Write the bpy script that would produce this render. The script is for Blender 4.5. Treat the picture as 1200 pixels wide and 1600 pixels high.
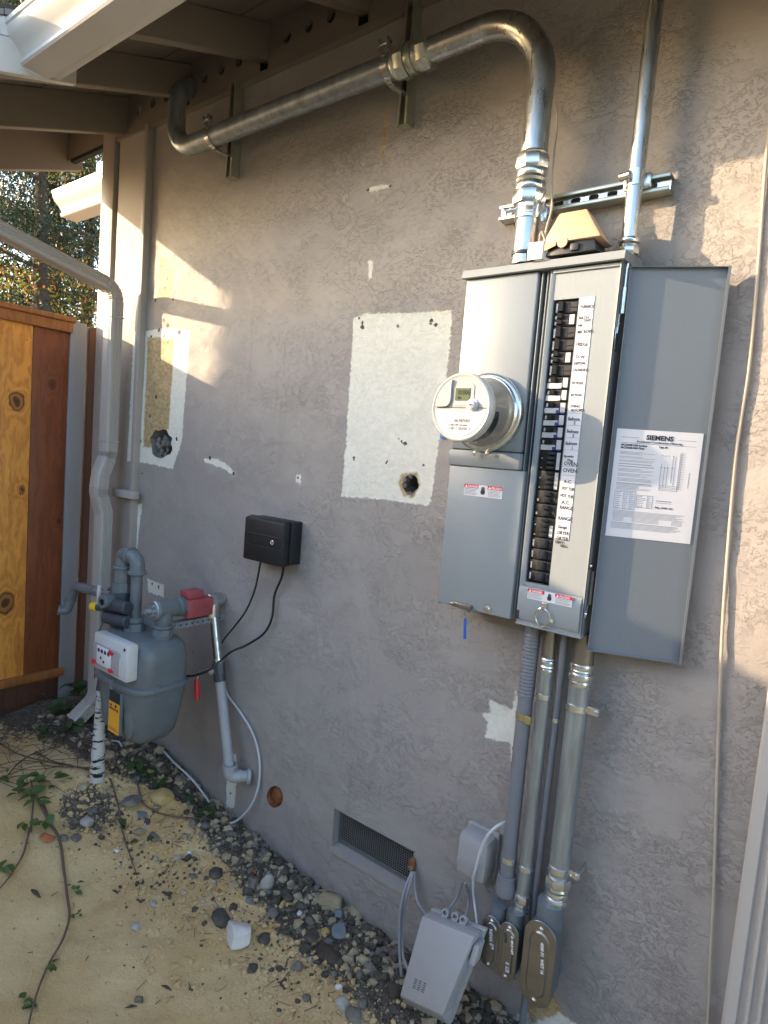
import bpy, bmesh, math, random
import numpy as np
from mathutils import Vector, Matrix, noise as mnoise
for o in list(bpy.data.objects): bpy.data.objects.remove(o)
random.seed(7); RNG = np.random.default_rng(7)
SC = bpy.context.scene
COL = SC.collection
# ------------------------------------------------------------ camera
CAM_AX = np.array([[0.79124327, 0.60628823, 0.07967854],
                   [0.1175794, -0.02297462, -0.99279769],
                   [-0.60009097, 0.79491304, -0.08946551]])   # right, down, forward
CAM_POS = np.array([0.0, -1.75674416, 1.65]); FOC = 966.2958778
cam = bpy.data.cameras.new('camera'); cam_o = bpy.data.objects.new('camera', cam); COL.objects.link(cam_o)
cam.sensor_fit = 'VERTICAL'; cam.sensor_height = 36.0; cam.lens = FOC / 1600 * 36.0
cam.clip_start = 0.02; cam.clip_end = 3000
_m = Matrix([[CAM_AX[0][i], -CAM_AX[1][i], -CAM_AX[2][i], CAM_POS[i]] for i in range(3)] + [[0, 0, 0, 1]])
cam_o.matrix_world = _m
SC.camera = cam_o
# ------------------------------------------------------------ world, sun, exposure
SUN_T = Vector((0.257, 0.150, -0.0835)).normalized()       # direction the light travels
elev = math.asin(-SUN_T.z); azim = math.atan2(-SUN_T.x, -SUN_T.y)
world = bpy.data.worlds.new('World'); SC.world = world; world.use_nodes = True
wn = world.node_tree.nodes; wn.clear()
sky = wn.new('ShaderNodeTexSky'); sky.sky_type = 'NISHITA'; sky.sun_disc = False
sky.sun_elevation = elev; sky.sun_rotation = azim % (2 * math.pi)
sky.air_density = 1.0; sky.dust_density = 1.6; sky.ozone_density = 1.0
bg = wn.new('ShaderNodeBackground'); bg.inputs[1].default_value = 0.15
wo = wn.new('ShaderNodeOutputWorld')
world.node_tree.links.new(sky.outputs[0], bg.inputs[0]); world.node_tree.links.new(bg.outputs[0], wo.inputs[0])
sun = bpy.data.lights.new('sun', 'SUN'); sun.energy = 2.0; sun.angle = math.radians(0.55); sun.color = (1.0, 0.74, 0.46)
sun_o = bpy.data.objects.new('sun', sun); COL.objects.link(sun_o)
sun_o.rotation_euler = SUN_T.to_track_quat('-Z', 'Y').to_euler(); sun_o.location = (-6, -4, 6)
vs = SC.view_settings; vs.view_transform = 'Standard'; vs.look = 'None'; vs.gamma = 1.0; vs.use_curve_mapping = False
vs.exposure = 2.42

# ------------------------------------------------------------ survey helpers (picture measurements -> real points)
def ray(x, y): return CAM_AX.T @ np.array([(x - 600) / FOC, (y - 800) / FOC, 1.0])
def P(x, y, Y=0.0):
    d = ray(x, y); t = (Y - CAM_POS[1]) / d[1]; q = CAM_POS + t * d
    return Vector((q[0], Y, q[2]))
def S(x, y, Y=0.0):            # metres per photo pixel at that point
    return (Y - CAM_POS[1]) / ray(x, y)[1] / FOC
# ------------------------------------------------------------ materials
MATS = {}
def nd(nt, t, **k):
    n = nt.nodes.new(t)
    for a, b in k.items(): setattr(n, a, b)
    return n
def pmat(name, col, rough=0.6, metal=0.0, var=0.12, vscale=6.0, bump=0.0, bscale=80.0, dirt=0.0, dirtcol=(0.08, 0.06, 0.045),
         dscale=5.0, stretch=(1, 1, 1), spec=0.5, coat=0.0, rvar=0.12, col2=None):
    m = bpy.data.materials.new(name); m.use_nodes = True; nt = m.node_tree; N = nt.nodes; N.clear(); L = nt.links.new
    out = nd(nt, 'ShaderNodeOutputMaterial'); b = nd(nt, 'ShaderNodeBsdfPrincipled'); L(b.outputs[0], out.inputs[0])
    tc = nd(nt, 'ShaderNodeTexCoord'); mp = nd(nt, 'ShaderNodeMapping'); mp.inputs['Scale'].default_value = stretch
    L(tc.outputs['Object'], mp.inputs[0])
    n1 = nd(nt, 'ShaderNodeTexNoise'); n1.inputs['Scale'].default_value = vscale; n1.inputs['Detail'].default_value = 6; n1.inputs['Roughness'].default_value = 0.65
    L(mp.outputs[0], n1.inputs['Vector'])
    mr = nd(nt, 'ShaderNodeMapRange'); mr.inputs[1].default_value = 0.3; mr.inputs[2].default_value = 0.7
    L(n1.outputs[0], mr.inputs[0])
    mx = nd(nt, 'ShaderNodeMix', data_type='RGBA'); L(mr.outputs[0], mx.inputs[0])
    c2 = col2 if col2 else tuple(min(1, c * (1 + var)) for c in col)
    c1 = col if col2 else tuple(c * (1 - var) for c in col)
    mx.inputs[6].default_value = (*c1, 1); mx.inputs[7].default_value = (*c2, 1)
    last = mx.outputs[2]
    if dirt > 0:
        n2 = nd(nt, 'ShaderNodeTexNoise'); n2.inputs['Scale'].default_value = dscale; n2.inputs['Detail'].default_value = 8; n2.inputs['Roughness'].default_value = 0.7
        L(mp.outputs[0], n2.inputs['Vector'])
        m2 = nd(nt, 'ShaderNodeMapRange'); m2.inputs[1].default_value = 0.52; m2.inputs[2].default_value = 0.78; m2.inputs[4].default_value = dirt
        L(n2.outputs[0], m2.inputs[0])
        x2 = nd(nt, 'ShaderNodeMix', data_type='RGBA'); L(m2.outputs[0], x2.inputs[0]); L(last, x2.inputs[6]); x2.inputs[7].default_value = (*dirtcol, 1)
        last = x2.outputs[2]
    L(last, b.inputs['Base Color'])
    m3 = nd(nt, 'ShaderNodeMapRange'); m3.inputs[3].default_value = max(0.03, rough - rvar); m3.inputs[4].default_value = min(1, rough + rvar)
    n3 = nd(nt, 'ShaderNodeTexNoise'); n3.inputs['Scale'].default_value = vscale * 3.1; n3.inputs['Detail'].default_value = 4
    L(mp.outputs[0], n3.inputs['Vector']); L(n3.outputs[0], m3.inputs[0]); L(m3.outputs[0], b.inputs['Roughness'])
    b.inputs['Metallic'].default_value = metal; b.inputs['Specular IOR Level'].default_value = spec; b.inputs['Coat Weight'].default_value = coat
    if bump > 0:
        nb = nd(nt, 'ShaderNodeTexNoise'); nb.inputs['Scale'].default_value = bscale; nb.inputs['Detail'].default_value = 4
        L(mp.outputs[0], nb.inputs['Vector'])
        bp = nd(nt, 'ShaderNodeBump'); bp.inputs['Strength'].default_value = 1.0; bp.inputs['Distance'].default_value = bump
        L(nb.outputs[0], bp.inputs['Height']); L(bp.outputs[0], b.inputs['Normal'])
    MATS[name] = m
    return m
M = MATS
pmat('panel_paint', (0.25, 0.28, 0.305), 0.38, var=0.03, vscale=3, bump=0.0005, bscale=200, dirt=0.16, dirtcol=(.36, .34, .31), dscale=4, stretch=(1, 1, .35), rvar=0.1)
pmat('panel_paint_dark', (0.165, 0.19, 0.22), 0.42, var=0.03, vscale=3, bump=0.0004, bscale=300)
pmat('dark_gap', (0.02, 0.022, 0.025), 0.7)
pmat('galvanised', (0.56, 0.59, 0.60), 0.30, metal=1.0, var=0.25, vscale=22, dirt=0.25, dirtcol=(0.3, 0.28, 0.24), dscale=20, stretch=(1, 1, 0.25), bump=0.0005, bscale=60)  # stretched tone streaks painted in for bright and dark reflection stripes
pmat('conduit_old', (0.34, 0.385, 0.42), 0.40, metal=0.7, var=0.3, vscale=40, dirt=0.3, dirtcol=(0.22, 0.215, 0.20), dscale=12, stretch=(1, 1, 0.1), bump=0.0005, bscale=60)  # lengthwise streaks in the colour imitate stripes reflected by the metal
pmat('zinc', (0.68, 0.72, 0.74), 0.24, metal=0.95, var=0.1, vscale=30)
pmat('strut_metal', (0.55, 0.57, 0.50), 0.33, metal=0.85, var=0.15, vscale=20, dirt=0.2, dirtcol=(0.3, 0.27, 0.15))
pmat('gold_zinc', (0.62, 0.55, 0.33), 0.3, metal=0.9, var=0.15, vscale=20)
pmat('stainless', (0.29, 0.28, 0.26), 0.33, metal=0.9, var=0.15, vscale=15, bump=0.0006, bscale=40)
pmat('screw_metal', (0.72, 0.72, 0.70), 0.22, metal=0.95)
pmat('grey_pvc', (0.17, 0.18, 0.205), 0.45, var=0.06, vscale=10, dirt=0.1)
pmat('grey_iron', (0.125, 0.15, 0.17), 0.4, var=0.15, vscale=12, dirt=0.35, dirtcol=(.21, .19, .16), dscale=18, bump=0.0006, bscale=120)
pmat('meter_iron', (0.125, 0.147, 0.162), 0.38, var=0.12, vscale=8, bump=0.0012, bscale=110, dirt=0.45, dirtcol=(.24, .235, .22), dscale=11)
pmat('dark_iron', (0.05, 0.06, 0.075), 0.42, var=0.15, vscale=12, bump=0.0006, bscale=120)
pmat('pipe_beige_grey', (0.36, 0.37, 0.39), 0.5, var=0.08, vscale=12, dirt=0.15, bump=0.0006, bscale=120)
pmat('red_paint', (0.34, 0.07, 0.08), 0.45, var=0.1, vscale=20, dirt=0.12, dirtcol=(0.5, 0.35, 0.35))
pmat('red_plastic', (0.65, 0.03, 0.05), 0.35, var=0.06)
pmat('yellow_plastic', (0.75, 0.50, 0.02), 0.4, var=0.06)
pmat('orange_sticker', (0.80, 0.38, 0.03), 0.4, var=0.05)
pmat('white_plastic', (0.55, 0.56, 0.57), 0.32, var=0.04, vscale=8, dirt=0.06)
pmat('meter_plastic', (0.42, 0.425, 0.42), 0.25, var=0.04, vscale=8, coat=0.5)
pmat('meter_can', (0.27, 0.262, 0.24), 0.22, metal=0.35, var=0.08, vscale=8, coat=0.4, dirt=0.2, dirtcol=(0.2, 0.17, 0.12))
pmat('black_plastic', (0.012, 0.015, 0.019), 0.45, var=0.1, vscale=12, bump=0.0003, bscale=300)
pmat('black_plate', (0.008, 0.008, 0.009), 0.6, spec=0.3)
pmat('breaker_black', (0.008, 0.0085, 0.010), 0.55, var=0.2, vscale=40, spec=0.3)
pmat('breaker_grey', (0.028, 0.030, 0.034), 0.6, var=0.2, vscale=60, spec=0.3)
pmat('breaker_white', (0.50, 0.51, 0.52), 0.45, var=0.1, vscale=60)
pmat('breaker_blue', (0.04, 0.03, 0.22), 0.4)
pmat('paper', (0.66, 0.66, 0.70), 0.6, var=0.03, vscale=20)
pmat('paper_lilac', (0.60, 0.60, 0.68), 0.6, var=0.03, vscale=20)
pmat('ink', (0.03, 0.03, 0.045), 0.6)
pmat('ink_grey', (0.22, 0.24, 0.28), 0.6)
pmat('white_ink', (0.8, 0.8, 0.8), 0.6)
pmat('lcd', (0.10, 0.13, 0.07), 0.2, var=0.05)
pmat('glass_dark', (0.03, 0.032, 0.03), 0.12)
pmat('cable_white', (0.52, 0.54, 0.57), 0.5, var=0.06)
pmat('cable_grey', (0.28, 0.29, 0.31), 0.5, var=0.08)
pmat('cable_black', (0.012, 0.013, 0.016), 0.45)
pmat('cable_beige', (0.42, 0.38, 0.32), 0.55, var=0.08, dirt=0.15)
pmat('telecom_grey', (0.34, 0.34, 0.35), 0.5, var=0.06, vscale=5, dirt=0.32, dirtcol=(0.16, 0.14, 0.12), dscale=7)
pmat('white_trim', (0.60, 0.59, 0.57), 0.38, var=0.04, vscale=5, dirt=0.12, dirtcol=(0.35, 0.30, 0.24), dscale=3)
pmat('trim_paint', (0.35, 0.32, 0.295), 0.5, var=0.06, vscale=5, bump=0.0008, bscale=60, dirt=0.1)
pmat('spout_paint', (0.42, 0.395, 0.375), 0.42, var=0.04, vscale=5, bump=0.0004, bscale=80, dirt=0.12, dirtcol=(0.15, 0.13, 0.11))
pmat('eave_paint', (0.185, 0.158, 0.135), 0.6, var=0.09, vscale=5, bump=0.0015, bscale=40, stretch=(0.15, 1, 1), dirt=0.2, dscale=6)
pmat('rafter_paint', (0.21, 0.178, 0.15), 0.6, var=0.07, vscale=5, bump=0.0012, bscale=40, stretch=(1, 0.15, 1), dirt=0.15, dscale=6)
pmat('hole_dark', (0.03, 0.027, 0.024), 0.9, var=0.4, vscale=60, bump=0.004, bscale=80)
pmat('mortar', (0.16, 0.155, 0.15), 0.9, var=0.4, vscale=60, bump=0.004, bscale=90)
pmat('rust', (0.22, 0.075, 0.025), 0.8, var=0.4, vscale=50, bump=0.004, bscale=90, dirt=0.4, dirtcol=(0.05, 0.02, 0.01), dscale=40)
pmat('wire_mesh', (0.17, 0.17, 0.17), 0.5)
pmat('warm_siding', (0.50, 0.36, 0.22), 0.7)
pmat('blue_wire', (0.03, 0.12, 0.55), 0.4)
pmat('blue_tape', (0.06, 0.19, 0.62), 0.5)
pmat('tan_plastic', (0.60, 0.40, 0.26), 0.45, var=0.05, vscale=20)
pmat('grey_wood', (0.27, 0.275, 0.295), 0.6, var=0.08, vscale=6, stretch=(1, 1, 0.2), bump=0.001, bscale=40, dirt=0.15)
pmat('brown_post', (0.14, 0.06, 0.035), 0.65, var=0.3, vscale=8, stretch=(1, 1, 0.12), bump=0.001, bscale=40, dirt=0.35, dirtcol=(0.26, 0.2, 0.14), dscale=5)
pmat('bark', (0.07, 0.05, 0.035), 0.9, var=0.3, vscale=20, bump=0.01, bscale=25)
pmat('vine_stem', (0.13, 0.085, 0.06), 0.8, var=0.2, vscale=30)
pmat('twig', (0.08, 0.06, 0.045), 0.9, var=0.2, vscale=30)
pmat('purple_petal', (0.16, 0.03, 0.35), 0.6)

def leafmat(name, col, col2, trans=0.35):
    m = bpy.data.materials.new(name); m.use_nodes = True; nt = m.node_tree; nt.nodes.clear(); L = nt.links.new
    out = nd(nt, 'ShaderNodeOutputMaterial'); b = nd(nt, 'ShaderNodeBsdfPrincipled'); t = nd(nt, 'ShaderNodeBsdfTranslucent')
    mx = nd(nt, 'ShaderNodeMixShader'); mx.inputs[0].default_value = trans
    L(b.outputs[0], mx.inputs[1]); L(t.outputs[0], mx.inputs[2]); L(mx.outputs[0], out.inputs[0])
    g = nd(nt, 'ShaderNodeNewGeometry'); mc = nd(nt, 'ShaderNodeMix', data_type='RGBA')
    L(g.outputs['Random Per Island'], mc.inputs[0]); mc.inputs[6].default_value = (*col, 1); mc.inputs[7].default_value = (*col2, 1)
    L(mc.outputs[2], b.inputs['Base Color']); L(mc.outputs[2], t.inputs[0]); b.inputs['Roughness'].default_value = 0.5
    MATS[name] = m
leafmat('leaf_evergreen', (0.012, 0.028, 0.012), (0.045, 0.068, 0.026), 0.2)
leafmat('leaf_autumn', (0.42, 0.10, 0.02), (0.50, 0.36, 0.06), 0.5)
leafmat('leaf_yellowgreen', (0.10, 0.16, 0.03), (0.30, 0.34, 0.08), 0.5)
leafmat('leaf_ivy', (0.022, 0.055, 0.016), (0.06, 0.11, 0.035), 0.2)
leafmat('leaf_weed', (0.06, 0.12, 0.03), (0.12, 0.17, 0.06), 0.3)

def fence_mat(name, c1, c2, c3, knots):
    """stained timber: vertical grain + knots at given (y,z) spots"""
    m = bpy.data.materials.new(name); m.use_nodes = True; nt = m.node_tree; nt.nodes.clear(); L = nt.links.new
    out = nd(nt, 'ShaderNodeOutputMaterial'); b = nd(nt, 'ShaderNodeBsdfPrincipled'); L(b.outputs[0], out.inputs[0])
    tc = nd(nt, 'ShaderNodeTexCoord')
    last_off = None
    # knots bend the grain
    wn_ = nd(nt, 'ShaderNodeTexNoise'); wn_.inputs['Scale'].default_value = 14; wn_.inputs['Detail'].default_value = 3; L(tc.outputs['Object'], wn_.inputs['Vector'])
    wsb = nd(nt, 'ShaderNodeVectorMath', operation='SUBTRACT'); L(wn_.outputs[1], wsb.inputs[0]); wsb.inputs[1].default_value = (.5, .5, .5)
    wsc = nd(nt, 'ShaderNodeVectorMath', operation='SCALE'); L(wsb.outputs[0], wsc.inputs[0]); wsc.inputs['Scale'].default_value = .05
    wad = nd(nt, 'ShaderNodeVectorMath', operation='ADD'); L(tc.outputs['Object'], wad.inputs[0]); L(wsc.outputs[0], wad.inputs[1])
    vec = wad.outputs[0]
    kd = None
    for (ky, kz, kr) in knots:
        s = nd(nt, 'ShaderNodeVectorMath', operation='SUBTRACT'); L(vec, s.inputs[0]); s.inputs[1].default_value = (0, ky, kz)
        mu = nd(nt, 'ShaderNodeVectorMath', operation='MULTIPLY'); L(s.outputs[0], mu.inputs[0]); mu.inputs[1].default_value = (0, 1.0 / kr, 0.72 / kr)
        ln = nd(nt, 'ShaderNodeVectorMath', operation='LENGTH'); L(mu.outputs[0], ln.inputs[0])
        if kd is None: kd = ln.outputs['Value']
        else:
            mn = nd(nt, 'ShaderNodeMath', operation='MINIMUM'); L(kd, mn.inputs[0]); L(ln.outputs['Value'], mn.inputs[1]); kd = mn.outputs[0]
    mp = nd(nt, 'ShaderNodeMapping'); mp.inputs['Scale'].default_value = (8, 9, 0.7); L(vec, mp.inputs[0])
    n1 = nd(nt, 'ShaderNodeTexNoise'); n1.inputs['Scale'].default_value = 1.6; n1.inputs['Detail'].default_value = 5; L(mp.outputs[0], n1.inputs['Vector'])
    sm = n1.outputs[0]
    if kd is not None:
        e = nd(nt, 'ShaderNodeMath', operation='DIVIDE'); e.inputs[0].default_value = 0.5; L(kd, e.inputs[1])
        cl = nd(nt, 'ShaderNodeMath', operation='MINIMUM'); L(e.outputs[0], cl.inputs[0]); cl.inputs[1].default_value = 2.0
        a = nd(nt, 'ShaderNodeMath', operation='ADD'); L(sm, a.inputs[0]); L(cl.outputs[0], a.inputs[1]); sm = a.outputs[0]
    w = nd(nt, 'ShaderNodeMath', operation='MULTIPLY'); L(sm, w.inputs[0]); w.inputs[1].default_value = 34
    si = nd(nt, 'ShaderNodeMath', operation='SINE'); L(w.outputs[0], si.inputs[0])
    r = nd(nt, 'ShaderNodeMapRange'); L(si.outputs[0], r.inputs[0]); r.inputs[1].default_value = -1; r.inputs[2].default_value = 1
    mp2 = nd(nt, 'ShaderNodeMapping'); mp2.inputs['Scale'].default_value = (60, 90, 2.5); L(vec, mp2.inputs[0])
    n2 = nd(nt, 'ShaderNodeTexNoise'); n2.inputs['Scale'].default_value = 1.0; n2.inputs['Detail'].default_value = 5; L(mp2.outputs[0], n2.inputs['Vector'])
    mm = nd(nt, 'ShaderNodeMath', operation='MULTIPLY'); L(r.outputs[0], mm.inputs[0]); L(n2.outputs[0], mm.inputs[1])
    x = nd(nt, 'ShaderNodeMix', data_type='RGBA'); L(mm.outputs[0], x.inputs[0]); x.inputs[6].default_value = (*c1, 1); x.inputs[7].default_value = (*c2, 1)
    last = x.outputs[2]
    n3 = nd(nt, 'ShaderNodeTexNoise'); n3.inputs['Scale'].default_value = 3; n3.inputs['Detail'].default_value = 4; L(vec, n3.inputs['Vector'])
    m3 = nd(nt, 'ShaderNodeMapRange'); m3.inputs[1].default_value = 0.45; m3.inputs[2].default_value = 0.7; m3.inputs[4].default_value = 0.35; L(n3.outputs[0], m3.inputs[0])
    x3 = nd(nt, 'ShaderNodeMix', data_type='RGBA'); L(m3.outputs[0], x3.inputs[0]); L(last, x3.inputs[6]); x3.inputs[7].default_value = (*c2, 1); last = x3.outputs[2]
    if kd is not None:
        kr_ = nd(nt, 'ShaderNodeValToRGB'); L(kd, kr_.inputs[0]); cr = kr_.color_ramp
        cr.elements[0].position = 0.0; cr.elements[0].color = (1, 1, 1, 1); cr.elements[1].position = 1.0; cr.elements[1].color = (0, 0, 0, 1)
        for p_, v_ in ((0.42, 0.9), (0.5, 0.45), (0.72, 0.6), (0.8, 1.0), (0.92, 0.3)):
            el = cr.elements.new(p_); el.color = (v_, v_, v_, 1)
        x4 = nd(nt, 'ShaderNodeMix', data_type='RGBA'); L(kr_.outputs[0], x4.inputs[0]); L(last, x4.inputs[6]); x4.inputs[7].default_value = (*c3, 1); last = x4.outputs[2]
    L(last, b.inputs['Base Color']); b.inputs['Roughness'].default_value = 0.55
    bp = nd(nt, 'ShaderNodeBump'); bp.inputs['Distance'].default_value = 0.0012; L(n2.outputs[0], bp.inputs['Height']); L(bp.outputs[0], b.inputs['Normal'])
    MATS[name] = m

# stucco: knock-down texture relief, old-paint masks from signed distances stored on the mesh
def stucco(name, base, relief=1.0):
    m = bpy.data.materials.new(name); m.use_nodes = True; nt = m.node_tree; nt.nodes.clear(); L = nt.links.new
    out = nd(nt, 'ShaderNodeOutputMaterial'); b = nd(nt, 'ShaderNodeBsdfPrincipled'); L(b.outputs[0], out.inputs[0])
    tc = nd(nt, 'ShaderNodeTexCoord')
    wv = nd(nt, 'ShaderNodeTexNoise'); wv.inputs['Scale'].default_value = 9; wv.inputs['Detail'].default_value = 2; L(tc.outputs['Object'], wv.inputs['Vector'])
    ws = nd(nt, 'ShaderNodeVectorMath', operation='SCALE'); L(wv.outputs[1], ws.inputs[0]); ws.inputs['Scale'].default_value = 0.045
    wa = nd(nt, 'ShaderNodeVectorMath', operation='ADD'); L(tc.outputs['Object'], wa.inputs[0]); L(ws.outputs[0], wa.inputs[1])
    mp = nd(nt, 'ShaderNodeMapping'); mp.inputs['Scale'].default_value = (0.8, 1, 1.15); L(wa.outputs[0], mp.inputs[0])
    def noi(sc, det, rgh=0.6, src=mp):
        n = nd(nt, 'ShaderNodeTexNoise'); n.inputs['Scale'].default_value = sc; n.inputs['Detail'].default_value = det; n.inputs['Roughness'].default_value = rgh
        L(src.outputs[0], n.inputs['Vector']); return n.outputs[0]
    def step(v, a, c, lo=0.0, hi=1.0):
        r = nd(nt, 'ShaderNodeMapRange', interpolation_type='SMOOTHSTEP'); L(v, r.inputs[0]); r.inputs[1].default_value = a; r.inputs[2].default_value = c
        r.inputs[3].default_value = lo; r.inputs[4].default_value = hi; return r.outputs[0]
    def mul(a, c):
        n = nd(nt, 'ShaderNodeMath', operation='MULTIPLY'); L(a, n.inputs[0])
        if isinstance(c, float): n.inputs[1].default_value = c
        else: L(c, n.inputs[1])
        return n.outputs[0]
    def add(a, c):
        n = nd(nt, 'ShaderNodeMath', operation='ADD'); L(a, n.inputs[0])
        if isinstance(c, float): n.inputs[1].default_value = c
        else: L(c, n.inputs[1])
        return n.outputs[0]
    n1_ = noi(30, 5, 0.62)
    sb1 = nd(nt, 'ShaderNodeMath', operation='SUBTRACT'); L(n1_, sb1.inputs[0]); sb1.inputs[1].default_value = 0.5
    ab1 = nd(nt, 'ShaderNodeMath', operation='ABSOLUTE'); L(sb1.outputs[0], ab1.inputs[0])
    p1 = add(mul(step(n1_, 0.49, 0.57), 0.40), step(ab1.outputs[0], 0.0, 0.035, 0.60, 0.0))
    p2 = step(noi(74, 5, 0.7), 0.50, 0.60)
    rough_zone = step(noi(3.4, 4), 0.43, 0.60, 0.08, 1.0)
    rough_zone2 = step(noi(4.8, 4), 0.40, 0.58, 0.15, 1.0)
    h = add(mul(mul(p1, rough_zone), 1.0), mul(mul(p2, rough_zone2), 0.55))
    h = add(h, mul(noi(7, 2), 1.6))
    h = add(h, mul(noi(95, 4), 0.30))
    h = add(h, mul(noi(190, 3), 0.12))
    h = add(h, mul(noi(420, 2), 0.045))
    sx_ = nd(nt, 'ShaderNodeSeparateXYZ'); L(tc.outputs['Object'], sx_.inputs[0])
    aw = nd(nt, 'ShaderNodeAttribute', attribute_name='sd_white')
    h = mul(h, mul(step(sx_.outputs[0], -1.3, 0.2, 0.5, 1.0), step(aw.outputs['Fac'], -.006, .004, .55, 1.0)))
    bp = nd(nt, 'ShaderNodeBump'); bp.inputs['Distance'].default_value = 0.0023 * relief; bp.inputs['Strength'].default_value = 1.0; L(h, bp.inputs['Height'])
    # paint: old stains, drips and thin hairline cracks
    mpd = nd(nt, 'ShaderNodeMapping'); mpd.inputs['Scale'].default_value = (9, 1, .55); L(tc.outputs['Object'], mpd.inputs[0])
    drip = noi(1.6, 6, .7, mpd)
    cv = step(noi(3.2, 4), 0.35, 0.65)
    c0 = nd(nt, 'ShaderNodeMix', data_type='RGBA'); L(cv, c0.inputs[0]); c0.inputs[6].default_value = (*[k * 0.95 for k in base], 1); c0.inputs[7].default_value = (*[k * 1.04 for k in base], 1)
    cd_ = nd(nt, 'ShaderNodeMix', data_type='RGBA'); L(step(drip, .54, .74, 0.0, .22), cd_.inputs[0]); L(c0.outputs[2], cd_.inputs[6]); cd_.inputs[7].default_value = (.21, .185, .16, 1)
    cg_ = nd(nt, 'ShaderNodeMix', data_type='RGBA'); L(step(noi(150, 4, .8), .62, .74, 0.0, .35), cg_.inputs[0]); L(cd_.outputs[2], cg_.inputs[6]); cg_.inputs[7].default_value = (.17, .15, .135, 1)
    last = cg_.outputs[2]
    edge = noi(45, 5, 0.7); edge2 = add(mul(edge, 0.030), -0.015); edge3 = add(mul(noi(70, 6, .75), 0.034), -0.017)
    def layer(attr, col, colb, e, blur=0.0015, amt=1.0):
        nonlocal last
        a = nd(nt, 'ShaderNodeAttribute', attribute_name=attr)
        s = add(a.outputs['Fac'], e)
        f = step(s, -blur, blur, amt, 0.0)
        cc = nd(nt, 'ShaderNodeMix', data_type='RGBA'); L(step(noi(60, 6, .75), 0.38, 0.62), cc.inputs[0]); cc.inputs[6].default_value = (*col, 1); cc.inputs[7].default_value = (*colb, 1)
        x = nd(nt, 'ShaderNodeMix', data_type='RGBA'); L(f, x.inputs[0]); L(last, x.inputs[6]); L(cc.outputs[2], x.inputs[7]); last = x.outputs[2]
    layer('sd_white', (0.68, 0.68, 0.61), (0.75, 0.75, 0.69), edge3, 0.003)
    layer('sd_tan', (0.33, 0.235, 0.115), (0.50, 0.39, 0.22), edge2, 0.006)
    layer('sd_mud', (0.13, 0.12, 0.10), (0.30, 0.26, 0.17), edge2, 0.004)
    layer('sd_splash', (0.16, 0.135, 0.10), (0.27, 0.225, 0.16), add(mul(noi(28, 7, .8), 0.24), -0.12), 0.05, 0.75)
    layer('sd_dot', (0.035, 0.03, 0.035), (0.06, 0.05, 0.04), edge3, 0.001)
    L(last, b.inputs['Base Color']); b.inputs['Roughness'].default_value = 0.62; b.inputs['Specular IOR Level'].default_value = 0.35
    L(bp.outputs[0], b.inputs['Normal'])
    MATS[name] = m
stucco('stucco_wall', (0.342, 0.317, 0.303))
stucco('stucco_board', (0.36, 0.33, 0.305), 0.12)

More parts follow.
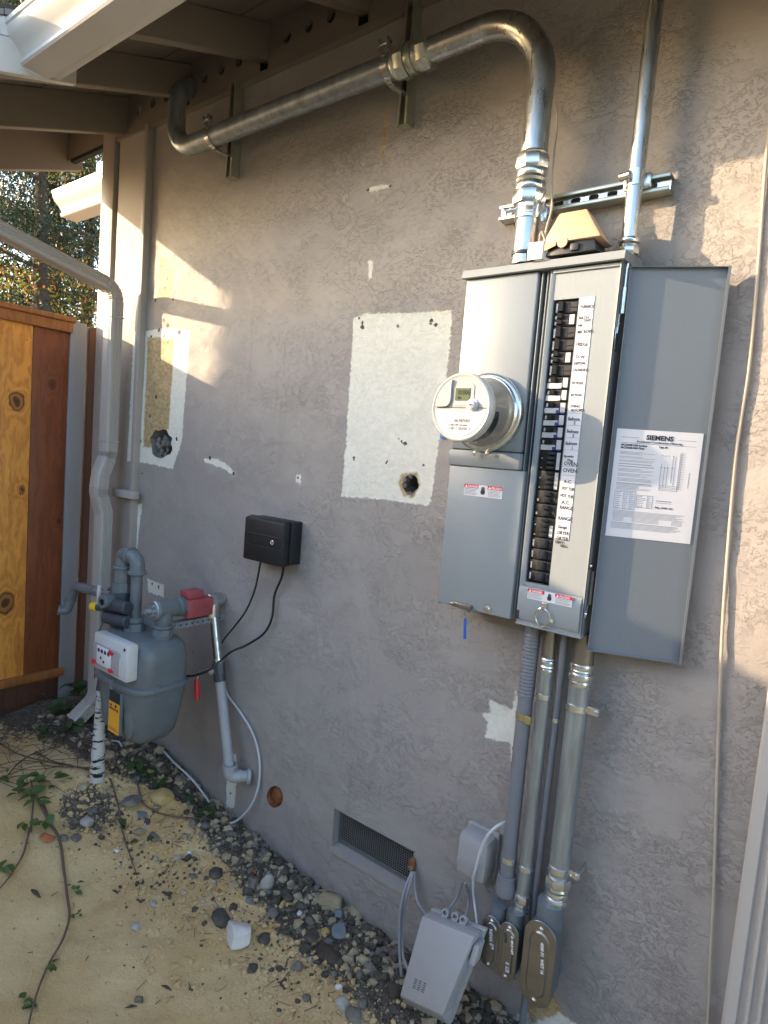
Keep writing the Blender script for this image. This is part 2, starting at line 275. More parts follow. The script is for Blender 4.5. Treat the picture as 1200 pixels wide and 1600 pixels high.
# ------------------------------------------------------------ mesh helpers
class MB:
    def __init__(self): self.bm = bmesh.new(); self.mi = 0
    def _mark(self, faces):
        for f in faces: f.material_index = self.mi
    def box(self, x0, x1, y0, y1, z0, z1, bev=0.0, rot=None, piv=None):
        b = bmesh.new(); bmesh.ops.create_cube(b, size=1)
        for v in b.verts: v.co = Vector(((x0 + x1) / 2 + v.co.x * (x1 - x0), (y0 + y1) / 2 + v.co.y * (y1 - y0), (z0 + z1) / 2 + v.co.z * (z1 - z0)))
        if bev > 0: bmesh.ops.bevel(b, geom=b.edges[:], offset=bev, segments=2, profile=0.5, affect='EDGES')
        if rot is not None:
            pv = Vector(piv) if piv is not None else Vector(((x0 + x1) / 2, (y0 + y1) / 2, (z0 + z1) / 2))
            for v in b.verts: v.co = rot @ (v.co - pv) + pv
        self.merge(b); return self
    def hexa(self, pts, bev=0.0):      # 4 front + 4 back corners, same winding
        b = bmesh.new(); v = [b.verts.new(Vector(p)) for p in pts]
        for f in ((0, 1, 2, 3), (7, 6, 5, 4), (0, 4, 5, 1), (1, 5, 6, 2), (2, 6, 7, 3), (3, 7, 4, 0)): b.faces.new([v[i] for i in f])
        bmesh.ops.recalc_face_normals(b, faces=b.faces[:])
        if bev > 0: bmesh.ops.bevel(b, geom=b.edges[:], offset=bev, segments=2, profile=0.5, affect='EDGES')
        self.merge(b); return self
    def merge(self, b):
        mp = {}
        for v in b.verts: mp[v] = self.bm.verts.new(v.co)
        for f in b.faces:
            try: g = self.bm.faces.new([mp[v] for v in f.verts]); g.material_index = self.mi
            except ValueError: pass
        b.free()
    def prism(self, pts, vec, bev=0.0):
        b = bmesh.new(); v = [b.verts.new(Vector(p)) for p in pts]; w = [b.verts.new(Vector(p) + Vector(vec)) for p in pts]; n = len(v)
        b.faces.new(v); b.faces.new(w[::-1])
        for i in range(n): b.faces.new([v[i], w[i], w[(i + 1) % n], v[(i + 1) % n]])
        bmesh.ops.recalc_face_normals(b, faces=b.faces[:])
        if bev > 0: bmesh.ops.bevel(b, geom=b.edges[:], offset=bev, segments=1, affect='EDGES')
        self.merge(b); return self
    def tube(self, pts, r, n=14, radii=None, caps=True):
        pts = [Vector(p) for p in pts]; m = len(pts); rings = []
        t0 = (pts[1] - pts[0]).normalized(); up = Vector((0, 0, 1)) if abs(t0.z) < 0.9 else Vector((1, 0, 0))
        a = t0.cross(up).normalized(); prev = t0
        for i, p in enumerate(pts):
            t = (pts[min(i + 1, m - 1)] - pts[max(i - 1, 0)]).normalized()
            if i > 0:
                ax = prev.cross(t)
                if ax.length > 1e-6: a = Matrix.Rotation(prev.angle(t), 3, ax.normalized()) @ a
            a = (a - t * a.dot(t)).normalized(); c = t.cross(a); prev = t
            rr = radii[i] if radii else r
            rings.append([self.bm.verts.new(p + (a * math.cos(2 * math.pi * k / n) + c * math.sin(2 * math.pi * k / n)) * rr) for k in range(n)])
        fs = []
        for i in range(m - 1):
            for k in range(n): fs.append(self.bm.faces.new([rings[i][k], rings[i][(k + 1) % n], rings[i + 1][(k + 1) % n], rings[i + 1][k]]))
        if caps:
            fs.append(self.bm.faces.new(rings[0][::-1])); fs.append(self.bm.faces.new(rings[-1]))
        self._mark(fs); return self
    def lathe(self, prof, base, axis, n=32):      # prof: (radius, height along axis)
        axis = Vector(axis).normalized(); base = Vector(base)
        a = axis.orthogonal().normalized(); c = axis.cross(a); rings = []; fs = []
        for r, h in prof:
            o = base + axis * h
            if r < 1e-5: rings.append([self.bm.verts.new(o)])
            else: rings.append([self.bm.verts.new(o + (a * math.cos(2 * math.pi * k / n) + c * math.sin(2 * math.pi * k / n)) * r) for k in range(n)])
        for i in range(len(rings) - 1):
            A, B = rings[i], rings[i + 1]
            for k in range(n):
                q = [A[k % len(A)], A[(k + 1) % len(A)], B[(k + 1) % len(B)], B[k % len(B)]]
                q2 = []
                for v in q:
                    if v not in q2: q2.append(v)
                if len(q2) > 2: fs.append(self.bm.faces.new(q2))
        self._mark(fs); return self
    def cyl(self, p0, p1, r, n=20, bev=0.0):
        p0 = Vector(p0); p1 = Vector(p1); h = (p1 - p0).length
        if bev <= 0: prof = [(0, 0), (r, 0), (r, h), (0, h)]
        else: prof = [(0, 0), (r - bev, 0), (r, bev), (r, h - bev), (r - bev, h), (0, h)]
        return self.lathe(prof, p0, p1 - p0, n)
    def hexnut(self, p0, p1, r): return self.cyl(p0, p1, r, 6)
    def ball(self, c, r, sub=2, sc=(1, 1, 1), rough=0.0, seed=0):
        b = bmesh.new(); bmesh.ops.create_icosphere(b, subdivisions=sub, radius=1)
        for v in b.verts:
            d = 1.0
            if rough: d += rough * mnoise.noise(v.co * 1.6 + Vector((seed * 7.1, seed * 3.3, seed)))
            v.co = Vector(c) + Vector((v.co.x * sc[0], v.co.y * sc[1], v.co.z * sc[2])) * (r * d)
        self.merge(b); return self
    def sweep(self, prof, path, xax=Vector((1, 0, 0))):     # prof (u,v): u along xax, v along (t x xax)
        rings = []; path = [Vector(p) for p in path]; m = len(path); fs = []
        for i, p in enumerate(path):
            t = (path[min(i + 1, m - 1)] - path[max(i - 1, 0)]).normalized()
            xa = (xax - t * xax.dot(t)).normalized(); ya = t.cross(xa)
            rings.append([self.bm.verts.new(p + xa * u + ya * v) for u, v in prof])
        n = len(prof)
        for i in range(m - 1):
            for k in range(n): fs.append(self.bm.faces.new([rings[i][k], rings[i][(k + 1) % n], rings[i + 1][(k + 1) % n], rings[i + 1][k]]))
        fs.append(self.bm.faces.new(rings[0][::-1])); fs.append(self.bm.faces.new(rings[-1])); self._mark(fs); return self
    def plate_holes(self, x0, x1, z0, z1, y, holes, thick=0.003, n=24):
        """vertical plate facing -y with rounded holes: (cx, cz, half_w, half_h, corner_r) sorted in x"""
        bm = self.bm; fs = []
        def quad(a, b_, c_, d_): fs.append(bm.faces.new([bm.verts.new((p[0], y, p[1])) for p in (a, b_, c_, d_)]))
        cur = x0
        for (cx, cz, hw, hh, kind) in holes:
            cell = max(hw, hh) * 1.25 + 0.002; a, c = cx - hw * 1.25 - 0.001, cx + hw * 1.25 + 0.001
            if a > cur: quad((cur, z0), (a, z0), (a, z1), (cur, z1))
            inner = []; outer = []
            for k in range(n):
                t = 2 * math.pi * k / n + math.pi / 4; ct, st = math.cos(t), math.sin(t)
                if kind == 'o': inner.append((cx + hw * ct, cz + hh * st))
                else:
                    r = min(hw, hh); ex = (hw - r) * (1 if ct > 0 else -1); ez = (hh - r) * (1 if st > 0 else -1)
                    inner.append((cx + ex + r * ct, cz + ez + r * st))
                s = 1 / max(abs(ct), abs(st)); ox = cx + (c - a) / 2 * ct * s; oz = cz + st * s * ((z1 - cz) if st > 0 else (cz - z0)); outer.append((ox, oz))
            vi = [bm.verts.new((p[0], y, p[1])) for p in inner]; vo = [bm.verts.new((p[0], y, p[1])) for p in outer]
            vb = [bm.verts.new((p[0], y + thick, p[1])) for p in inner]
            for k in range(n):
                j = (k + 1) % n; fs.append(bm.faces.new([vo[k], vo[j], vi[j], vi[k]])); fs.append(bm.faces.new([vi[k], vi[j], vb[j], vb[k]]))
            cur = c
        if cur < x1: quad((cur, z0), (x1, z0), (x1, z1), (cur, z1))
        self._mark(fs); return self
ORG = {}
def thing(name, label, cat, loc=(0, 0, 0), group=None):
    o = bpy.data.objects.new(name, None); COL.objects.link(o); o.location = loc; o.empty_display_size = 0.05
    o['label'] = label; o['category'] = cat
    if group: o['group'] = group
    ORG[o] = Vector(loc); return o
def finish(bm, sharp=35, recalc=True):
    if recalc: bmesh.ops.recalc_face_normals(bm, faces=bm.faces[:])
    lim = math.radians(sharp)
    for f in bm.faces: f.smooth = True
    for e in bm.edges:
        if len(e.link_faces) == 2:
            if e.link_faces[0].normal.angle(e.link_faces[1].normal, 0) > lim: e.smooth = False
def obj(name, mb, mat, parent=None, kind=None, label=None, cat=None, group=None, sharp=35, origin=None, recalc=True):
    bm = mb.bm; finish(bm, sharp, recalc)
    O = ORG[parent] if parent is not None else (Vector(origin) if origin is not None else Vector((0, 0, 0)))
    if O.length > 0:
        for v in bm.verts: v.co -= O
    me = bpy.data.meshes.new(name); bm.to_mesh(me); bm.free()
    for k in (mat if isinstance(mat, (list, tuple)) else [mat]): me.materials.append(MATS[k])
    o = bpy.data.objects.new(name, me); COL.objects.link(o)
    if parent is not None: o.parent = parent
    else: o.location = O
    ORG[o] = O
    if kind: o['kind'] = kind
    if label: o['label'] = label
    if cat: o['category'] = cat
    if group: o['group'] = group
    return o
def rawobj(name, verts, faces, mat, parent=None, kind=None, label=None, cat=None, group=None, smooth=True, attrs=None):
    me = bpy.data.meshes.new(name); O = ORG[parent] if parent is not None else Vector((0, 0, 0))
    verts = np.asarray(verts, dtype=np.float32) - np.array(O, dtype=np.float32)
    faces = np.asarray(faces, dtype=np.int32); nf, k = faces.shape
    me.vertices.add(len(verts)); me.vertices.foreach_set('co', verts.ravel())
    me.loops.add(nf * k); me.loops.foreach_set('vertex_index', faces.ravel())
    me.polygons.add(nf); me.polygons.foreach_set('loop_start', np.arange(0, nf * k, k, dtype=np.int32))
    me.polygons.foreach_set('use_smooth', np.full(nf, smooth, dtype=bool))
    me.update(calc_edges=True)
    for k_ in (mat if isinstance(mat, (list, tuple)) else [mat]): me.materials.append(MATS[k_])
    if attrs:
        for an, av in attrs.items():
            a = me.attributes.new(an, 'FLOAT', 'POINT'); a.data.foreach_set('value', np.asarray(av, dtype=np.float32))
    o = bpy.data.objects.new(name, me); COL.objects.link(o)
    if parent is not None: o.parent = parent
    ORG[o] = O
    if kind: o['kind'] = kind
    if label: o['label'] = label
    if cat: o['category'] = cat
    if group: o['group'] = group
    return o
DG = None
def text(name, s, size, loc, mat, parent, ax=0.0, align='LEFT', bold=0.0, roty=0.0, rotz=0.0, sx=1.0, space=1.0, font_y=True, label=None):
    cu = bpy.data.curves.new(name + '_curve', 'FONT'); cu.body = s; cu.size = size; cu.align_x = align; cu.offset = bold; cu.extrude = 0.0002
    cu.space_line = space; cu.resolution_u = 2
    t = bpy.data.objects.new(name + '_tmp', cu); COL.objects.link(t)
    dg = bpy.context.evaluated_depsgraph_get(); me = bpy.data.meshes.new_from_object(t.evaluated_get(dg))
    bpy.data.objects.remove(t); bpy.data.curves.remove(cu)
    R = Matrix.Rotation(rotz, 4, 'Z') @ Matrix.Rotation(math.pi / 2, 4, 'X') @ Matrix.Rotation(roty, 4, 'Z') @ Matrix.Diagonal((sx, 1, 1, 1))
    O = ORG[parent]; me.transform(Matrix.Translation(Vector(loc) - O) @ R); me.materials.clear(); me.materials.append(MATS[mat])
    me.name = name
    o = bpy.data.objects.new(name, me); COL.objects.link(o); o.parent = parent; ORG[o] = O
    if label: o['label'] = label
    return o
def smoothpath(pts, k=6):
    pts = [Vector(p) for p in pts]; out = []
    for i in range(len(pts) - 1):
        p0 = pts[max(i - 1, 0)]; p1 = pts[i]; p2 = pts[i + 1]; p3 = pts[min(i + 2, len(pts) - 1)]
        for j in range(k):
            t = j / k
            out.append(0.5 * ((2 * p1) + (p2 - p0) * t + (2 * p0 - 5 * p1 + 4 * p2 - p3) * t * t + (3 * p1 - p0 - 3 * p2 + p3) * t ** 3))
    out.append(pts[-1]); return out
def arcpath(pts, rad, k=8):       # polyline with rounded corners of radius rad
    pts = [Vector(p) for p in pts]; out = [pts[0]]
    for i in range(1, len(pts) - 1):
        a = (pts[i - 1] - pts[i]); b = (pts[i + 1] - pts[i]); la, lb = a.length, b.length; a.normalize(); b.normalize()
        th = a.angle(b); d = min(rad / math.tan(th / 2), la * 0.49, lb * 0.49); r = d * math.tan(th / 2)
        c = pts[i] + (a + b).normalized() * (r / math.sin(th / 2)); s = pts[i] + a * d; e = pts[i] + b * d
        u = s - c; w = e - c; ang = u.angle(w); ax = u.cross(w).normalized()
        for j in range(k + 1): out.append(c + Matrix.Rotation(ang * j / k, 3, ax) @ u)
    out.append(pts[-1]); return out

def PX(x, y, X):               # point on the plane x = X
    d = ray(x, y); t = (X - CAM_POS[0]) / d[0]; q = CAM_POS + t * d
    return Vector(q)
# ============================================================ GROUND
def bump1(v, a, b): t = np.clip((v - a) / (b - a), 0, 1); return t * t * (3 - 2 * t)
_OCT = [(RNG.uniform(0, 6.28, 3), RNG.normal(size=(3, 2))) for _ in range(8)]
def fbm(x, y, f0, n=8):
    r = 0; a = 1; f = f0
    for i in range(n):
        ph, d = _OCT[i % 8]
        for j in range(3):
            dx, dy = d[j] / (np.linalg.norm(d[j]) + 1e-6)
            r = r + a * np.sin(f * (x * dx + y * dy) + ph[j] + 1.7 * np.sin(f * .61 * (x * dy - y * dx) + ph[(j + 1) % 3])) / 3
        a *= 0.55; f *= 1.93
    return r
def ground_z(x, y):
    x = np.asarray(x, float); y = np.asarray(y, float)
    base = np.interp(x, [-9, -3.6, -2.9, -2.6, -2.0, -1.5, -1.1, -0.5, 3], [0.05, 0.10, 0.125, 0.12, -0.03, -0.068, -0.075, -0.09, -0.09])
    # the mound falls a little towards the yard
    d = np.clip(-y, 0, 6)
    base = base - 0.03 * bump1(d, 0.25, 0.9) - 0.03 * bump1(d, 1.0, 3) + 0.02 * bump1(d, 0, .1) * (1 - bump1(d, .15, .5))
    near = 1 - bump1(np.hypot(x + 1.5, y + 0.8), 3.0, 6.0)
    n = 0.012 * fbm(x, y, 5.0, 3) + 0.006 * fbm(x + 3.3, y - 1.1, 22.0, 3) * near
    dirt = 1 - bump1(d, 0.12, 0.42)
    n = n + near * dirt * 0.010 * fbm(x, y, 48, 3)
    return base + n
def on_ground(px, py, lift=0.0):
    d = ray(px, py); lo, hi = 0.3, 8.0; prev = None
    for t in np.linspace(0.8, 6.0, 1600):
        q = CAM_POS + t * d
        if q[2] <= float(ground_z(q[0], q[1])) + lift: return Vector((q[0], q[1], q[2]))
    return Vector(CAM_POS + 6 * d)

def ground_mat():
    m = bpy.data.materials.new('sand_ground'); m.use_nodes = True; nt = m.node_tree; nt.nodes.clear(); L = nt.links.new
    out = nd(nt, 'ShaderNodeOutputMaterial'); b = nd(nt, 'ShaderNodeBsdfPrincipled'); L(b.outputs[0], out.inputs[0])
    tc = nd(nt, 'ShaderNodeTexCoord')
    def noi(sc, det, r=0.6):
        n = nd(nt, 'ShaderNodeTexNoise'); n.inputs['Scale'].default_value = sc; n.inputs['Detail'].default_value = det; n.inputs['Roughness'].default_value = r
        L(tc.outputs['Object'], n.inputs['Vector']); return n.outputs[0]
    def ramp(v, a, c, lo=0., hi=1.):
        r = nd(nt, 'ShaderNodeMapRange', interpolation_type='SMOOTHSTEP'); L(v, r.inputs[0]); r.inputs[1].default_value = a; r.inputs[2].default_value = c
        r.inputs[3].default_value = lo; r.inputs[4].default_value = hi; return r.outputs[0]
    def mix(f, a, c):
        x = nd(nt, 'ShaderNodeMix', data_type='RGBA'); L(f, x.inputs[0])
        for s, v in ((6, a), (7, c)):
            if isinstance(v, tuple): x.inputs[s].default_value = (*v, 1)
            else: L(v, x.inputs[s])
        return x.outputs[2]
    sand = mix(ramp(noi(3.5, 6), .35, .65), (0.76, 0.51, 0.235), (0.85, 0.62, 0.33))
    sand = mix(ramp(noi(45, 6, .8), .5, .75, 0, .45), sand, (0.50, 0.36, 0.20))
    sand = mix(ramp(noi(260, 3, .8), .60, .76, 0, .7), sand, (0.22, 0.165, 0.10))
    sand = mix(ramp(noi(230, 3, .8), .28, .42, .6, 0), sand, (0.62, 0.52, 0.36))
    soil = mix(ramp(noi(70, 6, .8), .38, .66), (0.085, 0.073, 0.062), (0.27, 0.225, 0.165))
    a = nd(nt, 'ShaderNodeAttribute', attribute_name='soil')
    e = nd(nt, 'ShaderNodeMath', operation='ADD'); L(a.outputs['Fac'], e.inputs[0])
    s = nd(nt, 'ShaderNodeMath', operation='MULTIPLY_ADD'); L(noi(26, 7, .75), s.inputs[0]); s.inputs[1].default_value = 1.5; s.inputs[2].default_value = -0.75; L(s.outputs[0], e.inputs[1])
    col = mix(ramp(e.outputs[0], .38, .62), sand, soil)
    L(col, b.inputs['Base Color']); b.inputs['Roughness'].default_value = 0.95; b.inputs['Specular IOR Level'].default_value = 0.15
    h = nd(nt, 'ShaderNodeMath', operation='MULTIPLY_ADD'); L(noi(60, 6, .75), h.inputs[0]); h.inputs[1].default_value = 1.6; L(noi(300, 3), h.inputs[2])
    bp = nd(nt, 'ShaderNodeBump'); bp.inputs['Distance'].default_value = 0.007; bp.inputs['Strength'].default_value = 1; L(h.outputs[0], bp.inputs['Height']); L(bp.outputs[0], b.inputs['Normal'])
    MATS['sand_ground'] = m
ground_mat()
def soil_amount(x, y):
    d = -y
    w = np.interp(x, [-3.6, -3.0, -2.6, -2.2, -1.9, -1.5, -1.1, -0.8], [0.55, 0.42, 0.38, 0.16, 0.24, 0.30, 0.34, 0.4])
    s = 1 - bump1(d, w * 0.55, w * 1.15)
    # patch of dark soil at the wrapped riser
    s = np.maximum(s, 0.95 * np.exp(-(((x + 2.42) / 0.16) ** 2 + ((y + .46) / 0.13) ** 2)))
    s = np.maximum(s, 0.6 * np.exp(-(((x + 3.3) / 0.35) ** 2 + ((y + .35) / 0.35) ** 2)))
    return s
def grid_sheet(xs, ys):
    X, Y = np.meshgrid(xs, ys); Z = ground_z(X, Y); nx, ny = len(xs), len(ys)
    V = np.stack([X.ravel(), Y.ravel(), Z.ravel()], 1)
    i = np.arange(nx - 1)[None, :] + nx * np.arange(ny - 1)[:, None]; i = i.ravel()
    return V, np.stack([i, i + 1, i + 1 + nx, i + nx], 1)
xs = np.concatenate([[-900, -300, -100, -40, -20, -12, -8, -6, -5], np.linspace(-4.2, 0.4, 420), [0.8, 1.4, 2.2, 3.5, 6, 12, 30, 100, 300, 900]])
ys = np.concatenate([[-900, -300, -100, -40, -20, -10, -6, -4, -3], np.linspace(-2.2, 0.06, 230), [0.5, 1, 2, 4, 8, 16, 30, 80, 300, 900]])
V, Fc = grid_sheet(xs, ys)
rawobj('ground', V, Fc, 'sand_ground', kind='structure', attrs={'soil': soil_amount(V[:, 0], V[:, 1])})

# ============================================================ HOUSE
house = thing('house', 'grey stucco house wall with open dark rafter eaves above and patched white paint marks', 'house', (-1.5, 0.0, 0.0))
def polysd(px, pz, poly):
    """signed distance to polygon (negative inside)"""
    poly = np.array(poly, float); n = len(poly); d = np.full(px.shape, 1e9); ins = np.zeros(px.shape, bool)
    for i in range(n):
        a = poly[i]; b = poly[(i + 1) % n]; ab = b - a; t = np.clip(((px - a[0]) * ab[0] + (pz - a[1]) * ab[1]) / (ab @ ab + 1e-12), 0, 1)
        d = np.minimum(d, np.hypot(px - a[0] - t * ab[0], pz - a[1] - t * ab[1]))
        c = ((a[1] > pz) != (b[1] > pz)) & (px < (b[0] - a[0]) * (pz - a[1]) / (b[1] - a[1] + 1e-12) + a[0]); ins ^= c
    return np.where(ins, -d, d)
def wp(L): return [(P(x, y).x, P(x, y).z) for x, y in L]
WHITE = [wp(l) for l in (
    [(553, 496), (575, 490), (640, 489), (706, 485), (704, 520), (696, 600), (686, 690), (672, 790), (640, 786), (600, 780), (533, 776), (540, 700), (546, 600)],
    [(214, 520), (250, 513), (297, 515), (291, 600), (284, 690), (269, 733), (240, 726), (204, 720)],
    [(318, 716), (335, 716), (352, 723), (368, 738), (366, 744), (352, 733), (320, 722)],
    [(230, 904), (256, 914), (256, 933), (232, 925)], [(462, 741), (470, 741), (470, 757), (462, 753)],
    [(806, 1075), (810, 1090), (806, 1185), (798, 1188), (797, 1160), (775, 1156), (758, 1152), (762, 1128), (750, 1115), (766, 1112), (764, 1090), (780, 1100), (800, 1108)],
    [(575, 408), (583, 406), (580, 436), (576, 436)], [(215, 788), (222, 786), (214, 862), (206, 860)],
    [(838, 1180), (850, 1140), (842, 1200), (835, 1215)], [(575, 295), (610, 287), (608, 293), (577, 301)],
    [(355, 1180), (368, 1178), (372, 1200), (366, 1262), (354, 1262)],
    [(800, 1590), (860, 1570), (900, 1600), (900, 1640), (800, 1640)])]
TAN = [wp(l) for l in ([(231, 527), (272, 529), (268, 600), (264, 670), (248, 676), (240, 700), (224, 699), (228, 600)],
    [(250, 404), (274, 402), (272, 440), (264, 464), (246, 464)], [(600, 182), (606, 180), (604, 215), (600, 242), (594, 240), (599, 214)],
    [(628, 740), (652, 738), (656, 760), (645, 778), (630, 775), (622, 755)], [(820, 1560), (860, 1545), (880, 1580), (830, 1600)])]
MUD = [wp(l) for l in ([(630, 744), (648, 741), (654, 760), (645, 774), (633, 770)],)]
DOTS = [(567, 511, 3.2), (567, 505, 2), (562, 497, 2), (622, 509, 2.6), (681, 507, 3), (674, 500, 3), (673, 506, 2.5), (553, 716, 2.6), (605, 721, 2.6), (662, 727, 2.6),
        (627, 689, 3), (633, 694, 3.5), (624, 685, 2), (575, 298, 2.6), (609, 290, 2.6), (365, 740, 3), (328, 716, 3), (465, 747, 2.2), (243, 470, 2.5), (270, 468, 3),
        (256, 500, 3.5), (262, 508, 4), (248, 516, 3), (280, 519, 4), (256, 525, 2.5), (236, 525, 2.4), (262, 535, 2), (244, 620, 3), (235, 650, 2.5), (220, 690, 3), (214, 684, 2.5),
        (276, 686, 2.6), (266, 420, 2), (262, 436, 2), (273, 399, 1.8), (252, 415, 2), (258, 450, 2), (238, 912, 2), (248, 918, 2.6), (208, 815, 3), (206, 835, 2.5), (202, 427, 3), (222, 740, 1.5),
        (226, 828, 1.6), (300, 1020, 1.2), (364, 1192, 3), (362, 1220, 3), (360, 1240, 2), (784, 1174, 2), (802, 1170, 2.6), (803, 1183, 2), (560, 545, 1.5), (420, 505, 1.2), (700, 150, 1)]
DOTW = [(P(x, y).x, P(x, y).z, r * S(x, y)) for x, y, r in DOTS]
HOLES = []        # (poly, jag)
def blob(cx, cy, rx, ry, k, jag, seed, sq=0.0):
    r = random.Random(seed); out = []
    for i in range(k):
        a = 2 * math.pi * i / k; m = 1 + r.uniform(-jag, jag)
        out.append((cx + rx * math.cos(a) * m, cy + ry * math.sin(a) * m))
    return wp(out)
H1 = blob(252, 693, 17, 23, 18, .13, 1); H2 = blob(641, 757, 12, 15, 18, .10, 2); H3 = blob(430, 1245, 13, 17, 26, .02, 3)
VX0, VX1, VZ0, VZ1 = -1.455, -1.072, 0.122, 0.288
def wall_sheet(name, x0, x1, z0, z1, y, res, mat, holes=(), rect=None, relief=True, parent=house, und=1.0):
    xs = np.linspace(x0, x1, int((x1 - x0) / res) + 1); zs = np.linspace(z0, z1, int((z1 - z0) / res) + 1)
    if rect:
        for v in rect[:2]: xs[np.argmin(abs(xs - v))] = v
        for v in rect[2:]: zs[np.argmin(abs(zs - v))] = v
    X, Z = np.meshgrid(xs, zs); X = X.ravel(); Z = Z.ravel(); nx, nz = len(xs), len(zs)
    Y = np.full(X.shape, y) - und * (0.0022 * fbm(X, Z, 9, 3) + 0.0012 * fbm(X + 5, Z, 40, 3)) if relief else np.full(X.shape, y)
    i = (np.arange(nx - 1)[None, :] + nx * np.arange(nz - 1)[:, None]).ravel(); F = np.stack([i, i + 1, i + 1 + nx, i + nx], 1)
    cx = X[F].mean(1); cz = Z[F].mean(1); keep = np.ones(len(F), bool); lin = []
    if rect: keep &= ~((cx > rect[0]) & (cx < rect[1]) & (cz > rect[2]) & (cz < rect[3]))
    for h in holes:
        hh = np.array(h); c = hh.mean(0); sd = polysd(X, Z, h); near = (abs(sd) < res * .75)
        # snap the vertices next to the outline onto it
        for k in np.where(near)[0]:
            best = None
            for j in range(len(hh)):
                a = hh[j]; b = hh[(j + 1) % len(hh)]; ab = b - a; t = np.clip(((X[k] - a[0]) * ab[0] + (Z[k] - a[1]) * ab[1]) / (ab @ ab), 0, 1); q = a + t * ab
                dd = np.hypot(X[k] - q[0], Z[k] - q[1])
                if best is None or dd < best[0]: best = (dd, q)
            X[k], Z[k] = best[1]
        cx = X[F].mean(1); cz = Z[F].mean(1); keep &= ~(polysd(cx, cz, h) < 0)
    F = F[keep]; mn = lambda L: np.clip(np.min([polysd(X, Z, p) for p in L], 0), -.05, .05)
    sdot = np.full(X.shape, .05)
    for a, b, r in DOTW: sdot = np.minimum(sdot, np.hypot(X - a, Z - b) - r)
    V = np.stack([X, Y, Z], 1)
    return rawobj(name, V, F, mat, parent, attrs={'sd_white': mn(WHITE), 'sd_tan': mn(TAN), 'sd_mud': mn(MUD), 'sd_splash': Z - ground_z(X, X * 0 - .01) - .015, 'sd_dot': sdot})
WL = -2.905
wall_sheet('stucco_wall', WL, 0.10, -0.25, 3.165, 0.0, 0.0052, 'stucco_wall', holes=(H1, H2, H3), rect=(VX0, VX1, VZ0, VZ1))
mb = MB(); mb.box(0.10, 3.2, 0.0, 0.1, -0.3, 3.165); obj('stucco_wall', mb, 'stucco_wall', house)
mb = MB(); mb.box(-3.30, 3.2, 0.09, 0.25, -0.3, 3.6); obj('wall_core', mb, 'hole_dark', house)
mb = MB(); mb.box(-3.36, 3.2, 0.25, 4.2, -0.3, 3.15); obj('rear_wall', mb, 'trim_paint', house)
# corner boards
wall_sheet('corner_board', -3.185, -2.935, -0.2, 3.3, -0.018, 0.006, 'stucco_board', relief=True, und=0.3)
mb = MB(); mb.box(-3.185, -2.935, -0.0165, 0.05, -0.2, 3.3); obj('corner_board_backing', mb, 'trim_paint', house)
mb = MB(); mb.box(-2.940, -2.905, -0.034, 0.02, 0.55, 3.16, 0.006); obj('corner_bead', mb, 'trim_paint', house)
mb = MB(); mb.box(-3.335, -3.215, -0.03, 0.09, -0.2, 3.3, 0.004); obj('corner_post', mb, 'trim_paint', house)
mb = MB(); mb.box(-3.2149, -3.1851, 0.02, 0.09, -0.2, 3.3); obj('corner_groove', mb, 'dark_gap', house)
# hole linings
def lining(poly, name, mat, depth, shrink=1.0, y0=0.0):
    c = np.mean(poly, 0); mb = MB(); bm = mb.bm; n = len(poly)
    ring = lambda y, s: [bm.verts.new((c[0] + (p[0] - c[0]) * s, y, c[1] + (p[1] - c[1]) * s)) for p in poly]
    r = [ring(y0, 1.01), ring(y0 + depth * .4, 0.92 * shrink), ring(y0 + depth, 0.8 * shrink)]
    for a, b in zip(r, r[1:]):
        for k in range(n): bm.faces.new([a[k], a[(k + 1) % n], b[(k + 1) % n], b[k]])
    bm.faces.new(r[-1]); return obj(name, mb, mat, house)
lining(H1, 'hole', 'mortar', 0.06); lining(H2, 'hole', 'mortar', 0.075)
h3 = lining(H3, 'hole', 'rust', 0.05)
mb = MB(); c3 = np.mean(H3, 0)
mb.ball((c3[0], 0.02, c3[1] + .004), 0.035, 3, (1, .5, 1.15), 0.25, 4); obj('rusty_pipe_stub', mb, 'rust', house)
mb = MB()                               # torn lath and paper inside the left hole
c1 = np.mean(H1, 0)
for i in range(26):
    a = random.uniform(0, 6.28); r = random.uniform(.01, .05); q = Vector((c1[0] + r * math.cos(a), random.uniform(.005, .035), c1[1] - .01 + r * 1.1 * math.sin(a)))
    mb.ball(q, random.uniform(.006, .016), 1, (1, .7, 1.4), .6, i)
obj('torn_lath', mb, 'mortar', house, kind='stuff')
mb = MB(); c2 = np.mean(H2, 0)
for i in range(16):
    a = random.uniform(1.2, 5.0); r = random.uniform(.022, .034); q = Vector((c2[0] + r * math.cos(a), random.uniform(-.002, .01), c2[1] + r * 1.1 * math.sin(a)))
    mb.ball(q, random.uniform(.004, .010), 1, (1, .7, 1), .6, i)
obj('broken_mortar', mb, 'mortar', house, kind='stuff')
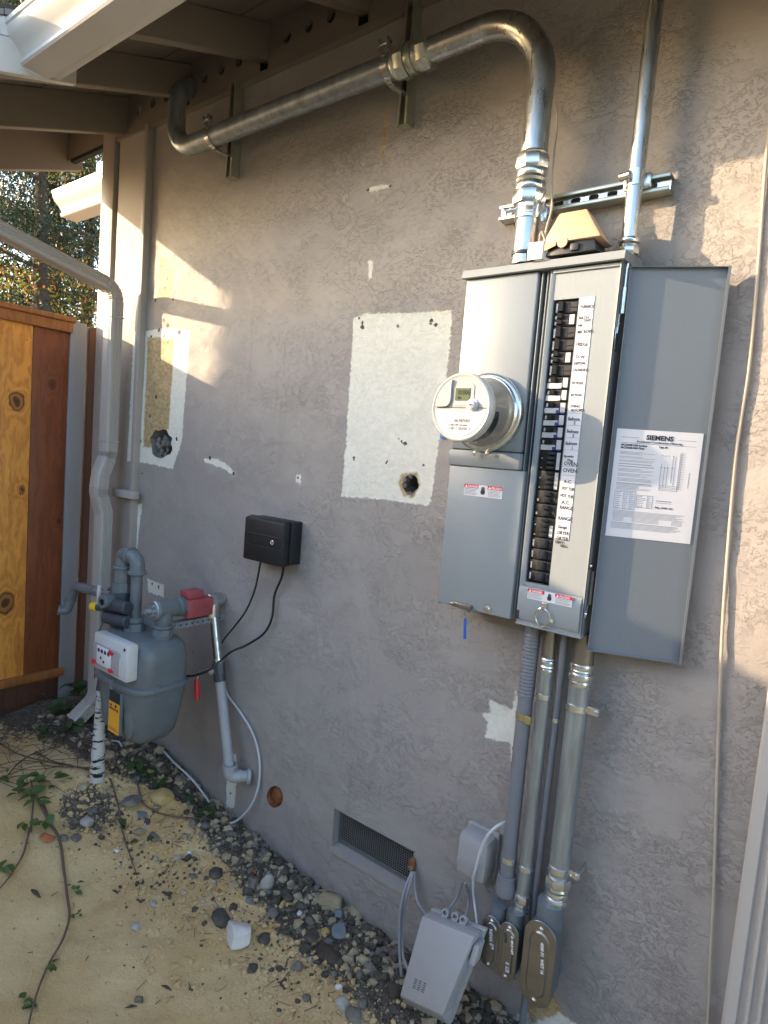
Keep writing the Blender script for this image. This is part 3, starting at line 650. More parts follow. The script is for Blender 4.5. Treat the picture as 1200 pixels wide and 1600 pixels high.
# foundation vent
vent = MB()
vent.prism([(VX0, 0.0, VZ0), (VX0, 0.055, VZ0 + .008), (VX0, 0.055, VZ1), (VX0, 0.0, VZ1)], (0.004, 0, 0))
vent.prism([(VX1 - .004, 0.0, VZ0), (VX1 - .004, 0.055, VZ0 + .008), (VX1 - .004, 0.055, VZ1), (VX1 - .004, 0.0, VZ1)], (0.004, 0, 0))
vent.box(VX0, VX1, 0.0, 0.055, VZ1 - .004, VZ1)
vent.prism([(VX0, -0.006, VZ0 - .012), (VX0, -0.006, VZ0 + .002), (VX0, 0.055, VZ0 + .012), (VX0, .055, VZ0 - .01)], (VX1 - VX0, 0, 0))
vo = obj('foundation_vent', vent, 'trim_paint', house)
mb = MB(); mb.box(VX0 - .05, VX1 + .05, 0.085, 0.0855, VZ0 - .06, VZ1 + .06); obj('vent_backing', mb, 'black_plate', vo)
mb = MB(); nx = 40; nz = 18
for i in range(nx + 1):
    x = VX0 + (VX1 - VX0) * i / nx; mb.box(x - .0009, x + .0008, 0.038, 0.0396, VZ0, VZ1)
for i in range(nz + 1):
    z = VZ0 + (VZ1 - VZ0) * i / nz; mb.box(VX0, VX1, 0.0360, 0.0379, z - .0008, z + .0008)
obj('screen', mb, 'wire_mesh', vo, kind='stuff')

# roof: rafters, sheathing boards, vent blocks, fascia
SL = 0.385
def zb(y): return 3.200 + SL * y
mb = None
RX = [-3.75, -3.13, -2.61, -2.09, -1.57, -1.05, -0.53, -0.01, 0.51, 1.03, 1.55]
for x in RX:
    ye = -1.02 if x < -2.5 else -0.66
    h = 0.145 if x > -3.5 else 0.19
    low = 0 if x > -3 else -.035 if x > -3.5 else -.083
    mb = MB(); mb.prism([(x - .022, .06, zb(.06) + low), (x - .022, ye, zb(ye) + low), (x - .022, ye, zb(ye) + .14), (x - .022, .06, zb(.06) + .14)], (.044, 0, 0), .003)
    obj('rafter', mb, 'rafter_paint', house)
y = 0.10; k = 0
while y > -1.02:
    y2 = y - 0.135
    seams = [-3.80, -2.44] if y2 < -0.74 else sorted([-3.80, -3.70 + random.uniform(.8, 1.6), random.uniform(-1.8, -.9), random.uniform(-.4, .3), 1.75])
    for a, b in zip(seams, seams[1:]):
        ya, yb = y - .0015, max(y2, -1.03) + .0015
        mb = MB(); dz = random.uniform(-.0015, .0015)
        mb.prism([(a + .001, ya, zb(ya) + .1415 + dz), (a + .001, yb, zb(yb) + .1415 + dz), (a + .001, yb, zb(yb) + .160 + dz), (a + .001, ya, zb(ya) + .160 + dz)], (b - a - .002, 0, 0))
        obj('roof_board', mb, 'eave_paint', house)
    y = y2; k += 1
mb = MB()
mb.prism([(-3.82, .12, zb(.12) + .165), (-3.82, -.70, zb(-.70) + .165), (-3.82, -.70, zb(-.70) + .18), (-3.82, .12, zb(.12) + .18)], (5.6, 0, 0))
mb.prism([(-3.82, -.702, zb(-.70) + .165), (-3.82, -1.06, zb(-1.06) + .165), (-3.82, -1.06, zb(-1.06) + .18), (-3.82, -.702, zb(-.70) + .18)], (1.37, 0, 0))
mb.prism([(-3.82, .12, zb(.12) + .181), (-3.82, 4.2, zb(4.2) + .0), (-3.82, 4.2, zb(4.2) + .15), (-3.82, .12, zb(.12) + .2)], (6.9, 0, 0))
obj('roof_cover', mb, 'bark', house)
for a, b in zip(RX, RX[1:]):
    a2, b2 = a + .0225, b - .0225
    hs = []
    if a > -3.6:
        cx = (a + b) / 2 - .015
        hs = [(cx - .118, 3.243, .021, .024, 'o'), (cx, 3.243, .021, .024, 'o'), (cx + .115, 3.240, .021, .024, 'o')]
    mb = MB(); mb.plate_holes(a2, b2, 3.157, 3.335, -0.028, hs, thick=.02, n=20)
    bo = obj('vent_block', mb, 'eave_paint', house)
    mb = MB(); mb.box(a2, b2, -.006, .02, 3.157, 3.33); obj('dark_opening', mb, 'dark_gap', bo)
mb = MB(); mb.box(-3.2, 3.2, -.0279, .0, 3.140, 3.1565); obj('ledger', mb, 'eave_paint', house)
mb = MB(); mb.box(-2.44, 1.6, -.698, -.662, 2.895, 3.09, .003); obj('fascia_board', mb, 'white_trim', house)
mb = MB(); mb.box(-3.82, -2.471, -1.06, -1.025, 2.76, 2.99, .003); obj('fascia_board', mb, 'white_trim', house)
mb = MB(); mb.prism([(-2.468, -.60, 2.916), (-2.468, -1.10, 2.75), (-2.468, -1.10, 2.865), (-2.468, -.60, 3.03)], (.026, 0, 0), .002); obj('rake_board', mb, 'white_trim', house)
mb = MB(); mb.prism([(-2.475, -.74, 2.99), (-2.475, -1.12, 2.865), (-2.475, -1.12, 2.93), (-2.475, -.74, 3.05)], (.022, 0, 0), .002); obj('drip_edge', mb, 'white_trim', house)

def K_gutter(name, label, x0, x1, yb, z0, cap_left=False, s=1.0):
    g = thing(name, label, 'gutter', ((x0 + x1) / 2, yb, z0))
    pr = [(0, .125), (0, 0), (-.088, 0), (-.094, .006), (-.094, .016), (-.088, .022), (-.092, .034), (-.106, .052), (-.128, .072), (-.137, .090), (-.138, .104), (-.144, .108), (-.144, .122), (-.128, .122)]
    pr = [(a * s, b * s) for a, b in pr]
    th = .0025; mb = MB(); bm = mb.bm; n = len(pr)
    nor = []
    for i in range(n):
        a = Vector(pr[max(i - 1, 0)]); b = Vector(pr[min(i + 1, n - 1)]); t = (b - a).normalized(); nor.append(Vector((t.y, -t.x)))
    ins = [(p[0] - nn.x * -th, p[1] - nn.y * -th) for p, nn in zip(pr, nor)]
    loop = pr + ins[::-1]
    A = [bm.verts.new((x0, yb + p[0], z0 + p[1])) for p in loop]; B = [bm.verts.new((x1, yb + p[0], z0 + p[1])) for p in loop]; m = len(loop)
    for k in range(m): bm.faces.new([A[k], A[(k + 1) % m], B[(k + 1) % m], B[k]])
    for R_ in (A, B):
        for k in range(n - 1): bm.faces.new([R_[k], R_[k + 1], R_[m - 2 - k], R_[m - 1 - k]])
    obj('trough', mb, 'white_trim', g, sharp=28)
    if cap_left:
        mb = MB(); mb.prism([(x0 - .002, yb + p[0] * 1.01, z0 + p[1]) for p in pr], (.0018, 0, 0)); obj('end_cap', mb, 'white_trim', g)
    return g
K_gutter('gutter', 'long white painted eave gutter in full sun at the top left corner', -2.436, 1.6, -.7005, 2.880)

# far gutter seen past the corner post, with the eave board that carries it
_a = P(112, 300, .35)
g2 = K_gutter('gutter', 'short end of white gutter poking out beyond the corner post above the tree', -4.62, -3.42, .47, 3.13, True, 1.25)
mb = MB(); mb.box(-4.42, -3.36, .49, .53, 3.20, 3.50, .003); obj('fascia_board', mb, 'trim_paint', g2)

# ============================================================ DOWNSPOUTS
def flute_profile(w, d, nf, face='x', depth=.0035):
    """closed profile u in [-w/2,w/2], v in [-d/2,d/2]; flutes on the +u side and on the v- side"""
    p = []
    c = .006
    def side(a, b, out, n, lo, hi):
        a = Vector(a); b = Vector(b); o = Vector(out); res = [a]
        L_ = (b - a)
        for i in range(n):
            f0 = lo + (hi - lo) * i / n; f1 = lo + (hi - lo) * (i + 1) / n; g = (f1 - f0)
            for f, q in ((f0 + g * .12, 0), (f0 + g * .3, -1), (f0 + g * .7, -1), (f0 + g * .88, 0)): res.append(a + L_ * f + o * (q * depth))
        res.append(b); return res
    W, D = w / 2, d / 2
    if face == 'x':
        p += side((-W + c, -D), (W - c, -D), (0, -1), 2, .62, .95); p += side((W, -D + c), (W, D - c), (1, 0), nf, .2, .95)
    else:
        p += side((-W + c, -D), (W - c, -D), (0, -1), nf, .13, .97); p += side((W, -D + c), (W, D - c), (1, 0), 2, .3, .7)
    p += side((W - c, D), (-W + c, D), (0, 1), 0, 0, 1); p += side((-W, D - c), (-W, -D + c), (-1, 0), 0, 0, 1)
    return [(q.x, q.y) for q in p]
ds = thing('downspout', 'square fluted downspout with crimped elbows running down beside the fence', 'downspout', (-3.03, -.12, .2))
XS = -3.03
prof = flute_profile(.082, .062, 4)
prof_sw = [(u, -v) for u, v in prof]
def spout(name, pts, parent, x=XS, ribs=None, prof=prof, mat='spout_paint'):
    path = [Vector((x + (p[2] if len(p) > 2 else 0), p[0], p[1])) for p in pts]
    mb = MB()
    # going down: t=(0,0,-1), xax=(1,0,0): t x xax = (0,-1,0) -> v>0 is towards -y
    mb.sweep([(u, -v) for u, v in prof], path)
    o = obj(name, mb, mat, parent, sharp=25)
    return o
def elbow(a, b, c, parent, x, bend_sign=1, n=14, prof=prof, mat='spout_paint'):
    """crimped elbow from a to c bending near b; (y,z) tuples"""
    pts = arcpath([Vector((x, a[0], a[1])), Vector((x, b[0], b[1])), Vector((x, c[0], c[1]))], .10, n)
    mb = MB(); rings = []
    path = pts; m = len(path); bm = mb.bm; fs = []
    for i, p in enumerate(path):
        t = (path[min(i + 1, m - 1)] - path[max(i - 1, 0)]).normalized(); xa = Vector((1, 0, 0)); ya = t.cross(xa)
        crimp = (0.93 if (i % 2 == 0 and 1 < i < m - 2) else 1.03)
        rings.append([bm.verts.new(p + xa * u * (crimp if abs(u) > .036 else 1) + ya * (-v) * crimp) for u, v in prof])
    nn = len(prof)
    for i in range(m - 1):
        for k in range(nn): bm.faces.new([rings[i][k], rings[i][(k + 1) % nn], rings[i + 1][(k + 1) % nn], rings[i + 1][k]])
    return obj('elbow', mb, mat, parent, sharp=20)
YS = -.102
spout('pipe_arm', [(-1.25, 2.615), (-.60, 2.475), (-.235, 2.397)], ds)
elbow((-.24, 2.398), (YS, 2.370), (YS, 2.24), ds, XS)
spout('pipe_upper', [(YS, 2.245), (YS, 1.60)], ds)
elbow((YS, 1.605), (YS, 1.545), (YS - .036, 1.44), ds, XS)
spout('pipe_offset', [(YS - .034, 1.448), (YS - .040, 1.405)], ds)
elbow((YS - .037, 1.42), (YS - .044, 1.355), (YS - .008, 1.24), ds, XS)
spout('pipe_lower', [(YS - .010, 1.245), (YS - .010, .36)], ds)
elbow((YS - .010, .37), (YS - .010, .27), (YS - .125, .175), ds, XS)
mb = MB()
mb.box(XS - .02, -2.86, -.062, -.022, 1.335, 1.375, .004); obj('strap', mb, 'spout_paint', ds)
mb = MB(); mb.box(XS - .043, XS + .043, YS - .034, YS + .034, 2.225, 2.232, .001); mb.box(XS - .043, XS + .043, YS - .034, YS + .034, 1.612, 1.618, .001); obj('joint', mb, 'spout_paint', ds)

ds2 = thing('downspout', 'pale fluted downspout at the lower right edge beside the thin cable', 'downspout', (-.035, -.12, -.08))
prof2 = flute_profile(.150, .075, 5, 'y', .010)
mb = MB(); mb.sweep([(u, -v) for u, v in prof2], [(-.030, -.10, 2.9), (-.030, -.10, -.02)]); obj('pipe', mb, 'spout_paint', ds2, sharp=25)
mb = MB(); mb.box(-.11, .05, -.065, -.004, 1.9, 1.93, .003); mb.box(-.11, .05, -.065, -.004, .3, .33, .003); obj('strap', mb, 'spout_paint', ds2)

# ============================================================ FENCE
FX = -3.50
def KN(*k): return [(PX(x, y, FX + .01).y + .3, PX(x, y, FX + .01).z - .05, r) for x, y, r in k]
fence_mat('fence_yellow', (0.76, 0.335, 0.06), (0.38, 0.125, 0.025), (0.055, 0.018, 0.008), KN((27, 627, .042), (8, 943, .048), (33, 765, .016)))
fence_mat('fence_red', (0.22, 0.062, 0.02), (0.115, 0.03, 0.011), (0.05, 0.015, 0.008), KN((82, 600, .022), (92, 815, .014)))
fence_mat('fence_mid', (0.33, 0.13, 0.04), (0.17, 0.06, 0.02), (0.05, 0.015, 0.008), [(-.7, 1.5, .04)])
fence_mat('fence_dark', (0.10, 0.04, 0.022), (0.05, 0.02, 0.012), (0.03, 0.01, 0.006), [(-.2, .3, .02)])
fence = thing('fence', 'stained timber fence of yellow and red brown boards with a moulded top cap', 'fence', (FX, -.3, .05))
yb = PX(103, 700, FX + .012).y; y47 = PX(47, 700, FX + .012).y
edges = [yb, y47]; 
while edges[-1] > -4.6: edges.append(edges[-1] - .195)
for i, (a, b) in enumerate(zip(edges, edges[1:])):
    mb = MB(); jx = random.uniform(-.002, .002)
    mb.box(FX - .010 + jx, FX + .010 + jx, b + .0012, a - .0012, .24, 2.19, .0015)
    obj('board', mb, ['fence_red', 'fence_yellow', 'fence_mid'][i if i < 3 else random.choice([0, 1, 2])], fence, label=('yellow board with two big knots' if i == 1 else 'red brown board' if i == 0 else None))
yc = PX(118, 505, FX + .03).y
mb = MB(); mb.box(FX - .05, FX + .045, -4.6, yc, 2.235, 2.262, .004); mb.box(FX - .035, FX + .032, -4.6, yc - .012, 2.180, 2.2345, .003); obj('top_cap', mb, 'fence_mid', fence)
ye = PX(98, 1035, FX + .02).y
mb = MB(); mb.box(FX - .012, FX + .04, -4.6, ye, .262, .305, .003); obj('bottom_rail', mb, 'fence_mid', fence)
mb = MB(); mb.box(FX - .02, FX + .011, -4.6, ye - .02, -.05, .2615, .002); obj('kick_board', mb, 'fence_dark', fence)
mb = MB(); mb.box(FX - .11, FX - .0125, -1.765, -1.615, -.1, 2.52, .003); mb.box(FX - .125, FX + .002, -1.78, -1.60, 2.5205, 2.545, .003); obj('added_shade_post', mb, 'brown_post', fence)  # taller unseen post added to shade the lower panel cover
for i, yy in enumerate(edges[:2]):
    for zz in (.45, .47, 1.30, 1.32, 2.10):
        for k in (.03, .16):
            mb = MB(); mb.lathe([(0, 0), (.0035, 0), (.003, .001), (0, .0012)], (FX + .0122, yy - k, zz + .01 * k), (1, 0, 0), 8); obj('nail_head', mb, 'dark_iron', fence)
for yy in (-3.6,):
    mb = MB(); mb.box(FX - .11, FX - .0125, yy - .045, yy + .045, -.1, 2.17, .003); obj('post', mb, 'brown_post', fence)
# posts against the house
ga = PX(105, 700, FX + .02).y; gb = PX(133, 505, FX + .02).y
mb = MB(); mb.box(FX - .07, FX + .02, PX(101, 800, FX + .02).y, PX(126, 800, FX + .02).y, -.05, 2.245, .004)
obj('fence_post', mb, 'grey_wood', None, label='grey painted square post between the timber fence and the brown post', cat='post', origin=(FX, -.03, 0))
mb = MB(); a_ = PX(127, 800, FX + .0).y; b_ = a_ + .16
mb.box(FX - .05, FX + .015, a_ + .004, b_, -.05, 2.235, .004)
obj('fence_post', mb, 'brown_post', None, label='weathered brown timber post squeezed between grey post and downspout', cat='post', origin=(FX, .05, 0))

# ============================================================ ELECTRICAL PANEL
panel = thing('breaker_panel', 'tall grey metal electrical panel with open breaker column and door swung wide', 'electrical panel', (-.76, 0, 1.21))
X0, X1, XC = -.984, -.535, -.735; Z0, Z1 = 1.212, 2.188; YF = -.140
pp = 'panel_paint'
mb = MB(); mb.box(X0, X1, -.098, -.003, Z0, Z1, .002)                       # rear can
mb.prism([(X0, -.0985, Z0), (X0, YF + .004, Z0), (X0, YF + .004, Z1), (X0, -.0985, Z1)], (.0015, 0, 0))
mb.box(X1 - .003, X1, YF, -.0985, Z0 + .001, Z1); obj('enclosure', mb, pp, panel)
mb = MB(); mb.prism([(X0 - .008, .0, 2.226), (X0 - .008, -.150, 2.210), (X0 - .008, -.156, 2.188), (X0 - .008, -.150, 2.186), (X0 - .008, -.150, 2.1885), (X0 - .008, .0, 2.1885)], (X1 - X0 + .018, 0, 0)); obj('top_cap', mb, pp, panel)
mb = MB(); mb.box(X0, -.757, YF - .001, -.0987, 1.690, 2.1870, .006); obj('meter_cover', mb, pp, panel)
mb = MB(); mb.box(X0 - .004, -.753, YF - .010, -.0986, 1.640, 1.6885, .007); obj('cover_lip', mb, pp, panel)
mb = MB(); mb.box(X0 + .001, -.739, YF - .004, -.0988, 1.216, 1.6395, .004); obj('lower_cover', mb, pp, panel)
mb = MB(); mb.box(-.752, -.719, -.102, -.0983, 1.222, 2.185); obj('channel_recess', mb, 'dark_gap', panel)
for xx, yy in ((-.7475, -.134), (-.7345, -.128), (-.7225, -.136)):
    mb = MB(); mb.box(xx - .0012, xx + .0012, yy, -.1025, 1.222, 2.184); obj('channel_flange', mb, pp, panel)
# dead front with breaker window
BW0, BW1, BZ0, BZ1 = -.7085, -.6385, 1.331, 2.106
YD = -.134
mb = MB()
mb.box(-.7205, BW0, YD, -.104, 1.320, 2.184); mb.box(BW1, X1 - .0035, YD, -.104, 1.320, 2.184)
mb.box(BW0 + .0001, BW1 - .0001, YD, -.104, BZ1, 2.184); mb.box(BW0 + .0001, BW1 - .0001, YD, -.104, 1.320, BZ0)
mb.prism([(X1 - .0036, YD - .0001, 1.22), (X1 - .0036, YF, 1.22), (X1, YF - .0005, 1.22), (X1, YD, 1.22)], (0, 0, .964))
mb.box(-.716, X1 - .0045, YF - .0, YD - .0002, 2.176, 2.184)
obj('dead_front', mb, pp, panel)
mb = MB(); mb.prism([(-.7208, YF, 1.32), (-.7185, YF, 1.32), (-.7085, YD - .0003, 1.32), (-.7208, YD - .0003, 1.32)], (0, 0, .855)); obj('side_flange', mb, pp, panel)
mb = MB(); mb.box(-.7195, X1 - .0042, YF + .001, -.104, 1.216, 1.3195, .0)
mb.prism([(-.7195, YF + .0008, 1.3185), (-.7195, YF - .006, 1.300), (-.7195, YF - .006, 1.232), (-.7195, YF - .002, 1.224), (-.7195, YF + .0008, 1.224)], (.178, 0, 0)); obj('bottom_cover', mb, pp, panel)
mb = MB(); mb.box(-.7215, X1 + .001, YF - .003, -.10, 1.209, 1.2155, .001); obj('bottom_lip', mb, pp, panel)
mb = MB(); mb.box(-.7205, -.7115, YF - .0065, YF - .004, 1.225, 1.250); obj('slot', mb, 'dark_gap', panel)
mb = MB(); mb.box(BW0, BW1, -.1088, -.1042, BZ0, BZ1); obj('bus_backing', mb, 'black_plate', panel)
# breakers: pitch 1 inch class rows
n_rows = 23; pitch = (BZ1 - BZ0) / 21.6
zc = BZ1 - .004
kinds = ['s', 't', 's', 's', 'tw', 's', 'g', 'g', 'gb', 'gb', 'gb', 'gb', 'Q', 'Q', 'D', 'D', 'Q2', 'M', 'M', 'M', 'M']
Hs = {'s': 1, 't': 1, 'tw': 1, 'g': 1, 'gb': 1, 'Q': 1.62, 'D': 1.12, 'Q2': 1.72, 'M': .93}
tot = sum(Hs[k] for k in kinds); unit = (BZ1 - BZ0 - .008) / tot
brz = []
for bi, k in enumerate(kinds):
    h = Hs[k] * unit; za, zb_ = zc - h + .0016, zc - .0004; zc -= h; zm = (za + zb_) / 2; brz.append((za, zb_))
    mb = MB(); xr = BW1 - .002; xl = BW0 + .002
    mb.box(xl, xr, -.127, -.109, za, zb_, .0012)
    b = obj('breaker', mb, 'breaker_black', panel)
    if k in ('s', 't', 'tw', 'g', 'gb'):
        nh = 2 if k in ('t', 'tw') else 1
        for j in range(nh):
            hz0 = za + (h - .002) * (j / nh) + .003; hz1 = za + (h - .002) * ((j + 1) / nh) - .003
            if k in ('g', 'gb'): hz0 = za + h * .52
            mb = MB(); mb.prism([(xl + .010, -.1271, hz0), (xl + .014, -.138, hz0 + .002), (xl + .026, -.136, hz0 + .002), (xl + .030, -.1271, hz0)], (0, 0, hz1 - hz0)); obj('handle', mb, 'breaker_black', b)
            mb = MB(); mb.box(xl + .0045, xl + .0092, -.1278, -.1271, hz0 + .001, hz1 - .001); obj('indicator', mb, 'breaker_white', b)
        mb = MB(); mb.box(xl + .032, xl + .042, -.1277, -.1271, za + .004, zb_ - .008); obj('marking', mb, 'breaker_grey', b)
        if k == 's':
            mb = MB(); mb.box(xl + .045, xr - .003, -.1277, -.1271, zm, zb_ - .003); mb.box(xl + .045, xr - .003, -.1277, -.1271, za + .004, zm - .003); obj('marking', mb, 'breaker_grey', b)
        else:
            mb = MB(); mb.box(xr - .021, xr - .0075, -.1278, -.1271, za + .004, zb_ - .002); obj('label', mb, 'breaker_white', b)
        if k in ('g', 'gb'):
            mb = MB(); mb.box(xl + .001, xr - .024, -.1281, -.1271, za + .001, za + h * .46); obj('test_block', mb, 'breaker_white', b)
            mb = MB(); mb.box(xr - .031, xr - .0225, -.1305, -.1271, za + .001 + (0 if k == 'gb' else .002), za + h * .30); obj('test_button', mb, 'breaker_white' if k == 'g' else 'breaker_blue', b)
            if k == 'gb':
                mb = MB(); mb.box(xr - .020, xr - .0075, -.1283, -.1271, za + .0005, za + .0036); obj('test_button', mb, 'breaker_blue', b)
    else:
        nh = {'Q': 4, 'Q2': 4, 'D': 2, 'M': 1}[k]
        for j in range(nh):
            hz0 = za + (h - .002) * (j / nh) + .003; hz1 = za + (h - .002) * ((j + 1) / nh) - .003
            mb = MB(); w_ = .014 if k != 'M' else .018
            mb.prism([(xl + .024, -.1271, hz0), (xl + .028, -.141, hz0 + .001), (xl + .028 + w_, -.138, hz0 + .001), (xl + .032 + w_, -.1271, hz0)], (0, 0, hz1 - hz0), .0008); obj('handle', mb, 'breaker_grey' if k != 'M' else 'breaker_grey', b)
            mb = MB(); mb.box(xl + .006, xl + .010, -.1278, -.1271, hz0 + .002, hz1 - .003); obj('indicator', mb, 'breaker_grey' if j % 2 else 'breaker_white', b)
        if k in ('Q', 'Q2'):
            mb = MB(); mb.box(xr - .016, xr - .0065, -.1278, -.1271, za + .003, zb_ - .003 - (0 if k == 'Q' else h * .3)); obj('label', mb, 'breaker_white', b)
        else:
            mb = MB(); mb.box(xr - .012, xr - .008, -.1278, -.1271, za + .006, zb_ - .004); mb.box(xr - .006, xr - .003, -.1278, -.1271, za + .004, za + .014); obj('label', mb, 'breaker_grey', b)
# paper legend
LX0, LX1 = BW1 + .0030, -.5965
LZ1, LZ0 = 2.106, 1.466
mb = MB(); mb.box(LX0, LX1, YD - .0016, YD - .0006, LZ0, LZ1); leg = obj('paper_legend', mb, 'paper', panel)
# (text, z from photo rows, dx, size)
ROW = [('FURNACE', 2.083, .006, .0115), ('BATH', 2.038, .003, .0115), ('LIGHTS', 2.030, .020, .0085), ('RM', 2.012, .003, .0095), ('MICROW', 1.985, .003, .0125), ('FRIDGE', 1.938, .002, .0135),
       ('D-W', 1.893, .004, .0125), ('DISPOSAL', 1.865, .002, .0115), ('LAUNDRY', 1.834, .001, .0115), ('KIT PLUGS', 1.781, .003, .0105), ('KIT PLUGS', 1.731, .002, .0105),
       ('LIVING', 1.684, .002, .0105), ('ROOMS', 1.671, .006, .0105), ('Bedroom', 1.637, .002, .0125), ('2', 1.622, .018, .012), ('Bedroom', 1.592, .002, .0125), ('3', 1.576, .018, .012),
       ('Bedroom', 1.546, .002, .0125), ('1', 1.531, .019, .012)]
ROW = [(s, z, dx, sz) for s, z, dx, sz in ROW]
# rescale rows so that the strip lines up with the breakers as in the photograph
def lz(py): return P(890 - (py - 480) * .086, py, YD).z
ROWP = [('FURNACE', 480, .004, .0120), ('BATH', 497, .002, .0105), ('LIGHTS', 501, .017, .0085), ('RM', 508, .002, .0085), ('MICROW', 519, .002, .0125), ('FRIDGE', 538, .002, .0140),
        ('D-W', 557, .004, .0120), ('DISPOSAL', 567, .002, .0105), ('LAUNDRY', 577, .001, .0115), ('KIT PLUGS', 597, .002, .0105), ('KIT PLUGS', 616, .002, .0105),
        ('LIVING', 633, .002, .0105), ('ROOMS', 639, .008, .0100), ('Bedroom', 653, .002, .0135), ('2', 659, .018, .0120), ('Bedroom', 672, .002, .0135), ('3', 679, .018, .0120),
        ('Bedroom', 691, .002, .0135), ('1', 698, .019, .0120), ('Big wardro', 710, .002, .0085), ('Plug', 716, .012, .0090), ('OVEN', 722, .003, .0140), ('OVEN', 733, .003, .0150),
        ('A.C', 750, .008, .0130), ('HOT TUB', 760, .004, .0120), ('HOT TUB', 771, .002, .0120), ('A.C', 782, .008, .0140), ('RANGE', 790, .004, .0140), ('RANGE', 807, .003, .0145),
        ('Garage', 820, .005, .0125), ('DRYER', 829, .005, .0130), ('DRYER', 837.5, .005, .0130), ('EMTY', 843, .002, .0095), ('GRLL', 848, .016, .0095)]
rr = random.Random(3)
for s, py, dx, sz in ROWP:
    zt = lz(py) - .006
    text('lettering', s, sz, (LX0 + .0005 + dx, YD - .0022, zt), 'ink', leg, bold=.0002, roty=rr.uniform(-.06, .03), sx=min(1.0, (LX1 - LX0 - dx - .001) / (sz * .62 * len(s))))
mb = MB()
for py in (491, 513, 526, 545, 563, 571.5, 588, 607, 627, 645, 664, 683, 702, 727, 741, 765, 776.5, 786, 798, 813, 832, 840):
    z = lz(py); mb.box(LX0 + .001, LX1 - .001, YD - .0020, YD - .0017, z - .0004, z + .0004)
obj('ruled_line', mb, 'ink_grey', leg, kind='stuff')

def warn_sticker(x0, x1, z0, z1, y, parent):
    mb = MB(); mb.box(x0, x1, y - .0008, y, z0, z1); st = obj('warning_sticker', mb, 'paper', parent)
    W_ = x1 - x0; H = z1 - z0
    for a, s in ((0.0, 'DANGER'), (.62, 'PELIGRO')):
        mb = MB(); mb.box(x0 + W_ * a, x0 + W_ * (a + .38), y - .0014, y - .0009, z1 - H * .32, z1 - .0002); obj('red_band', mb, 'red_plastic', st)
        mb = MB(); cx = x0 + W_ * (a + .055); zz = z1 - H * .28; mb.prism([(cx - H * .12, y - .0015, zz), (cx + H * .12, y - .0015, zz), (cx, y - .0015, zz + H * .22)], (0, -.0003, 0)); obj('triangle', mb, 'white_ink', st)
        text('lettering', s, H * .27, (x0 + W_ * (a + .10), y - .0017, z1 - H * .27), 'white_ink', st, bold=.0002, sx=.92)
    mb = MB()
    for a in (0.02, .64):
        for j in range(5):
            zz = z1 - H * (.42 + .11 * j); mb.box(x0 + W_ * a, x0 + W_ * (a + .33 - .03 * ((j * 7) % 3)), y - .0012, y - .0009, zz - H * .018, zz + H * .018)
    obj('small_print', mb, 'ink_grey', st, kind='stuff')
    mb = MB(); cx = x0 + W_ * .5; zz = z0 + H * .42
    mb.lathe([(0, 0), (H * .22, .0), (H * .22, .0004), (0, .0004)], (cx, y - .0009, zz), (0, -1, 0), 20)
    for j in range(4): mb.box(cx - H * .16 + j * H * .09, cx - H * .10 + j * H * .09, y - .0016, y - .0012, zz, zz + H * (.38 + .06 * (j in (1, 2))))
    mb.box(cx - H * .16, cx + H * .17, y - .0017, y - .0013, zz - H * .2, zz + H * .06); obj('hand_symbol', mb, 'ink', st)
warn_sticker(-.925, -.800, 1.5545, 1.589, YF - .0042, panel)
warn_sticker(-.692, -.564, 1.2885, 1.3185 - .001, YF - .0064, panel)
# latch, ring, screws, hinges
mb = MB(); mb.box(-.926, -.860, YF - .016, YF - .0045, 1.216, 1.232, .002); mb.cyl((-.930, YF - .013, 1.226), (-.918, YF - .013, 1.226), .006, 12); mb.box(-.925, -.862, YF - .02, YF - .010, 1.212, 1.2155, .001); obj('latch', mb, 'stainless', panel)
def screw(c, r, parent, mat='screw_metal', ax=(0, -1, 0), name='screw'):
    mb = MB(); mb.lathe([(r * 1.5, 0), (r * 1.5, r * .15), (r, r * .2), (r * .95, r * .5), (r * .6, r * .85), (0, r * .95)], c, ax, 14); return obj(name, mb, mat, parent)
screw((-.810, YF - .0045, 1.2325), .0075, panel)
mb = MB(); mb.box(-.646, -.632, YF - .010, YF - .0065, 1.268, 1.286, .001); 
pts = [(-.639 + .021 * math.sin(a), YF - .014 - .004 * math.cos(a), 1.246 + .026 * math.cos(a)) for a in np.linspace(.25, 2 * math.pi - .25, 26)]
mb.tube(pts, .0024, 8); obj('pull_ring', mb, 'screw_metal', panel)
screw((-.6165, YF - .0065, 1.2385), .005, panel)
for zz, h1 in ((2.155, 1), (1.36, 0)):
    mb = MB()
    if h1:
        mb.cyl((X1 + .008, -.118, zz - .095), (X1 + .008, -.118, zz - .03), .0075, 14); mb.cyl((X1 + .008, -.118, zz - .03), (X1 + .008, -.118, zz + .03), .0042, 12)
        mb.prism([(X1 + .001, -.128, zz - .145), (X1 + .001, -.116, zz - .145), (X1 + .001, -.108, zz - .096), (X1 + .001, -.124, zz - .096)], (.004, 0, 0)); mb.box(X1 + .0005, X1 + .003, -.135, -.115, zz - .19, zz - .13, .001)
    else:
        mb.cyl((X1 + .006, -.112, zz - .06), (X1 + .006, -.112, zz - .01), .0075, 14); mb.cyl((X1 + .006, -.112, zz - .01), (X1 + .006, -.112, zz + .03), .0065, 14)
        mb.prism([(X1 + .001, -.130, zz - .095), (X1 + .001, -.120, zz - .095), (X1 + .001, -.104, zz - .061), (X1 + .001, -.116, zz - .061)], (.004, 0, 0))
    obj('hinge', mb, 'zinc' if h1 else 'stainless', panel)
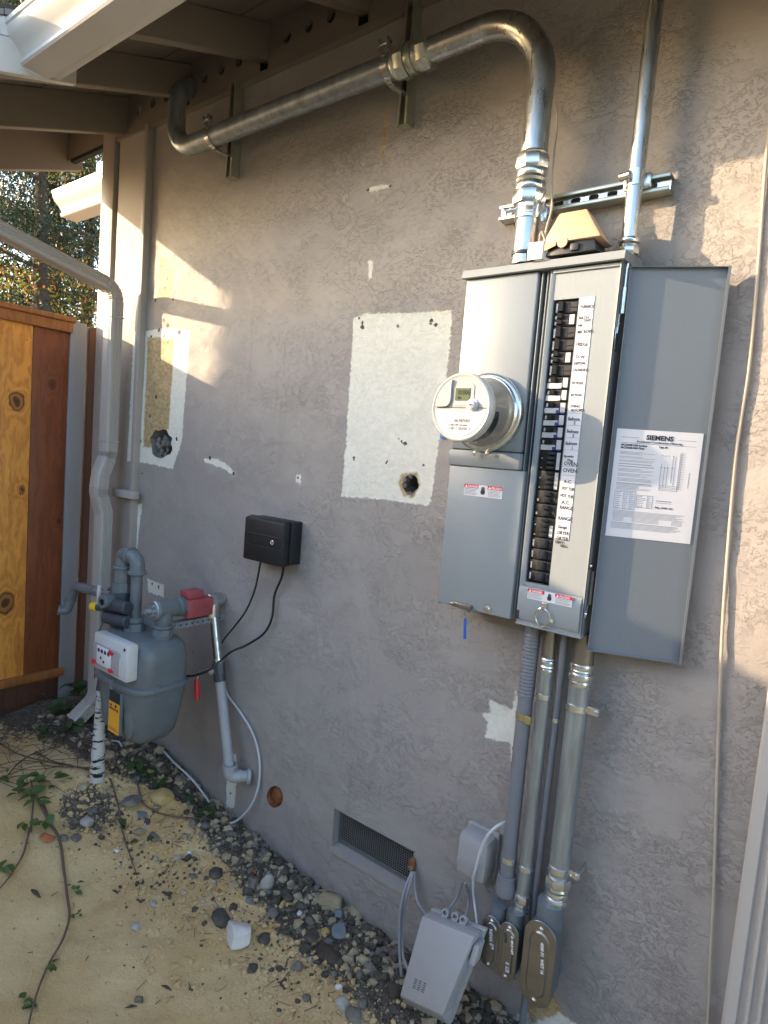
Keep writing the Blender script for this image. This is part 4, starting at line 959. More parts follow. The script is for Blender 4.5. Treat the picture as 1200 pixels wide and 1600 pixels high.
screw((X1 + .001, -.117, 2.035), .006, panel, ax=(1, 0, 0)); screw((X1 + .001, -.125, 1.405), .006, panel, ax=(1, 0, 0)); screw((X1 + .001, -.125, 1.275), .006, panel, ax=(1, 0, 0))
# door, folded right back
DL = Vector((-.5195, -.118, 0)); DR = Vector((-.308, -.030, 0)); dz0, dz1 = 1.180, 2.175
du = (DR - DL).normalized(); dn = Vector((du.y, -du.x, 0))      # dn faces the viewer side
def dpt(u, v, z): q = DL + du * u + dn * v; return (q.x, q.y, z)
DW = (DR - DL).length
def dbox(mb, u0, u1, v0, v1, z0, z1):
    mb.hexa([dpt(u0, v1, z0), dpt(u1, v1, z0), dpt(u1, v1, z1), dpt(u0, v1, z1), dpt(u0, v0, z0), dpt(u1, v0, z0), dpt(u1, v0, z1), dpt(u0, v0, z1)])
mb = MB(); dbox(mb, 0, DW, -.0015, 0, dz0, dz1); dbox(mb, DW - .0015, DW, .0001, .016, dz0, dz1); dbox(mb, 0, DW - .0016, .0001, .012, dz1 - .0015, dz1); dbox(mb, 0, DW - .0016, .0001, .012, dz0, dz0 + .0015)
dbox(mb, .0, .0015, .0001, .010, dz0 + .002, dz1 - .002); dbox(mb, DW - .006, DW - .0016, .0145, .016, dz0, dz1)
door = obj('door', mb, 'panel_paint_dark', panel)
# instruction sheet
su0, su1, sz0, sz1 = .012, DW - .012, 1.490, 1.770
mb = MB(); dbox(mb, su0, su1, .0006, .0012, sz0, sz1); sheet = obj('instruction_sheet', mb, 'paper', door)
ang = math.atan2(du.y, du.x); SWd = su1 - su0
def dtext(s, u, z, size, mat='ink', bold=0.0, align='LEFT', sx=1.0, roty=0.0, par=None): text('lettering', s, size, dpt(u, .0018, z), mat, sheet, bold=bold, align=align, rotz=ang, sx=sx, roty=roty)
dtext('SIEMENS', (su0 + su1) / 2 + .002, sz1 - .024, .0165, bold=.0006, align='CENTER', sx=1.05)
dtext('Residential Combination Metering', (su0 + su1) / 2 + .002, sz1 - .0325, .0078, align='CENTER')
dtext('MC3040B1200 Surface', su0 + .014, sz1 - .043, .0068, bold=.0002); dtext('MC3040B1200 Flush', su0 + .014, sz1 - .050, .0068, bold=.0002)
dtext('Type 3R', su0 + .105, sz1 - .043, .006, bold=.0002)
mb = MB(); rl = random.Random(11)
def ln(u0, u1, z, t=.0004): dbox(mb, u0, u1, .0013, .0016, z - t, z + t)
def vl(u, z0, z1, t=.0004): dbox(mb, u - t, u + t, .0013, .0016, z0, z1)
ln(su0 + .012, su0 + .055, sz1 - .021); ln(su1 - .058, su1 - .014, sz1 - .021); ln(su0 + .012, su1 - .014, sz1 - .0352)
z = sz1 - .058
for i in range(24):
    ln(su0 + .013, su0 + .013 + rl.choice([.084, .080, .072, .055, .086]), z, .00075 if i in (7, 8, 18) else .00042); z -= .0031 + (.0032 if i in (2, 4, 6, 7, 8, 11, 14, 17) else 0)
zt = z - .001
for (ua, ub, za, zb2, cols, rows) in ((su0 + .012, su0 + .062, zt - .047, zt, [.022, .038], 9), (su0 + .066, su0 + .104, zt - .040, zt - .008, [.026], 7)):
    ln(ua, ub, za); ln(ua, ub, zb2); vl(ua, za, zb2); vl(ub, za, zb2)
    for c in cols: vl(ua + c, za, zb2)
    for j in range(rows):
        zz = zb2 - (zb2 - za) * (j + .6) / rows
        for c0, c1 in zip([0] + cols, cols + [ub - ua]): ln(ua + c0 + .002, ua + c0 + (c1 - c0) * rl.uniform(.5, .9), zz, .00055)
z = zt - .052
for i in range(6): ln(su0 + .011, su1 - .022 - rl.uniform(0, .02), z, .00042); z -= .0029
for i in range(4): ln(su0 + .013, su0 + .04, z - .003 * i, .0004); ln(su0 + .06, su0 + .125, z - .003 * i, .0004); ln(su1 - .05, su1 - .025, z - .003 * i, .0004)
z -= .014
for i in range(6): ln(su0 + .010, su1 - .020 - rl.uniform(0, .03), z, .0006 if i == 0 else .00042); z -= .0028
# wiring diagram
a, b_, c_, d_ = su0 + .116, su0 + .124, su0 + .131, su0 + .142
zT, zB = sz1 - .062, sz1 - .150
for u, zz0, zz1 in ((a, zB, zT - .02), (b_, zB + .01, zT - .03), (c_, zB + .01, zT - .03), (d_, zB + .02, zT), (su0 + .148, zB + .014, zT)): vl(u, zz0, zz1)
for zz in (zB, zB + .004, zB + .008, zB + .012): ln(a, su0 + .16, zz)
for j in range(22): zz = zT + .008 - j * .0043; ln(su0 + .157, su0 + .170, zz, .0003); ln(su0 + .161, su0 + .163, zz + .001, .0009)
vl(su0 + .158, zB, zT + .008)
for u in (a, d_, b_, c_): ln(u - .0015, u + .0015, zT - .03, .0015); ln(u - .001, u + .001, zT, .0013)
vl(su1 - .022, zB + .01, zB + .05, .0006); ln(su0 + .113, su0 + .150, zB - .028, .0009); ln(su0 + .113, su0 + .150, zB - .033, .0004)
obj('printed_diagram', mb, 'ink_grey', sheet, kind='stuff')
dtext('SKQ - 75759 - 001', su0 + .112, zB - .047, .0055, bold=.0002)

# ============================================================ ELECTRIC METER
MX, MZ = -.872, 1.798
meter = thing('electric_meter', 'round electric meter with LCD window plugged into the grey panel', 'electric meter', (MX, YF, MZ))
A = (0, -1, 0); B0 = Vector((MX, YF - .001, MZ))
mb = MB(); mb.lathe([(0, 0), (.112, 0), (.114, .004), (.113, .018), (.110, .022), (.104, .024), (.104, .030), (.101, .034), (.090, .035)], B0, A, 56); obj('sealing_ring', mb, 'zinc', meter)
mb = MB(); mb.lathe([(.0985, .0345), (.0975, .040), (.093, .046), (.0895, .052), (.0885, .128), (.090, .130)], B0, A, 56); obj('can', mb, 'meter_can', meter)
mb = MB(); mb.lathe([(.0898, .130), (.0935, .133), (.0945, .142), (.0935, .152), (.0905, .156), (.087, .1575), (.083, .1555), (.080, .155), (0, .155)], B0, A, 64); obj('face', mb, 'meter_plastic', meter)
yf = B0.y - .155
mb = MB()       # raised module cover, upper left, with rounded corner
pts = []
for a in np.linspace(math.radians(182), math.radians(112), 14): pts.append((MX + .078 * math.cos(a), MZ + .002 + .078 * math.sin(a)))
pts += [(MX - .031, MZ + .060), (MX - .030, MZ + .020), (MX - .033, MZ + .009), (MX - .040, MZ + .002), (MX - .050, MZ)]
mb.prism([(x, yf - .0005, z) for x, z in pts], (0, -.0065, 0), .0012); obj('module_cover', mb, 'meter_plastic', meter)
mb = MB(); pts = [(MX - .026, MZ + .004)] + [(MX - .026, MZ + .055)] + [(MX + .010 + .036 * math.cos(a), MZ + .035 + .036 * math.sin(a) * .95) for a in np.linspace(math.radians(150), math.radians(40), 12)] + [(MX + .038, MZ + .004)]
mb.prism([(x, yf - .0004, z) for x, z in pts], (0, -.0012, 0)); obj('display_panel', mb, 'telecom_grey', meter)
mb = MB(); mb.box(MX - .019, MX + .026, yf - .0032, yf - .0017, MZ + .018, MZ + .051); dsp = obj('display', mb, 'lcd', meter)
text('digits', '01006', .020, (MX - .010, yf - .0036, MZ + .033), 'black_plate', dsp, sx=.72); text('digits', '001', .010, (MX - .010, yf - .0036, MZ + .022), 'black_plate', dsp, sx=.8)
mb = MB(); mb.box(MX - .076, MX + .078, yf - .0016, yf - .0005, MZ - .0015, MZ - .0002); obj('seam', mb, 'dark_gap', meter)
mb = MB(); pts = [(MX + .078 * math.cos(a), MZ - .003 + .074 * math.sin(a)) for a in np.linspace(math.radians(184), math.radians(356), 26)]
mb.prism([(x, yf - .0004, z) for x, z in pts], (0, -.0008, 0)); npl = obj('nameplate', mb, 'white_plastic', meter)
mb = MB()
for i in range(34):
    if rr.random() < .85: x = MX - .035 + i * .0021; mb.box(x, x + rr.choice([.0007, .0013]), yf - .0016, yf - .0013, MZ - .061, MZ - .053)
for j, (u0, u1) in enumerate(((-.05, -.02), (-.045, .01), (-.02, .045), (-.055, -.03), (.0, .05), (-.06, -.035))): mb.box(MX + u0, MX + u1, yf - .0016, yf - .0013, MZ - .012 - j * .0048, MZ - .0132 - j * .0048 + .002)
obj('barcode', mb, 'ink_grey', npl, kind='stuff')
text('lettering', '1017471425', .0115, (MX - .018, yf - .0018, MZ - .040), 'ink', npl, sx=.9); text('lettering', 'CL200 240V 3W 60Hz', .0065, (MX - .034, yf - .0018, MZ - .050), 'ink', npl)
mb = MB(); mb.lathe([(0, 0), (.017, 0), (.017, .003), (.012, .004), (.012, .011), (.010, .0125), (0, .013)], (MX + .036, yf - .0006, MZ + .006), A, 24); kn = obj('knob', mb, 'white_plastic', meter);
mb = MB(); mb.box(MX + .031, MX + .041, yf - .0150, yf - .0138, MZ + .0045, MZ + .0075); obj('knob_slot', mb, 'dark_gap', kn)
# dark recess on the lower right of the can
mb = MB(); bm = mb.bm; n = 16
a0, a1 = math.radians(-4), math.radians(-78); R_ = .0912
pr_ = []
for i in range(n + 1):
    a = a0 + (a1 - a0) * i / n; w_ = .034 * math.sin(math.pi * (i + 3) / (n + 6)) ** .6
    pr_.append((bm.verts.new((MX + R_ * math.cos(a), B0.y - .128, MZ + R_ * math.sin(a))), bm.verts.new((MX + R_ * math.cos(a), B0.y - .128 + w_, MZ + R_ * math.sin(a)))))
for i in range(n): bm.faces.new([pr_[i][0], pr_[i + 1][0], pr_[i + 1][1], pr_[i][1]])
obj('side_recess', mb, 'glass_dark', meter)
screw((MX - .018, YF - .024, MZ - .118), .0045, meter); screw((MX + .022, YF - .024, MZ - .116), .0045, meter)

# ============================================================ BIG OVERHEAD CONDUIT
YP = -.125
bigp = thing('overhead_conduit', 'thick galvanised conduit curving from the eave down into the panel top', 'conduit', (-.814, YP, 2.2))
path = arcpath([(-2.545, YP, 3.30), (-2.545, YP, 2.905), (-.814, YP - .0, 2.895), (-.814, YP, 2.49)], .255, 14)
# the left bend is tighter
mb = MB(); mb.tube(arcpath([(-2.575, -.018, 3.235), (-2.56, YP + .02, 3.16), (-2.53, YP, 2.900), (-1.33, YP, 2.897)], .16, 12), .0385, 24); obj('left_run', mb, 'conduit_old', bigp)
mb = MB(); mb.tube(arcpath([(-1.33, YP, 2.897), (-.810, YP, 2.902), (-.814, YP, 2.49)], .245, 16), .0365, 24); obj('bend', mb, 'galvanised', bigp)
mb = MB(); mb.cyl((-.814, YP, 2.214), (-.814, YP, 2.49), .0325, 24); obj('riser', mb, 'galvanised', bigp)
def coupling(p0, d, r, segs, parent, mat='zinc'):
    p0 = Vector(p0); d = Vector(d).normalized(); h = 0
    for (kind, rr_, L_) in segs:
        mb = MB(); a = p0 + d * h; b = p0 + d * (h + L_)
        if kind == 'hex': mb.lathe([(r, 0), (rr_ * .96, 0), (rr_, L_ * .15), (rr_, L_ * .85), (rr_ * .96, L_), (r, L_)], a, d, 8)
        elif kind == 'ring': mb.lathe([(r, 0), (rr_ * .95, 0), (rr_, L_ * .3), (rr_, L_ * .7), (rr_ * .95, L_), (r, L_)], a, d, 28)
        elif kind == 'bead': mb.lathe([(r, 0), (rr_ * .93, L_ * .1), (rr_, L_ * .5), (rr_ * .93, L_ * .9), (r, L_)], a, d, 28)
        h += L_; obj({'hex': 'compression_nut', 'ring': 'collar', 'bead': 'bead'}[kind], mb, mat, parent)
coupling((-.814, YP, 2.512), (0, 0, -1), .032, [('bead', .042, .012), ('hex', .047, .034), ('ring', .042, .02), ('bead', .045, .018), ('ring', .043, .018), ('hex', .048, .036)], bigp)
coupling((-1.33, YP, 2.897), (1, 0, 0), .036, [('bead', .046, .02), ('hex', .050, .035), ('bead', .047, .03), ('ring', .043, .02), ('hex', .050, .035)], bigp, 'strut_metal')
coupling((-.814, YP, 2.246), (0, 0, -1), .032, [('ring', .036, .010)], bigp, 'dark_iron')
mb = MB(); mb.cyl((-.814, YP, 2.335), (-.814, YP, 2.378), .037, 28); mb.box(-.86, -.77, -.10, -.04, 2.335, 2.376, .002); mb.cyl((-.865, -.155, 2.357), (-.835, -.155, 2.357), .006, 10); obj('strap', mb, 'zinc', bigp)
mb = MB(); q = Vector((-.800, YP - .0448, 2.345)); mb.prism([(-.806, -.1622, 2.345), (-.786, -.1545, 2.345), (-.786, -.1545, 2.366), (-.806, -.1622, 2.366)], (.0002, -.0008, 0)); bs = obj('barcode_sticker', mb, 'paper', bigp)
mb = MB()
for i in range(7): x = -.803 + i * .0028; y = -.1620 + (x + .803) * .38; mb.box(x, x + .0013, y - .0016, y - .0012, 2.350, 2.361)
obj('barcode', mb, 'ink', bs, kind='stuff')
for xx in (-2.262, -1.352):
    mb = MB(); mb.lathe([(.0387, 0), (.0412, 0), (.0412, .024), (.0387, .024)], (xx - .012, YP, 2.897), (1, 0, 0), 28)
    mb.box(xx - .010, xx + .010, YP, -.03, 2.935, 2.945); mb.box(xx - .010, xx + .010, YP, -.03, 2.849, 2.859)
    mb.cyl((xx - .02, YP - .03, 2.955), (xx + .02, YP - .03, 2.955), .005, 10); mb.box(xx - .02, xx - .014, YP - .045, YP - .02, 2.935, 2.965, .001); mb.box(xx + .014, xx + .02, YP - .045, YP - .02, 2.935, 2.965, .001)
    obj('strap', mb, 'zinc', bigp)
# vertical strut channels
def strut(name, label, x, z0, z1):
    t = thing(name, label, 'strut', (x, 0, z0)); hw = .0205; mb = MB()
    for s in (-1, 1):
        a = x + s * hw; mb.box(min(a, a - s * .0026), max(a, a - s * .0026), -.041, -.0012, z0, z1); mb.box(min(a, a - s * .0100), max(a, a - s * .0100), -.0436, -.0412, z0, z1)
        b2 = a - s * .0100; mb.box(min(b2, b2 + s * .0022), max(b2, b2 + s * .0022), -.041, -.034, z0, z1)
    mb.box(x - hw + .0027, x + hw - .0027, -.0040, -.0012, z0, z1); mb.box(x - hw + .0027, x + hw - .0027, -.040, -.0041, z0, z0 + .0024)
    obj('channel', mb, 'strut_metal', t); return t
strut('strut_channel', 'short vertical strut channel behind the left end of the overhead conduit', -2.262, 2.775, 3.15)
strut('strut_channel', 'vertical strut channel behind the gold coupling of the overhead conduit', -1.352, 2.760, 3.15)
# horizontal slotted strut
us = thing('slotted_strut', 'horizontal slotted strut rail on the wall above the panel', 'strut', (-.71, 0, 2.40))
ux0, ux1, uz0, uz1 = -.950, -.468, 2.384, 2.427
mb = MB()
slots = [(ux0 + .028 + i * .0508, 2.4055, .0145, .0072, 's') for i in range(9)]
mb.plate_holes(ux0, ux1, uz0 + .003, uz1 - .003, -.030, slots, .003, 20); obj('slotted_web', mb, 'zinc', us)
mb = MB(); mb.box(ux0, ux1, -.043, -.001, uz1 - .003, uz1); mb.box(ux0, ux1, -.043, -.001, uz0, uz0 + .003); mb.box(ux0, ux1, -.0455, -.0431, uz1 - .010, uz1, .0008); mb.box(ux0, ux1, -.0455, -.0431, uz0, uz0 + .010, .0008); obj('flange', mb, 'strut_metal', us)
mb = MB(); mb.hexnut((-.915, -.0302, 2.4055), (-.915, -.042, 2.4055), .011); mb.cyl((-.915, -.0301, 2.4055), (-.915, -.033, 2.4055), .014, 18); obj('bolt', mb, 'screw_metal', us)
# right rising conduit
rc = thing('rising_conduit', 'straight galvanised conduit rising from the panel top to the eave on the right', 'conduit', (-.545, -.072, 2.22))
XR, YR = -.545, -.072
mb = MB(); mb.cyl((XR, YR, 2.215), (XR, YR, 3.33), .0205, 24); obj('tube', mb, 'galvanised', rc)
coupling((XR, YR, 2.262), (0, 0, -1), .020, [('ring', .0275, .012), ('bead', .025, .010), ('hex', .028, .018)], rc)
mb = MB(); mb.cyl((XR, YR, 2.392), (XR, YR, 2.432), .0235, 24); mb.cyl((XR - .030, YR - .028, 2.412), (XR - .004, YR - .034, 2.412), .011, 14); mb.box(XR - .034, XR + .034, -.060, -.046, 2.394, 2.430, .002); obj('clamp', mb, 'zinc', rc)
text('lettering', 'EMT', .010, (XR + .004, YR - .0212, 2.60), 'ink_grey', rc, sx=.7)

# ============================================================ LOWER CONDUITS + CONDUIT BODIES
def LB(label, cx, y, z0, z1, w, group, words, cname):
    t = thing('conduit_body', label, 'conduit fitting', (cx, y, z0), group=group)
    d = w * .95; hw = w / 2; n = 12
    def stad(s, hw_=hw):
        r = hw_; p = []
        for a in np.linspace(0, math.pi, n): p.append((cx + r * math.cos(a), z1 - hw + (r) * math.sin(a)))
        for a in np.linspace(math.pi, 2 * math.pi, n): p.append((cx + r * math.cos(a), z0 + hw + (r) * math.sin(a)))
        return p
    mb = MB(); bm = mb.bm; secs = [(y, hw), (y + .004, hw), (y + .008, hw * .94), (y + d * .75, hw * .90), (y + d, hw * .6)]
    rings = [[bm.verts.new((x, yy, z)) for x, z in stad(0, r)] for yy, r in secs]; m = len(rings[0])
    for a, b in zip(rings, rings[1:]):
        for k in range(m): bm.faces.new([a[k], a[(k + 1) % m], b[(k + 1) % m], b[k]])
    bm.faces.new(rings[0]); bm.faces.new(rings[-1][::-1])
    mb.cyl((cx + .004, y + d * .5, z1 - hw), (cx + .004, y + d * .5, z1 + w * .42), hw * .80, 22); mb.cyl((cx, y + d * .6, z0 + hw), (cx, .0, z0 + hw), hw * .72, 20)
    obj('body', mb, 'grey_iron', t)
    mb = MB(); pts = stad(0, hw * 1.0); mb.prism([(x, y - .0005, z) for x, z in pts], (0, -.0022, 0), .0008)
    cov = obj('cover', mb, 'stainless', t)
    mb = MB(); r = hw * .62; p = [(cx + r * math.cos(a), z1 - w * .62 + r * math.sin(a)) for a in np.linspace(0, math.pi, n)] + [(cx + r * math.cos(a), z0 + w * .62 + r * math.sin(a)) for a in np.linspace(math.pi, 2 * math.pi, n)]
    bm = mb.bm; r0 = [bm.verts.new((x, y - .0028, z)) for x, z in p]; r1 = [bm.verts.new((cx + (x - cx) * .86, y - .0062, (z0 + z1) / 2 + (z - (z0 + z1) / 2) * .96)) for x, z in p]
    for k in range(len(p)): bm.faces.new([r0[k], r0[(k + 1) % len(p)], r1[(k + 1) % len(p)], r1[k]])
    bm.faces.new(r1[::-1]); obj('embossed_panel', mb, 'stainless', cov)
    screw((cx, y - .0028, z1 - hw * .42), .0048, cov); screw((cx, y - .0028, z0 + hw * .42), .0048, cov)
    for s, u, z, sz, mt in words: text('lettering', s, sz, (cx + u, y - .0066, z), mt, cov, roty=-math.pi / 2 + .1, bold=.0004)
    return t
gC = 'conduits running down below the panel'; gB = 'oval covered conduit fittings at the foot of the wall'
XC1, XC2, XC3, XC4 = -.698, -.643, -.606, -.545
YC = -.070
c1 = thing('plastic_conduit', 'grey plastic conduit with ribbed sleeve, leftmost pipe below the panel', 'conduit', (XC1, YC, .36), group=gC)
mb = MB(); mb.cyl((XC1, YC, .39), (XC1, YC, 1.215), .0222, 22); obj('tube', mb, 'grey_pvc', c1)
mb = MB(); pr_ = []
for i in range(18): h = i * .0105; pr_ += [(.0226, h), (.0240, h + .002), (.0240, h + .006), (.0226, h + .0085)]
mb.lathe(pr_, (XC1, YC, .985), (0, 0, 1), 22); obj('ribbed_sleeve', mb, 'grey_pvc', c1)
mb = MB(); mb.lathe([(.024, 0), (.031, .002), (.031, .034), (.028, .042), (.028, .06), (.024, .062)], (XC1, YC, .365), (0, 0, 1), 24); obj('socket', mb, 'grey_pvc', c1)
mb = MB(); mb.cyl((XC1, YC, .915), (XC1, YC, .932), .0245, 22); mb.box(XC1 + .012, XC1 + .034, YC - .028, YC - .020, .912, .936, .002); obj('strap', mb, 'gold_zinc', c1)
mb = MB(); mb.cyl((XC1, YC, .470), (XC1, YC, .486), .0245, 22); obj('strap', mb, 'zinc', c1); screw((XC1 - .034, -.012, .49), .006, c1)
c2_ = thing('metal_conduit', 'slim steel conduit with coupling, second pipe below the panel', 'conduit', (XC2, YC, .33), group=gC)
mb = MB(); mb.cyl((XC2, YC, .35), (XC2, YC, 1.10), .0195, 22); obj('tube', mb, 'conduit_old', c2_)
mb = MB(); mb.cyl((XC2, YC, 1.10), (XC2, YC, 1.212), .0185, 22); obj('nipple', mb, 'stainless', c2_)
coupling((XC2, YC, 1.115), (0, 0, -1), .0185, [('bead', .0215, .008), ('ring', .0225, .012), ('bead', .024, .012), ('ring', .0215, .01)], c2_)
coupling((XC2, YC, .392), (0, 0, -1), .019, [('hex', .0255, .022), ('bead', .024, .016), ('ring', .0255, .014)], c2_)
for zz in (.995, .470): mb = MB(); mb.cyl((XC2, YC, zz), (XC2, YC, zz + .0135), .0225, 22); obj('strap', mb, 'zinc', c2_)
c3_ = thing('thin_conduit', 'thinnest grey conduit between the two steel conduits below the panel', 'conduit', (XC3 - .006, YC, -.08), group=gC)
mb = MB(); mb.tube(smoothpath([(XC3 + .004, YC, 1.213), (XC3, YC + .012, 1.0), (XC3 - .002, YC + .012, .7), (XC3 - .008, YC + .02, .4), (XC3 - .008, YC + .03, .1), (XC3 - .004, YC + .02, -.12)], 8), .0105, 14); obj('tube', mb, 'grey_pvc', c3_)
mb = MB(); mb.cyl((XC3, YC + .012, .932), (XC3, YC + .012, .944), .0125, 18); obj('strap', mb, 'zinc', c3_)
c4_ = thing('metal_conduit', 'thickest steel conduit, rightmost pipe below the panel', 'conduit', (XC4, YC, .42), group=gC)
mb = MB(); mb.cyl((XC4, YC, .43), (XC4, YC, 1.12), .0288, 24); obj('tube', mb, 'conduit_old', c4_)
mb = MB(); mb.cyl((XC4, YC, 1.12), (XC4, YC, 1.212), .0295, 24); obj('nipple', mb, 'stainless', c4_)
coupling((XC4, YC, 1.125), (0, 0, -1), .028, [('ring', .0325, .016), ('ring', .031, .010), ('bead', .0350, .022), ('ring', .031, .016)], c4_)
coupling((XC4, YC, .500), (0, 0, -1), .028, [('hex', .037, .026), ('bead', .034, .018), ('ring', .032, .016), ('bead', .036, .022)], c4_)
mb = MB(); mb.cyl((XC4, YC, .992), (XC4, YC, 1.010), .032, 24); mb.box(XC4 + .028, XC4 + .062, -.078, -.070, .990, 1.012, .002); mb.cyl((XC4 + .055, -.086, 1.001), (XC4 + .055, -.0, 1.001), .006, 10); obj('strap', mb, 'zinc', c4_)
mb = MB(); mb.cyl((XC4, YC, .515), (XC4, YC, .531), .032, 24); mb.box(XC4 + .028, XC4 + .060, -.074, -.068, .513, .533, .002); mb.cyl((XC4 + .052, -.084, .523), (XC4 + .052, -.0, .523), .006, 10); obj('strap', mb, 'zinc', c4_)
LB('oval steel covered fitting under the plastic conduit, leftmost of three', -.709, -.120, .150, .312, .060, gB, [('NEMA 4', -.004, .275, .014, 'white_ink'), ('3/4', .006, .235, .014, 'white_ink')], '')
LB('oval steel covered fitting under the slim conduit, middle of three', -.652, -.120, .145, .322, .060, gB, [('A 4812 NM', .008, .29, .011, 'white_ink'), ('LISTED', -.012, .29, .010, 'breaker_grey'), ('E 1/2', .000, .205, .015, 'white_ink')], '')
LB('largest oval steel covered fitting under the thickest conduit', -.556, -.130, .130, .385, .094, gB, [('4000 F1  WET 16', .004, .330, .0125, 'white_ink')], '')

# ============================================================ TOP-OF-PANEL CLUTTER
hat = thing('tan_cover', 'tan faceted plastic cover on a black base resting on the panel top', 'plastic cover', (-.665, -.1, 2.226))
def hh(x, y, z): return (x, y, z)
mb = MB()
bx0, bx1, by0, by1, bz = -.748, -.588, -.160, -.062, 2.250; tx0, tx1, ty0, ty1, tz = -.714, -.640, -.142, -.078, 2.332
mb.hexa([(bx0, by0, bz), (bx1, by0, bz), (tx1, ty0, tz), (tx0, ty0, tz), (bx0, by1, bz), (bx1, by1, bz), (tx1, ty1, tz - .004), (tx0, ty1, tz - .004)], .005)
mb.hexa([(bx0, by0, bz - .022), (bx0 + .04, by0, bz - .008), (bx0 + .04, by0, bz + .001), (bx0, by0, bz + .001), (bx0, by0 + .003, bz - .022), (bx0 + .04, by0 + .003, bz - .008), (bx0 + .04, by0 + .003, bz + .001), (bx0, by0 + .003, bz + .001)])
mb.lathe([(0, 0), (.014, 0), (.014, .005), (0, .005)], (-.690, by0 + .004, bz - .002), (0, -1, 0), 20)
obj('shell', mb, 'tan_plastic', hat)
mb = MB(); mb.hexa([(bx0 + .01, by0 + .008, 2.219), (bx1 - .012, by0 + .008, 2.219), (bx1 - .02, by0 + .01, 2.2495), (bx0 + .02, by0 + .01, 2.2495), (bx0 + .01, by1 - .01, 2.224), (bx1 - .01, by1 - .01, 2.224), (bx1 - .02, by1 - .01, 2.2495), (bx0 + .02, by1 - .01, 2.2495)], .002)
mb.box(-.668, -.646, by0 + .002, by0 + .008, 2.224, 2.242, .001); obj('base', mb, 'black_plastic', hat)
tg = thing('small_white_tag', 'small white cardboard tag hanging on thin wire at the panel top', 'tag', (-.76, -.15, 2.212))
mb = MB(); mb.box(-.786, -.742, -.162, -.160, 2.212, 2.258, .0005); mb.prism([(-.742, -.162, 2.212), (-.736, -.150, 2.212), (-.736, -.150, 2.25), (-.742, -.162, 2.258)], (-.0008, 0, 0)); tgo = obj('card', mb, 'paper', tg); text('lettering', 'C15', .009, (-.77, -.1628, 2.24), 'ink_grey', tgo)
mb = MB(); mb.tube(smoothpath([P(850, 385, -.155), P(853, 360, -.15), P(862, 325, -.14), P(862, 290, -.12), P(866, 240, -.08), P(871, 190, -.03), P(868, 165, -.012)], 8), .0028, 8); obj('wire', mb, 'cable_beige', tg)
mb = MB(); mb.tube(smoothpath([P(852, 378, -.158), P(846, 362, -.155), P(843, 380, -.160), P(856, 388, -.158)], 6), .002, 6); obj('wire_twist', mb, 'cable_beige', tg)

# ============================================================ BLACK BOX ON WALL + CABLES
bb = thing('black_box', 'black plastic box with a round key lock mounted on the stucco', 'utility box', (-1.84, 0, 1.19))
bx0, bx1, bz0, bz1 = -1.955, -1.722, 1.190, 1.372
mb = MB(); mb.box(bx0 + .004, bx1, -.062, -.001, bz0 + .004, bz1 - .006, .006); obj('base', mb, 'black_plastic', bb)
mb = MB(); mb.hexa([(bx0, -.100, bz0), (bx1 - .004, -.100, bz0), (bx1 - .004, -.100, bz1 - .010), (bx0, -.100, bz1 - .010), (bx0, -.064, bz0), (bx1 - .004, -.064, bz0), (bx1 - .004, -.064, bz1), (bx0, -.064, bz1)], .006); obj('cover', mb, 'black_plastic', bb)
mb = MB(); mb.box(bx0 + .010, bx1 - .012, -.1025, -.0998, bz1 - .075, bz1 - .068, .001); mb.box(bx0 + .006, bx1 - .012, -.1018, -.0998, bz0 + .062, bz0 + .065, .0005); obj('ridge', mb, 'breaker_grey', bb)
mb = MB(); mb.lathe([(0, 0), (.010, 0), (.010, .003), (.007, .004), (.006, .0025), (0, .0025)], (bx1 - .062, -.100, bz1 - .092), (0, -1, 0), 20); obj('lock', mb, 'screw_metal', bb)
def cable(name, label, pts, r, mat, n=10, k=7, cat='cable', group=None):
    mb = MB(); mb.tube(smoothpath(pts, k), r, n)
    o = obj(name, mb, mat, None, label=label, cat=cat, group=group, origin=tuple(pts[0])); return o
cable('cable', 'thin black cable hanging from the left of the black box to the gas pipe', [P(407, 879, -.05), P(404, 895, -.04), P(398, 922, -.03), P(385, 953, -.025), P(367, 978, -.03), P(352, 996, -.06), P(347, 1004, -.10)], .0042, 'cable_black')
cable('cable', 'black cable sagging from the right of the black box to the gas meter', [P(443, 884, -.05), P(440, 902, -.03), P(429, 930, -.02), P(425, 965, -.02), P(412, 990, -.02), P(385, 1008, -.03), P(362, 1018, -.08), P(345, 1032, -.16), P(325, 1048, -.2), P(300, 1056, -.2), P(272, 1056, -.2)], .0050, 'cable_black')

# ============================================================ GAS METER
gm = thing('gas_meter', 'grey cast gas meter with white index box, standing off the wall', 'gas meter', (-2.25, -.32, .36))
def se(a, b, z, cx, cy, e=3.9, n=36):
    p = []
    for k in range(n):
        t = 2 * math.pi * k / n; c, s = math.cos(t), math.sin(t)
        p.append((cx + a * abs(c) ** (2 / e) * (1 if c > 0 else -1), cy + b * abs(s) ** (2 / e) * (1 if s > 0 else -1), z))
    return p
GX, GY = -2.282, -.325
mb = MB(); bm = mb.bm
secs = [(.085, .055, .412), (.130, .085, .420), (.154, .100, .450), (.168, .112, .52), (.180, .122, .60), (.184, .126, .640), (.194, .136, .643), (.196, .138, .648), (.196, .138, .658), (.194, .136, .663), (.184, .126, .667),
        (.185, .127, .72), (.183, .126, .775), (.176, .118, .812), (.160, .10, .834), (.12, .07, .842)]
rg = [[bm.verts.new(p) for p in se(a, b, z, GX, GY)] for a, b, z in secs]
for A_, B_ in zip(rg, rg[1:]):
    for k in range(36): bm.faces.new([A_[k], A_[(k + 1) % 36], B_[(k + 1) % 36], B_[k]])
